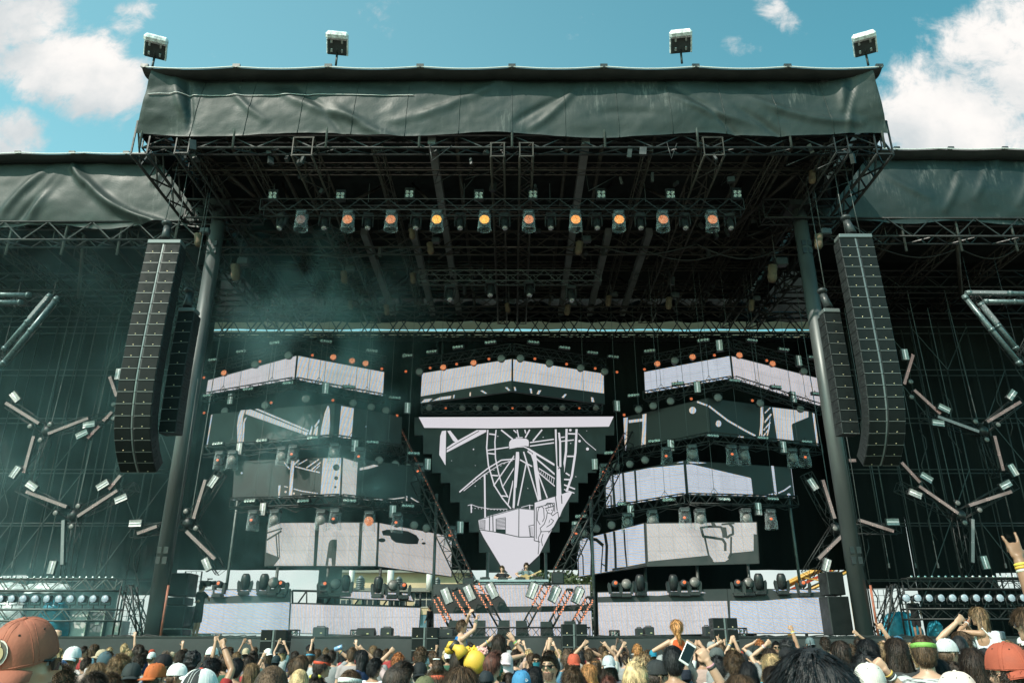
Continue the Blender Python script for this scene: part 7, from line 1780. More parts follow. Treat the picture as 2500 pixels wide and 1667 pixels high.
cp(c1, 2170, 632, 200, hair='quiff', hc='dark', yaw=60, band=(.55, .06, .02), shirt=(.03, .03, .03), near=True, label='dark haired person in profile with tied red bandana')
o_, _ = cp(c1, 2085, 900, 230, hair='bun', hc='dark', fem=True, shirt=(.6, .6, .6), near=True, label='dark haired woman with a yellow hair scrunchie')
m = MB(); m.ball(HC+Vector((0, -.05, .125)), (.075, .04, .03), 12, 8); m.build('scrunchie', m_acc, o_, None, True, (.75, .62, .10))
cp(c1, 2010, 600, 120, hair='short', hc='brown', band=(.05, .25, .40), label='small head with blue bandana far back left of centre', shirt=(.5, .5, .5))
cp(c2, 640, 690, 200, hair='messy', hc='black', sk='m', yaw=35, shirt=(.68, .70, .74), near=True, label='person with rough black hair and white shirt left of the tall swept hair')
cp(c2, 340, 550, 130, hair='short', hc='brown', shirt=(.35, .3, .3), arms={'R': (480, 590, .1)}, hands={'R': 'peace'}, label='brown haired person giving a two-finger sign left of centre')
cp(c2, 60, 590, 120, hair='short', hc='dark', arms={'R': (165, 610, .1)}, hands={'R': 'grip'}, wrist={'R': [(.7, .5, .05), (.05, .15, .3)]}, shirt=(.3, .3, .3), label='dark haired person holding up a can with yellow wristband')
cp(c2, 690, 572, 120, hair='short', hc='dark', shirt=(.3, .3, .3), yaw=25, label='small dark haired head beside the raised fist left of centre')
cp(c2, 965, 630, 175, hair='curly', hc='copper', arms={'L': (845, 630, .1)}, hands={'L': 'fist'}, shirt=(.4, .3, .3), label='copper curly haired person with a raised fist')
cp(c2, 1265, 760, 230, hair='short', hc='black', cap='cap', capc=(.015, .018, .02), bill=180, yaw=-10, near=True, shirt=BLACK, label='person in plain black cap right of the tall swept hair')
cp(c2, 1310, 668, 170, hair='straight', hc='blond', cap='cap', capc=(.72, .72, .72), yaw=10, bill=180, shirt=(.5, .45, .4), label='blond person in small white cap')
cp(c2, 1275, 548, 180, hair='curly', hc='brown', shirt=(.4, .35, .3), label='brown curly head before the short stack left of the booth')
cp(c2, 1205, 660, 90, hair='short', hc='brown', cap='flat', capc=(.5, .10, .04), bill=180, shirt=(.3, .3, .3), label='small orange red cap beside the blond person in white cap')
o_, _ = cp(c2, 1510, 690, 150, hair='straight', hc='brown', shirt=(.5, .5, .48), yaw=15, label='person with white rimmed sunglasses pushed up on brown hair')
q = obj('sunglasses', ME_GLASS, o_, (0, -.155, .105)); q.rotation_euler = (R(20), 0, 0); m = MB(); m.chain([HC+Vector((-.07, -.09, .10)), HC+Vector((0, -.105, .105)), HC+Vector((.07, -.09, .10))], .012, 6); m.build('white_rim', m_acc, o_, None, True, (.8, .8, .8))
cp(c2, 1510, 770, 300, hair='bun', hc='brown', fem=True, band=(.55, .08, .03), near=True, shirt=(.1, .12, .1), label='woman with bunned brown hair and thin red headband')
cp(c2, 1330, 950, 340, hair='short', hc='brown', cap='cap', capc=(.13, .13, .07), bill=180, yaw=15, near=True, shirt=(.3, .3, .3), label='person in green camouflage cap at the bottom centre')
cp(c2, 1780, 602, 200, hair='short', hc='dark', sk='d', shirt=(.10, .35, .35), near=True, label='dark short haired person left of the big yellow float')
cp(c2, 2250, 590, 220, hair='quiff', hc='redbrown', yaw=45, shirt=(.03, .03, .04), near=True, label='person with faded reddish brown hair right of the yellow float')
gc, _ = cp(c2, 2300, 756, 220, hair='curly', hc='lightbrown', cap='cap', capc=(.02, .13, .09), bill=180, yaw=10, near=True, shirt=(.02, .02, .02), label='person in dark green cap with small gold marks')
cap_patch(gc, 0, .30, .03, [([(-1, -.25), (1, -.35), (1, .05), (-1, .15)], (.6, .42, .05))])
cp(c2, 2170, 870, 240, hair='short', hc='black', cap='cap', capc=(.02, .026, .032), bill=0, near=True, shirt=(.02, .02, .02), label='person in plain black cap below the green cap')
cp(c2, 1930, 482, 190, hair='afro', hc='dark', sk='t', shirt=(.3, .3, .3), label='dark brown afro between the blue tank top and yellow float')
# crop 3
pk, _ = cp(c3, 200, 632, 190, hair='short', hc='brown', cap='cap', capc=(.66, .54, .56), bill=180, yaw=5, near=True, shirt=(.6, .5, .52), label='person in pale pink cap with neck flap near the centre')
m = MB(); m.grid(lambda u, v: HC+Vector((math.sin(PI*(.55+.9*u))*(.10+.015*v), math.cos(PI*(.55+.9*u))*(.118+.01*v), .03-.15*v+.006*math.sin(u*30)*v)), 24, 6); m.build('neck_flap', m_cap, pk, None, True, (.66, .54, .56))
o_, _ = cp(c3, 612, 640, 130, hair='short', hc='dark', yaw=182, sk='m', shirt=(.5, .4, .3), label='person facing us with teal bandana over the mouth and teal sunglasses', glasses=True)
m = MB(); m.grid(lambda u, v: HC+Vector((math.sin((u-.5)*2.4)*(.078-.03*v), .045+math.cos((u-.5)*2.4)*(.074-.03*v), -.02-.13*v)), 16, 6); m.build('bandana', m_acc, o_, None, True, (.02, .20, .26))
rc, _ = cp(c3, 1125, 645, 190, hair='short', hc='dark', cap='flat', capc=(.46, .09, .05), bill=180, near=True, shirt=(.05, .12, .2), label='person in flat brick red cap right of the bearded man')
cp(c3, 1215, 605, 130, hair='messy', hc='black', shirt=(.1, .1, .1), label='rough black haired head right of the brick red cap')
cp(c3, 1330, 780, 220, hair='straight', hc='strawberry', near=True, fem=True, shirt=(.4, .3, .3), label='strawberry blond head below the grey cap')
gy, _ = cp(c3, 1600, 668, 195, hair='long', hc='dark', cap='cap', capc=(.45, .47, .50), bill=180, fem=True, near=True, shirt=(.1, .1, .12), label='woman in light grey cap over long dark hair')
cp(c3, 1420, 700, 150, hair='long', hc='brown', fem=True, band=(.5, .2, .05), shirt=(.3, .25, .2), label='woman with long brown hair and orange hairband')
cp(c3, 2240, 728, 290, hair='short', hc='dark', cap='cap', capc=(.028, .032, .034), yaw=70, bill=150, glasses=True, near=True, shirt=(.1, .12, .2), label='person in dark cap and sunglasses in right profile beside the blond hair', vox=.008)
bj, _ = cp(c3, 405, 872, 290, hair='short', hc='dark', cap='cap', capc=(.06, .22, .40), bill=20, yaw=10, near=True, shirt=(.1, .2, .3), label='person in medium blue cap with small white bird emblem')
cap_patch(bj, 160, .32, .020, [([(-1.1, -.2), (-.2, .5), (.6, .7), (1.0, .1), (.9, -.5), (.1, -.8), (-.4, -.5)], (.75, .75, .75)), ([(-.2, .1), (.5, .45), (.7, 0), (.1, -.2)], (.03, .08, .25)), ([(.55, .35), (1.1, .2), (.7, -.1)], (.55, .04, .03))])
cp(c3, 590, 812, 230, hair='long', hc='black', near=True, fem=True, shirt=(.1, .1, .1), label='long black haired person left of the bearded man')
cp(c3, 110, 872, 150, hair='long', hc='blond', fem=True, shirt=(.5, .4, .35), near=True, label='long blond haired person left of the blue cap')
cp(c3, 235, 892, 150, hair='short', hc='dark', shirt=(.1, .1, .12), near=True, label='short dark haired head touching the left side of the blue cap')
cp(c3, 1590, 942, 200, hair='messy', hc='redbrown', shirt=(.1, .1, .1), near=True, label='tousled reddish brown head at the bottom left of the blond swept hair')
cp(c3, 1990, 510, 120, hair='curly', hc='strawberry', shirt=(.3, .3, .3), label='fair curly head before the right inner standing screen')
cp(c3, 2205, 590, 110, hair='short', hc='brown', cap='cap', capc=(.02, .20, .30), bill=180, shirt=(.3, .3, .3), label='person in teal blue cap far back right of centre')
cp(c3, 2085, 612, 200, hair='short', hc='lightbrown', shirt=(.2, .2, .2), label='light brown head behind the blond swept hair')
cp(c3, 1330, 570, 120, hair='short', hc='brown', shirt=(.3, .28, .25), arms={'L': (1240, 540, .1), 'R': (1370, 610, .1)}, hands={'L': 'open', 'R': 'open'}, label='person raising both hands before the short stack right of the booth')
cp(c3, 1560, 610, 120, hair='short', hc='lightbrown', shirt=(.5, .5, .45), arms={'R': (1575, 540, .1)}, hands={'R': 'point'}, label='person pointing one finger straight up right of the booth')
cp(c3, 1700, 640, 110, hair='straight', hc='black', shirt=(.2, .2, .2), arms={'L': (1640, 600, .1), 'R': (1700, 600, .1)}, hands={'L': 'open', 'R': 'open'}, label='black haired person clapping raised hands right of the booth')
cp(c3, 1830, 640, 110, hair='short', hc='dark', shirt=(.3, .3, .3), arms={'L': (1785, 560, .1)}, hands={'L': 'open'}, wrist={'L': (.6, .2, .2)}, label='person with one open hand up right of the clapping hands')
cp(c3, 640, 640, 90, hair='short', hc='dark', shirt=(.3, .3, .3), arms={'L': (485, 610, .1)}, hands={'L': 'open'}, label='person waving a small hand behind the teal bandana') if False else None
# crop 4
o_, j_ = cp(c4, 560, 700, 150, hair='short', hc='brown', sk='l', shirt=(.05, .09, .18), sl='tank', Y=3.6, near=True, arms={'R': (640, 640, .1)}, hands={'R': 'grip'}, wrist={'R': [(.6, .25, .3), (.02, .02, .02)]}, label='person in navy tank holding up a phone at an angle, right of centre', ztarget=1.6) if False else (None, None)
def phone_arm():
    Y = 5.6; u, v = c4(860, 1040); p, _j = person(u, v, None, Y=Y, hair='short', hc='black', sk='l', near=True, shirt=(.05, .09, .18), sl='tank', arms={'R': (*c4(655, 625), .02)}, hands={'R': 'grip'}, wrist={'R': [(.6, .28, .32), (.02, .02, .02)]}, yaw=-10, vox=.008, ztarget=1.56, label='person in navy tank whose raised arm holds a phone tilted')
    q = W(*c4(440, 640), Y+.05); t = thing('phone', 'dark screened pale phone held tilted above the crowd, right of centre', 'phone', q); rot = Euler((R(80), R(32), R(6))).to_matrix()
    m = MB(); m.box((0, 0, 0), (.075, .148, .009), rot, bev=.004); m.build('body', m_white, t); m = MB(); m.box(rot @ Vector((0, 0, .006)), (.066, .118, .002), rot); m.build('screen', m_shade, t)
phone_arm()
cp(c4, 435, 762, 140, hair='short', hc='black', sk='t', near=True, shirt=(.05, .05, .05), label='small black curly head beneath the raised phone')
cp(c4, 845, 660, 230, hair='messy', hc='black', near=True, shirt=(.6, .6, .6), label='black haired head right of the raised phone arm')
gn, _ = cp(c4, 830, 560, 180, hair='short', hc='dark', cap='cap', capc=(.09, .10, .10), bill=-10, yaw=70, shirt=(.3, .3, .3), label='person in worn dark grey cap with bill to the right')
cp(c4, 762, 478, 120, hair='short', hc='dark', cap='bucket', capc=(.26, .27, .27), shirt=(.3, .3, .3), label='person in light grey hat before the right short stack')
cp(c4, 1010, 590, 120, hair='short', hc='dark', shirt=(.3, .25, .2), arms={'L': (1035, 470, .08), 'R': (1085, 470, .08)}, hands={'L': 'grip', 'R': 'grip'}, wrist={'L': [(.6, .45, .05), (.05, .15, .35), (.5, .5, .5)]}, label='person clasping both hands overhead with several wristbands')
cp(c4, 900, 500, 110, hair='short', hc='brown', shirt=(.3, .3, .3), arms={'L': (860, 500, .05)}, hands={'L': 'mid'}, wrist={'L': (.6, .6, .6)}, label='brown head with a raised hand left of the clasped hands')
bp, _ = cp(c4, 1385, 530, 140, hair='short', hc='dark', cap='cap', capc=(.015, .02, .02), bill=180, shirt=(.05, .08, .08), label='person in black cap with round gold emblem')
cap_patch(bp, 0, .30, .022, [(cir(0, 0, 1.2, .8), (.62, .38, .06)), (cir(0, 0, .95, .58), (.05, .12, .06)), ([(-.6, -.1), (.6, .2), (.4, -.3)], (.7, .6, .4))])
cp(c4, 1420, 445, 110, hair='curly', hc='copper', shirt=(.3, .3, .3), arms={'L': (1335, 500, .05)}, hands={'L': 'open'}, label='copper haired person with one hand up behind the gold emblem cap')
cp(c4, 1560, 560, 190, hair='long', hc='dark', fem=True, shirt=(.2, .2, .2), arms={'L': (1505, 530, .1)}, hands={'L': 'fist'}, wrist={'L': [(.6, .3, .3), (.6, .6, .6)]}, label='long dark haired person with raised fist right of the gold emblem cap')
cp(c4, 1250, 742, 250, hair='straight', hc='black', near=True, shirt=(.05, .05, .05), label='glossy black straight haired head right of the brown curls')
cp(c4, 1080, 818, 160, hair='short', hc='dark', cap='cap', capc=(.04, .10, .16), bill=180, yaw=-30, shirt=(.3, .3, .3), near=True, label='person in dark blue cap tilted to the left')
cp(c4, 1580, 640, 240, hair='long', hc='blond', fem=True, near=True, shirt=(.05, .35, .55), label='person with long blond hair and light blue top')
cp(c4, 1600, 805, 270, hair='straight', hc='dark', fem=True, near=True, shirt=(.05, .35, .55), label='dark haired head below the long blond hair')
cp(c4, 1790, 432, 200, hair='afro', hc='black', sk='m', shirt=(.1, .1, .1), arms={'R': (1870, 330, .1)}, hands={'R': 'fist'}, wrist={'R': [(.75, .6, .05), (.7, .7, .7)]}, label='person with round black hair and raised fist before the right outer screen')
cp(c4, 1790, 560, 220, hair='short', hc='black', cap='cap', capc=(.015, .015, .017), bill=0, near=True, band=(.5, .07, .03), shirt=(.4, .3, .2), label='person in black cap with a red cloth band below the raised fist')
cp(c4, 1640, 470, 100, hair='short', hc='black', yaw=185, sk='m', glasses=True, shirt=(.3, .3, .3), label='person facing us in sunglasses left of the raised fist')
cp(c4, 2110, 420, 110, hair='short', hc='black', cap='cap', capc=(.12, .16, .17), shirt=(.3, .3, .3), bill=180, label='person in grey blue cap above the big black hair')
cp(c4, 2310, 380, 120, hair='curly', hc='dark', shirt=(.4, .3, .3), label='dark curly head before the right speaker stack')
# crop 5
cp(c5, 235, 385, 180, 4.704, hair='straight', hc='dark', shirt=(.05, .05, .05), label='dark smooth haired head before the right column')
cp(c5, 545, 360, 210, 4.704, hair='braids', hc='black', sk='d', near=True, shirt=(.05, .05, .05), label='person with long black braids before the right column')
cp(c5, 360, 430, 120, 4.704, hair='curly', hc='brown', shirt=(.1, .1, .1), label='brown curly head left of the black braids')
cp(c5, 715, 400, 130, 4.704, hair='short', hc='lightbrown', shirt=(.3, .25, .2), arms={'R': (735, 270, .05)}, hands={'R': 'point'}, label='light brown haired person with one finger up right of the braids')
cp(c5, 440, 360, 80, 4.704, hair='short', hc='dark', shirt=(.2, .2, .2), arms={'R': (455, 330, .05)}, hands={'R': 'open'}, label='person waving a small hand before the right column foot')
cp(c5, 875, 350, 210, 4.704, hair='straight', hc='dark', near=True, shirt=(.05, .05, .05), label='round dark brown head left of the blond ponytail')
cp(c5, 890, 305, 105, 4.704, hair='short', hc='dark', cap='cap', capc=(.05, .14, .22), bill=20, shirt=(.2, .2, .2), label='person in slate blue cap at right, far back')
cp(c5, 1035, 412, 110, 4.704, hair='pony', hc='blond', fem=True, shirt=(.4, .35, .3), label='person with a blond ponytail left of the lime headband')
cp(c5, 1440, 368, 200, 4.704, hair='short', hc='brown', cap='cap', capc=(.52, .53, .54), yaw=75, bill=-10, near=True, shirt=(.3, .3, .3), label='person in pale grey cap with bill to the right')
cp(c5, 1590, 330, 170, 4.704, hair='buzz', hc='black', sk='d', yaw=30, near=True, shirt=(.10, .25, .35), label='person with cropped black hair right of the pale grey cap')
cp(c5, 1710, 380, 120, 4.704, hair='short', hc='dark', cap='cap', capc=(.7, .7, .7), bill=10, yaw=60, shirt=(.3, .3, .3), label='person in small white cap before the woman with backpack')
cp(c5, 830, 560, 210, 4.704, hair='long', hc='blond', fem=True, near=True, shirt=(.4, .3, .28), label='person with long blond hair left of the marled grey top')
cp(c5, 1330, 590, 260, 4.704, hair='straight', hc='black', near=True, shirt=(.05, .05, .05), label='black haired head right of the marled grey top')
cp(c5, 1520, 622, 230, 4.704, hair='messy', hc='dark', near=True, shirt=(.05, .05, .05), label='tousled dark head above the pale pinkish cap')
cp(c5, 1620, 265, 170, 4.704, hair='straight', hc='brown', shirt=(.3, .2, .2), arms={'L': (1560, 200, .05)}, hands={'L': 'relaxed'}, label='brown head with a raised hand left of the woman with backpack')
cp(c5, 2400, 0, 130, 4.704, hair='straight', hc='brown', yaw=-60, glasses=True, near=True, shirt=(.4, .35, .3), Y=7.6, label='person with sunglasses at the right edge, cut by the frame', stand=0.0)
cp(c5, 2150, 385, 150, 4.704, hair='long', hc='lightbrown', fem=True, shirt=(.2, .2, .2), label='light brown haired head under the backpack woman')
cp(c5, 2320, 330, 90, 4.704, hair='short', hc='dark', cap='cap', capc=(.7, .7, .7), bill=180, shirt=(.3, .5, .6), label='person in white cap at the right edge')
def pointing_hand():
    u, v = c5(640, 800); person(u, v, None, Y=5.4, hair='long', hc='brown', fem=True, near=True, sk='l', shirt=(.3, .3, .3), arms={'R': (*c5(775, 745), .1)}, hands={'R': 'point'}, wrist={'R': [(.6, .4, .1), (.05, .05, .05), (.7, .7, .7)]}, vox=.008, label='brown haired person whose pointing hand has beaded bracelets beside the cream cap')
pointing_hand()
def edge_arm():
    # arm from the right edge pointing up at the lights
    u, v = 2655, 1440; person(u, v, None, Y=4.5, hair='messy', hc='dark', sk='t', near=True, shirt=(.1, .1, .1), stand=.2, arms={'L': (2468, 1326, .1)}, hands={'L': 'horns'}, wrist={'L': [(.75, .6, .08), (.7, .4, .05), (.6, .6, .5)]}, vox=.0075, label='person at the right edge, only the pointing arm with yellow wristbands showing')
edge_arm()
# --- riders on shoulders and the people who carry them
def rider(c, x, y, w, s, Y, carrier, **k):
    k.setdefault('legs', 'ride'); o, j = cp(c, x, y, w, s, Y=Y, **k)
    b = o.location; hip = b.z+.90*o.scale.x
    zt = hip+.20
    u = c(x, y)[0]
    # carrier below: same place, a head between the thighs
    ct = 1.768; sc = max(1.5, min(1.95, zt))/ct
    p = obj('person', shared_body(False)[0], None, (b.x, Y+.10, 0), SKIN['l']); p.scale = (sc,)*3
    obj('shirt', shared_body(False)[4]['short'], p, None, carrier[1]); obj('trousers', shared_body(False)[5], p, None, (.03, .035, .05)); obj('hair', hair_mesh('short'), p, None, HAIR['dark'])
    tag(p, carrier[0], 'person', 'festival crowd'); PEOPLE.append(dict(o=p, u=u, v=0, Y=Y, w=20, label=carrier[0], hc='dark', hair='short', cap=None, desc='', fem=False))
    return o, j
rider(c2, 1830, 172, 110, 5.6, 15.5, ('person carrying the rider in blue tank on the shoulders', (.3, .3, .3)), hair='short', hc='brown', yaw=75, sk='l', sl='tank', shirt=(.03, .16, .38), arms={'L': (1935, 110, -.1), 'R': (2035, 170, .05)}, hands={'L': 'relaxed', 'R': 'peace'}, label='person in blue tank riding on shoulders with both arms overhead', vox=.009)
rider(c3, 100, 378, 160, 5.6, 12.5, ('person carrying the long dark haired rider', (.1, .1, .1)), hair='long', hc='dark', fem=True, sl='crop', shirt=(.02, .02, .022), arms={'L': (-35, 470, .1), 'R': (310, 470, .1)}, hands={'L': 'horns', 'R': 'open'}, wrist={'L': [(.6, .45, .1), (.2, .3, .35)], 'R': [(.25, .6, .1), (.65, .6, .5), (.6, .3, .1)]}, label='long dark haired woman with bare back riding on shoulders, both hands up', vox=.009)
rider(c4, 285, 172, 150, 5.6, 13.0, ('person carrying the rider in orange top', (.2, .2, .25)), hair='pony', hc='strawberry', fem=True, sl='crop', shirt=(.60, .10, .03), sk='l', arms={'L': (75, 560, .2), 'R': (560, 560, .3)}, hands={'L': 'open', 'R': 'open'}, label='woman in orange halter top with curly ponytail riding on shoulders', vox=.009)
bk, _ = rider(c5, 1820, 2, 200, 4.704, 11.2, ('person carrying the woman with white backpack', (.1, .1, .12)), hair='long', hc='lightbrown', fem=True, sl='crop', shirt=(.55, .6, .68), sk='m', yaw=-50, arms={'L': (1700, 190, .12), 'R': (1690, 200, .25)}, hands={'L': 'relaxed', 'R': 'relaxed'}, wrist={'L': (.7, .7, .7)}, label='woman with long brown hair riding on shoulders with white backpack', vox=.009)
bt = thing('backpack', 'small white backpack with grey flap on the woman riding at the right', 'backpack', bk.matrix_world.translation if False else bk.location); bt.rotation_euler = bk.rotation_euler; bt.scale = bk.scale
m = MB(); m.box((0, -.155, 1.27), (.27, .15, .34), bev=.05); m.build('bag', m_white, bt); m = MB(); m.box((0, -.235, 1.38), (.24, .03, .11), bev=.014); m.build('flap', mat('grey_flap', (.10, .12, .14), .6), bt)
for s in (-1, 1): m = MB(); m.chain([(s*.10, -.11, 1.34), (s*.11, -.02, 1.475), (s*.12, .09, 1.36), (s*.15, .05, 1.15), (s*.12, -.11, 1.06)], .014, 6); m.build('strap', m_white, bt)
# the big yellow inflatable
def yellow_float():
    Y = 9.6; m_y = mat('yellow_vinyl', (.70, .43, .05), .6, var=.05, vscale=3); m_yk = mat('dark_marking', (.03, .025, .02), .5)
    a = W(*c2(2010, 760), Y); t = thing('inflatable_float', 'big round yellow inflatable held up among the heads left of centre', 'inflatable', (a.x, Y, a.z-.2))
    q = lambda x, y, dy=0: W(*c2(x, y), Y+dy)-Vector(t.location)
    m = MB(); c = q(2010, 760); r = (q(2165, 760)-c).length; m.ball(c, (r, r*.8, r*1.02), 24, 16); m.build('body', m_y, t)
    m = MB(); m.chain([q(1860, 670), q(1800, 590), q(1740, 575), q(1730, 600)], [.08, .07, .05, .03], 12); m.build('arm', m_y, t)
    m = MB(); m.chain([q(1760, 640, .2), q(1690, 560, .2), q(1640, 610, .2), q(1620, 640, .2)], [.02, .07, .05, .02], 12); m.chain([q(1690, 470, .2), q(1690, 560, .2)], [.03, .07], 12); m.build('tip', m_y, t)
    m = MB(); m.chain([q(1700, 500, .15), q(1740, 540, .15), q(1770, 580, .15)], [.06, .07, .05], 10); m.build('marking', m_yk, t)
    rnd = random.Random(3)
    for nm, xs, colr in (('ruffle', (1890, 2060), (.85, .52, .04)), ('pale_ruffle', (2060, 2150), (.75, .40, .36))):
        m = MB()
        for i in range(70):
            p = q(rnd.uniform(*xs), rnd.uniform(590, 660), .25); d = Vector((rnd.gauss(0, 1), rnd.gauss(0, 1), rnd.gauss(0, 1))).normalized()*.05; m.chain([p-d, p+d.orthogonal()*.25, p+d], [.016, .02, .004], 5)
        m.build(nm, m_acc, t, None, True, colr)
yellow_float()
cp(c2, 2000, 690, 130, hair='short', hc='dark', Y=9.9, shirt=(.3, .3, .1), label='person mostly hidden under the yellow inflatable')
u_, v_ = c2(150, 565); q = W(u_, v_, 12); t = thing('drink_can', 'blue and white can held up in a hand left of centre', 'can', q, (R(10), R(70), 0)); m = MB(); m.lathe([(.028, -.06), (.033, -.055), (.033, .055), (.028, .06)], 14); m.build('can_body', mat('can_paint', (.25, .40, .62), .3, .4), t); m = MB(); m.lathe([(.026, .061), (.026, .064)], 14); m.build('lid', m_alu, t)
# --- people on the stage
dj, _ = person(*CB(857, 568), None, Y=32.75, hair='curly', hc='lightbrown', sk='l', shirt=(.015, .015, .017), yaw=190, stand=Z_RISER, arms={'L': (*CB(905, 672), -.35), 'R': (*CB(815, 672), -.35)}, hands={'L': 'relaxed', 'R': 'relaxed'}, label='performer in black shirt leaning over the booth table', group='people on the stage')
gt, _ = person(*CB(1062, 543), None, Y=32.75, hair='curly', hc='brown', sk='l', shirt=(.16, .22, .23), yaw=165, stand=Z_RISER, arms={'L': (*CB(1120, 650), -.30), 'R': (*CB(1010, 668), -.25)}, hands={'L': 'grip', 'R': 'grip'}, label='performer in grey shirt playing a guitar behind the booth table', group='people on the stage')
def guitar():
    a, b = W(*CB(1015, 690), 32.48), W(*CB(1180, 615), 32.40); t = thing('electric_guitar', 'pale wood electric guitar held by the performer in grey', 'guitar', a); d = (b-a); L = d.length; d.normalize(); n = Vector((0, -1, 0)); s = d.cross(n)
    m = MB(); pr = [(-.02, .10), (.08, .17), (.2, .13), (.27, .15), (.36, .06), (.36, -.06), (.27, -.15), (.2, -.12), (.08, -.17), (-.02, -.10)]; m.prism([d*x+s*y for x, y in pr], (0, -.02, 0), (0, .03, 0)); m.build('body', mat('guitar_wood', (.42, .28, .13), .35), t)
    m = MB(); m.prism([d*.3+s*.025, d*L*.92+s*.02, d*L*.92-s*.02, d*.3-s*.025], (0, -.035, 0), (0, -.012, 0)); m.prism([d*L*.92+s*.03, d*L*1.05+s*.045, d*L*1.05-s*.03, d*L*.92-s*.03], (0, -.035, 0), (0, -.012, 0)); m.build('neck', mat('neck_wood', (.5, .35, .17), .4), t)
    m = MB(); m.chain([d*.0+s*.1, Vector((.06, .1, .42)), Vector((.22, .18, .5)), Vector((.33, .1, .3)), d*.32+s*.1], .018, 5); m.build('strap', m_cable, t)
guitar()
cm, _ = person(*CL2(1258, 942), None, Y=30.2, hair='short', hc='black', sk='t', shirt=(.014, .015, .017), yaw=40, stand=ZD, pants=(.014, .014, .016), shorts=True, cap='cap', capc=(.015, .015, .015), arms={'R': (*CL2(1295, 1050), .3), 'L': (*CL2(1225, 1060), -.1)}, hands={'R': 'grip', 'L': 'grip'}, label='camera operator in black shorts standing at the left of the stage', group='people on the stage')
def camrig():
    p = W(*CL2(1282, 950), 30.35); t = thing('video_camera', 'shoulder video camera on a body rig worn by the operator', 'camera', p)
    m = MB(); m.box((0, 0, 0), (.34, .16, .20), bev=.02); m.box((-.2, .05, .05), (.14, .14, .12), bev=.02); m.build('body', m_plast, t); m = MB(); m.tube((.16, 0, .02), (.34, .05, .04), .07, 12); m.build('lens', m_plast, t); m = MB(); m.box((.1, 0, .17), (.2, .04, .04)); m.tube((.0, 0, .1), (.1, 0, .17), .015, 5); m.build('handle', m_plast, t)
    m = MB(); m.chain([(-.05, 0, -.1), (-.25, .0, -.7), (-.36, 0, -1.6)], .035, 8); m.box((-.33, 0, -1.55), (.2, .15, .1)); m.build('rig_post', m_plast2, t)
camrig()
person(*CR2(850, 1010), None, Y=31.4, hair='short', hc='black', sk='t', shirt=(.012, .013, .014), pants=(.02, .02, .022), shorts=True, yaw=20, stand=ZD, label='crew person in black standing behind the right light rail', group='people on the stage')
person(*CB(242, 905), None, Y=31.2, hair='short', hc='black', sk='t', shirt=(.012, .013, .014), sl='long', pants=(.012, .012, .013), yaw=-60, stand=ZD, label='crew person in black at the left edge of the booth screen', group='people on the stage')

# --- the rest of the crowd
LAND = [(0, 150, 'below the left light rail'), (150, 330, 'below the cases at left'), (330, 440, 'below the left column'), (440, 530, 'below the cameraman'), (530, 640, 'below the left outer screen'), (640, 720, 'below the left short stack'), (720, 900, 'below the left inner screen'), (900, 1010, 'below the see-through frame'), (1010, 1075, 'below stack left of booth'),
        (1075, 1250, 'below the booth left half'), (1250, 1370, 'below the booth right half'), (1370, 1440, 'below stack right of booth'), (1440, 1600, 'below the right inner screen'), (1600, 1740, 'below the orange topped rider'), (1740, 1810, 'below the right short stack'), (1810, 2010, 'below the right outer screen'), (2010, 2100, 'below the right floor stack'), (2100, 2220, 'below the right column'), (2220, 2360, 'below the right light rail'), (2360, 2501, 'below the backpack rider')]
ARMB = []
def arm_bodies():
    for k, (arms, hands, fem) in enumerate((({'R': (.20, .16, 1.92)}, {'R': 'open'}, False), ({'L': (-.16, .2, 1.95)}, {'L': 'point'}, True), ({'R': (.10, .22, 1.86), 'L': (-.12, .22, 1.88)}, {'R': 'open', 'L': 'open'}, True), ({'L': (-.30, .12, 1.88)}, {'L': 'fist'}, False), ({'R': (.05, .30, 1.80), 'L': (-.05, .30, 1.80)}, {'R': 'grip', 'L': 'grip'}, False))):
        me, j, lj, T = body(fem, arms, 'stand', .0105, hands); ARMB.append((me, garment(T, j, 'short', fem), trousers(lj, T), fem, ('one open hand up', 'a finger pointing up', 'both hands up', 'a raised fist', 'both hands holding a phone up')[k]))
arm_bodies()
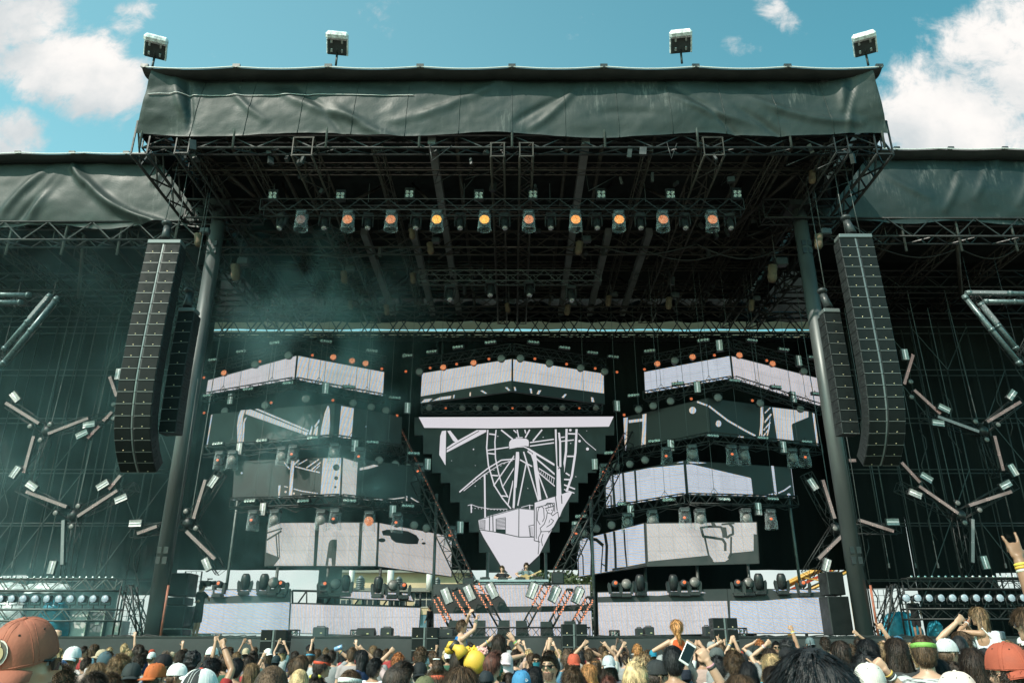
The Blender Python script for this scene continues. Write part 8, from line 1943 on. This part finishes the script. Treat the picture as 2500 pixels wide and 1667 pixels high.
def filler():
    rnd = random.Random(21); rows = [(6.2, 1.9), (8.0, 2.1), (10.2, 2.1), (13.0, 2.0), (16.5, 2.0), (21.0, 1.75), (24.0, 2.1)]; got = []
    SH = [((.02, .02, .022), 'black'), ((.65, .65, .63), 'white'), ((.25, .26, .27), 'grey'), ((.04, .06, .13), 'navy'), ((.35, .05, .05), 'red'), ((.10, .22, .30), 'blue'), ((.45, .32, .28), 'pale'), ((.05, .12, .08), 'green')]
    CP = [((.70, .70, .70), 'white'), ((.02, .02, .022), 'black'), ((.05, .12, .25), 'blue'), ((.40, .07, .04), 'red'), ((.30, .30, .30), 'grey'), ((.45, .36, .25), 'tan')]
    n0 = len(PEOPLE)
    for ri, (Yr, sp) in enumerate(rows):
        wpx = .18*FPX/(Yr*.95); u = rnd.uniform(0, wpx)
        while u < 2500:
            Y = Yr+rnd.uniform(-.6, .6); hz = rnd.gauss(1.70, .055); hz = min(1.84, max(1.56, hz)); v = 1573+(CZ-hz)/Y*2168*1.0
            # never in front of a nearer head already placed where it would hide it
            x = (u-1250)*Y*.95/FPX
            bad = len(PEOPLE) > 290 or any((abs(q['o'].location.x-x) < .42 and abs(q['Y']-Y) < .40) or (Y < q['Y'] and abs(q['u']-u) < (q['w']+wpx)*.45 and abs(q['v']-v) < (q['w']+wpx)*.8) for q in PEOPLE)
            if not bad:
                fem = rnd.random() < .42; hs = rnd.choice(['long', 'straight', 'pony', 'bun', 'long'] if fem else ['short', 'curly', 'messy', 'quiff', 'short', 'short']); hcn = rnd.choice(['black', 'dark', 'dark', 'brown', 'brown', 'brown', 'lightbrown', 'blond'])
                shc, shn = rnd.choice(SH); capk = rnd.random() < .14; cc, cn = rnd.choice(CP)
                hs_w = {'long': 'long', 'straight': 'smooth', 'pony': 'ponytailed', 'bun': 'bunned', 'short': 'short', 'curly': 'curly', 'messy': 'tousled', 'quiff': 'swept-up'}[hs]
                desc = ('%s capped head' % cn) if capk else '%s %s haired head' % (hs_w, HAIRW[hcn])
                person(u, v, None, Y=Y, hair=hs, hc=hcn, fem=fem, shirt=shc, sk=rnd.choice('llllmmtd' if hcn in ('black', 'dark') else 'lllm'), yaw=rnd.gauss(0, 28), cap='cap' if capk else None, capc=cc, bill=rnd.choice((0, 180, 180)), sl=rnd.choice(('short', 'short', 'tank')), label='x', desc=desc)
                PEOPLE[-1]['row'] = ri
                if rnd.random() < (.17 if ri >= 2 else .05):
                    me, g_, t_, f_, ds = rnd.choice([a for a in ARMB if a[3] == fem]); o = PEOPLE[-1]['o']; o.data = me; PEOPLE[-1]['desc'] = desc.replace(' haired', '')+' with '+ds; o.rotation_euler[2] *= .4
                    for ch in o.children:
                        if ch.name.startswith('shirt'): ch.data = g_
                        if ch.name.startswith('trousers'): ch.data = t_
            u += wpx*sp*rnd.uniform(.8, 1.25)
    new = PEOPLE[n0:]; by = {}
    rown = ['near the bottom', 'in near rows', 'in middle rows', 'in middle rows', 'in far rows', 'near the stage', 'near the stage']
    for q in new:
        land = next((n for a, b, n in LAND if a <= q['u'] < b), 'at the edge'); by.setdefault((q['desc'], land, rown[q['row']]), []).append(q)
    for (d, land, rw), qs in by.items():
        qs.sort(key=lambda q: q['u'])
        for i, q in enumerate(qs): lb = '%s %s %s%s' % (d, rw, land, '' if len(qs) == 1 else ', '+nth(i, len(qs))); q['o']['label'] = lb if len(lb.split()) <= 16 else lb.replace(' head with', ' with').replace('both hands holding a phone up', 'phone up').replace('the ', '')
    print('PEOPLE', len(PEOPLE), 'fillers', len(new))
filler()
# ------------------------------------------------------------------ stage smoke drifting in from the left
def smoke():
    m = bpy.data.materials.new('stage_smoke'); m.use_nodes = True; nt = m.node_tree; nt.nodes.clear()
    new, M, smooth, mix = ngroup(nt); L = nt.links
    out = new('ShaderNodeOutputMaterial'); v = new('ShaderNodeVolumePrincipled'); L.new(v.outputs[0], out.inputs['Volume'])
    v.inputs['Color'].default_value = (.52, .95, .98, 1); v.inputs['Anisotropy'].default_value = .0
    tc = new('ShaderNodeTexCoord'); sep = new('ShaderNodeSeparateXYZ'); L.new(tc.outputs['Object'], sep.inputs[0]); x, y, z = sep.outputs
    n = new('ShaderNodeTexNoise'); L.new(tc.outputs['Object'], n.inputs[0]); n.inputs['Scale'].default_value = .30; n.inputs['Detail'].default_value = 4; n.inputs['Distortion'].default_value = .8
    puff = smooth(n.outputs[0], .47, .74)
    side = smooth(x, 2.0, -20.0)                      # thicker towards the left wing
    low = M('ADD', smooth(z, 9.0, 0.5, 0, 1.0), .55)
    veil = M('MULTIPLY', side, .0034)
    corner = M('MULTIPLY', M('MULTIPLY', smooth(x, -11.0, -22.0), smooth(z, 6.5, 1.0)), .09)
    col = M('MULTIPLY', smooth(M('ABSOLUTE', M('ADD', x, 8.0)), 5.0, .5), .080)      # a plume rising left of the screens
    d = M('ADD', veil, M('MULTIPLY', puff, M('ADD', M('ADD', M('MULTIPLY', M('MULTIPLY', side, low), .030), col), corner)))
    L.new(d, v.inputs['Density'])
    b = MB(); b.box((-14, 7, 9.2), (34, 12.6, 18.0)); o = b.build('smoke', m, None, (0, 26.5, 0)); tag(o, 'thin teal smoke drifting through the left half of the stage', None, None, 'stuff')
smoke()
SC.cycles.volume_step_rate = 1.0; SC.cycles.volume_max_steps = 96; SC.cycles.volume_bounces = 1
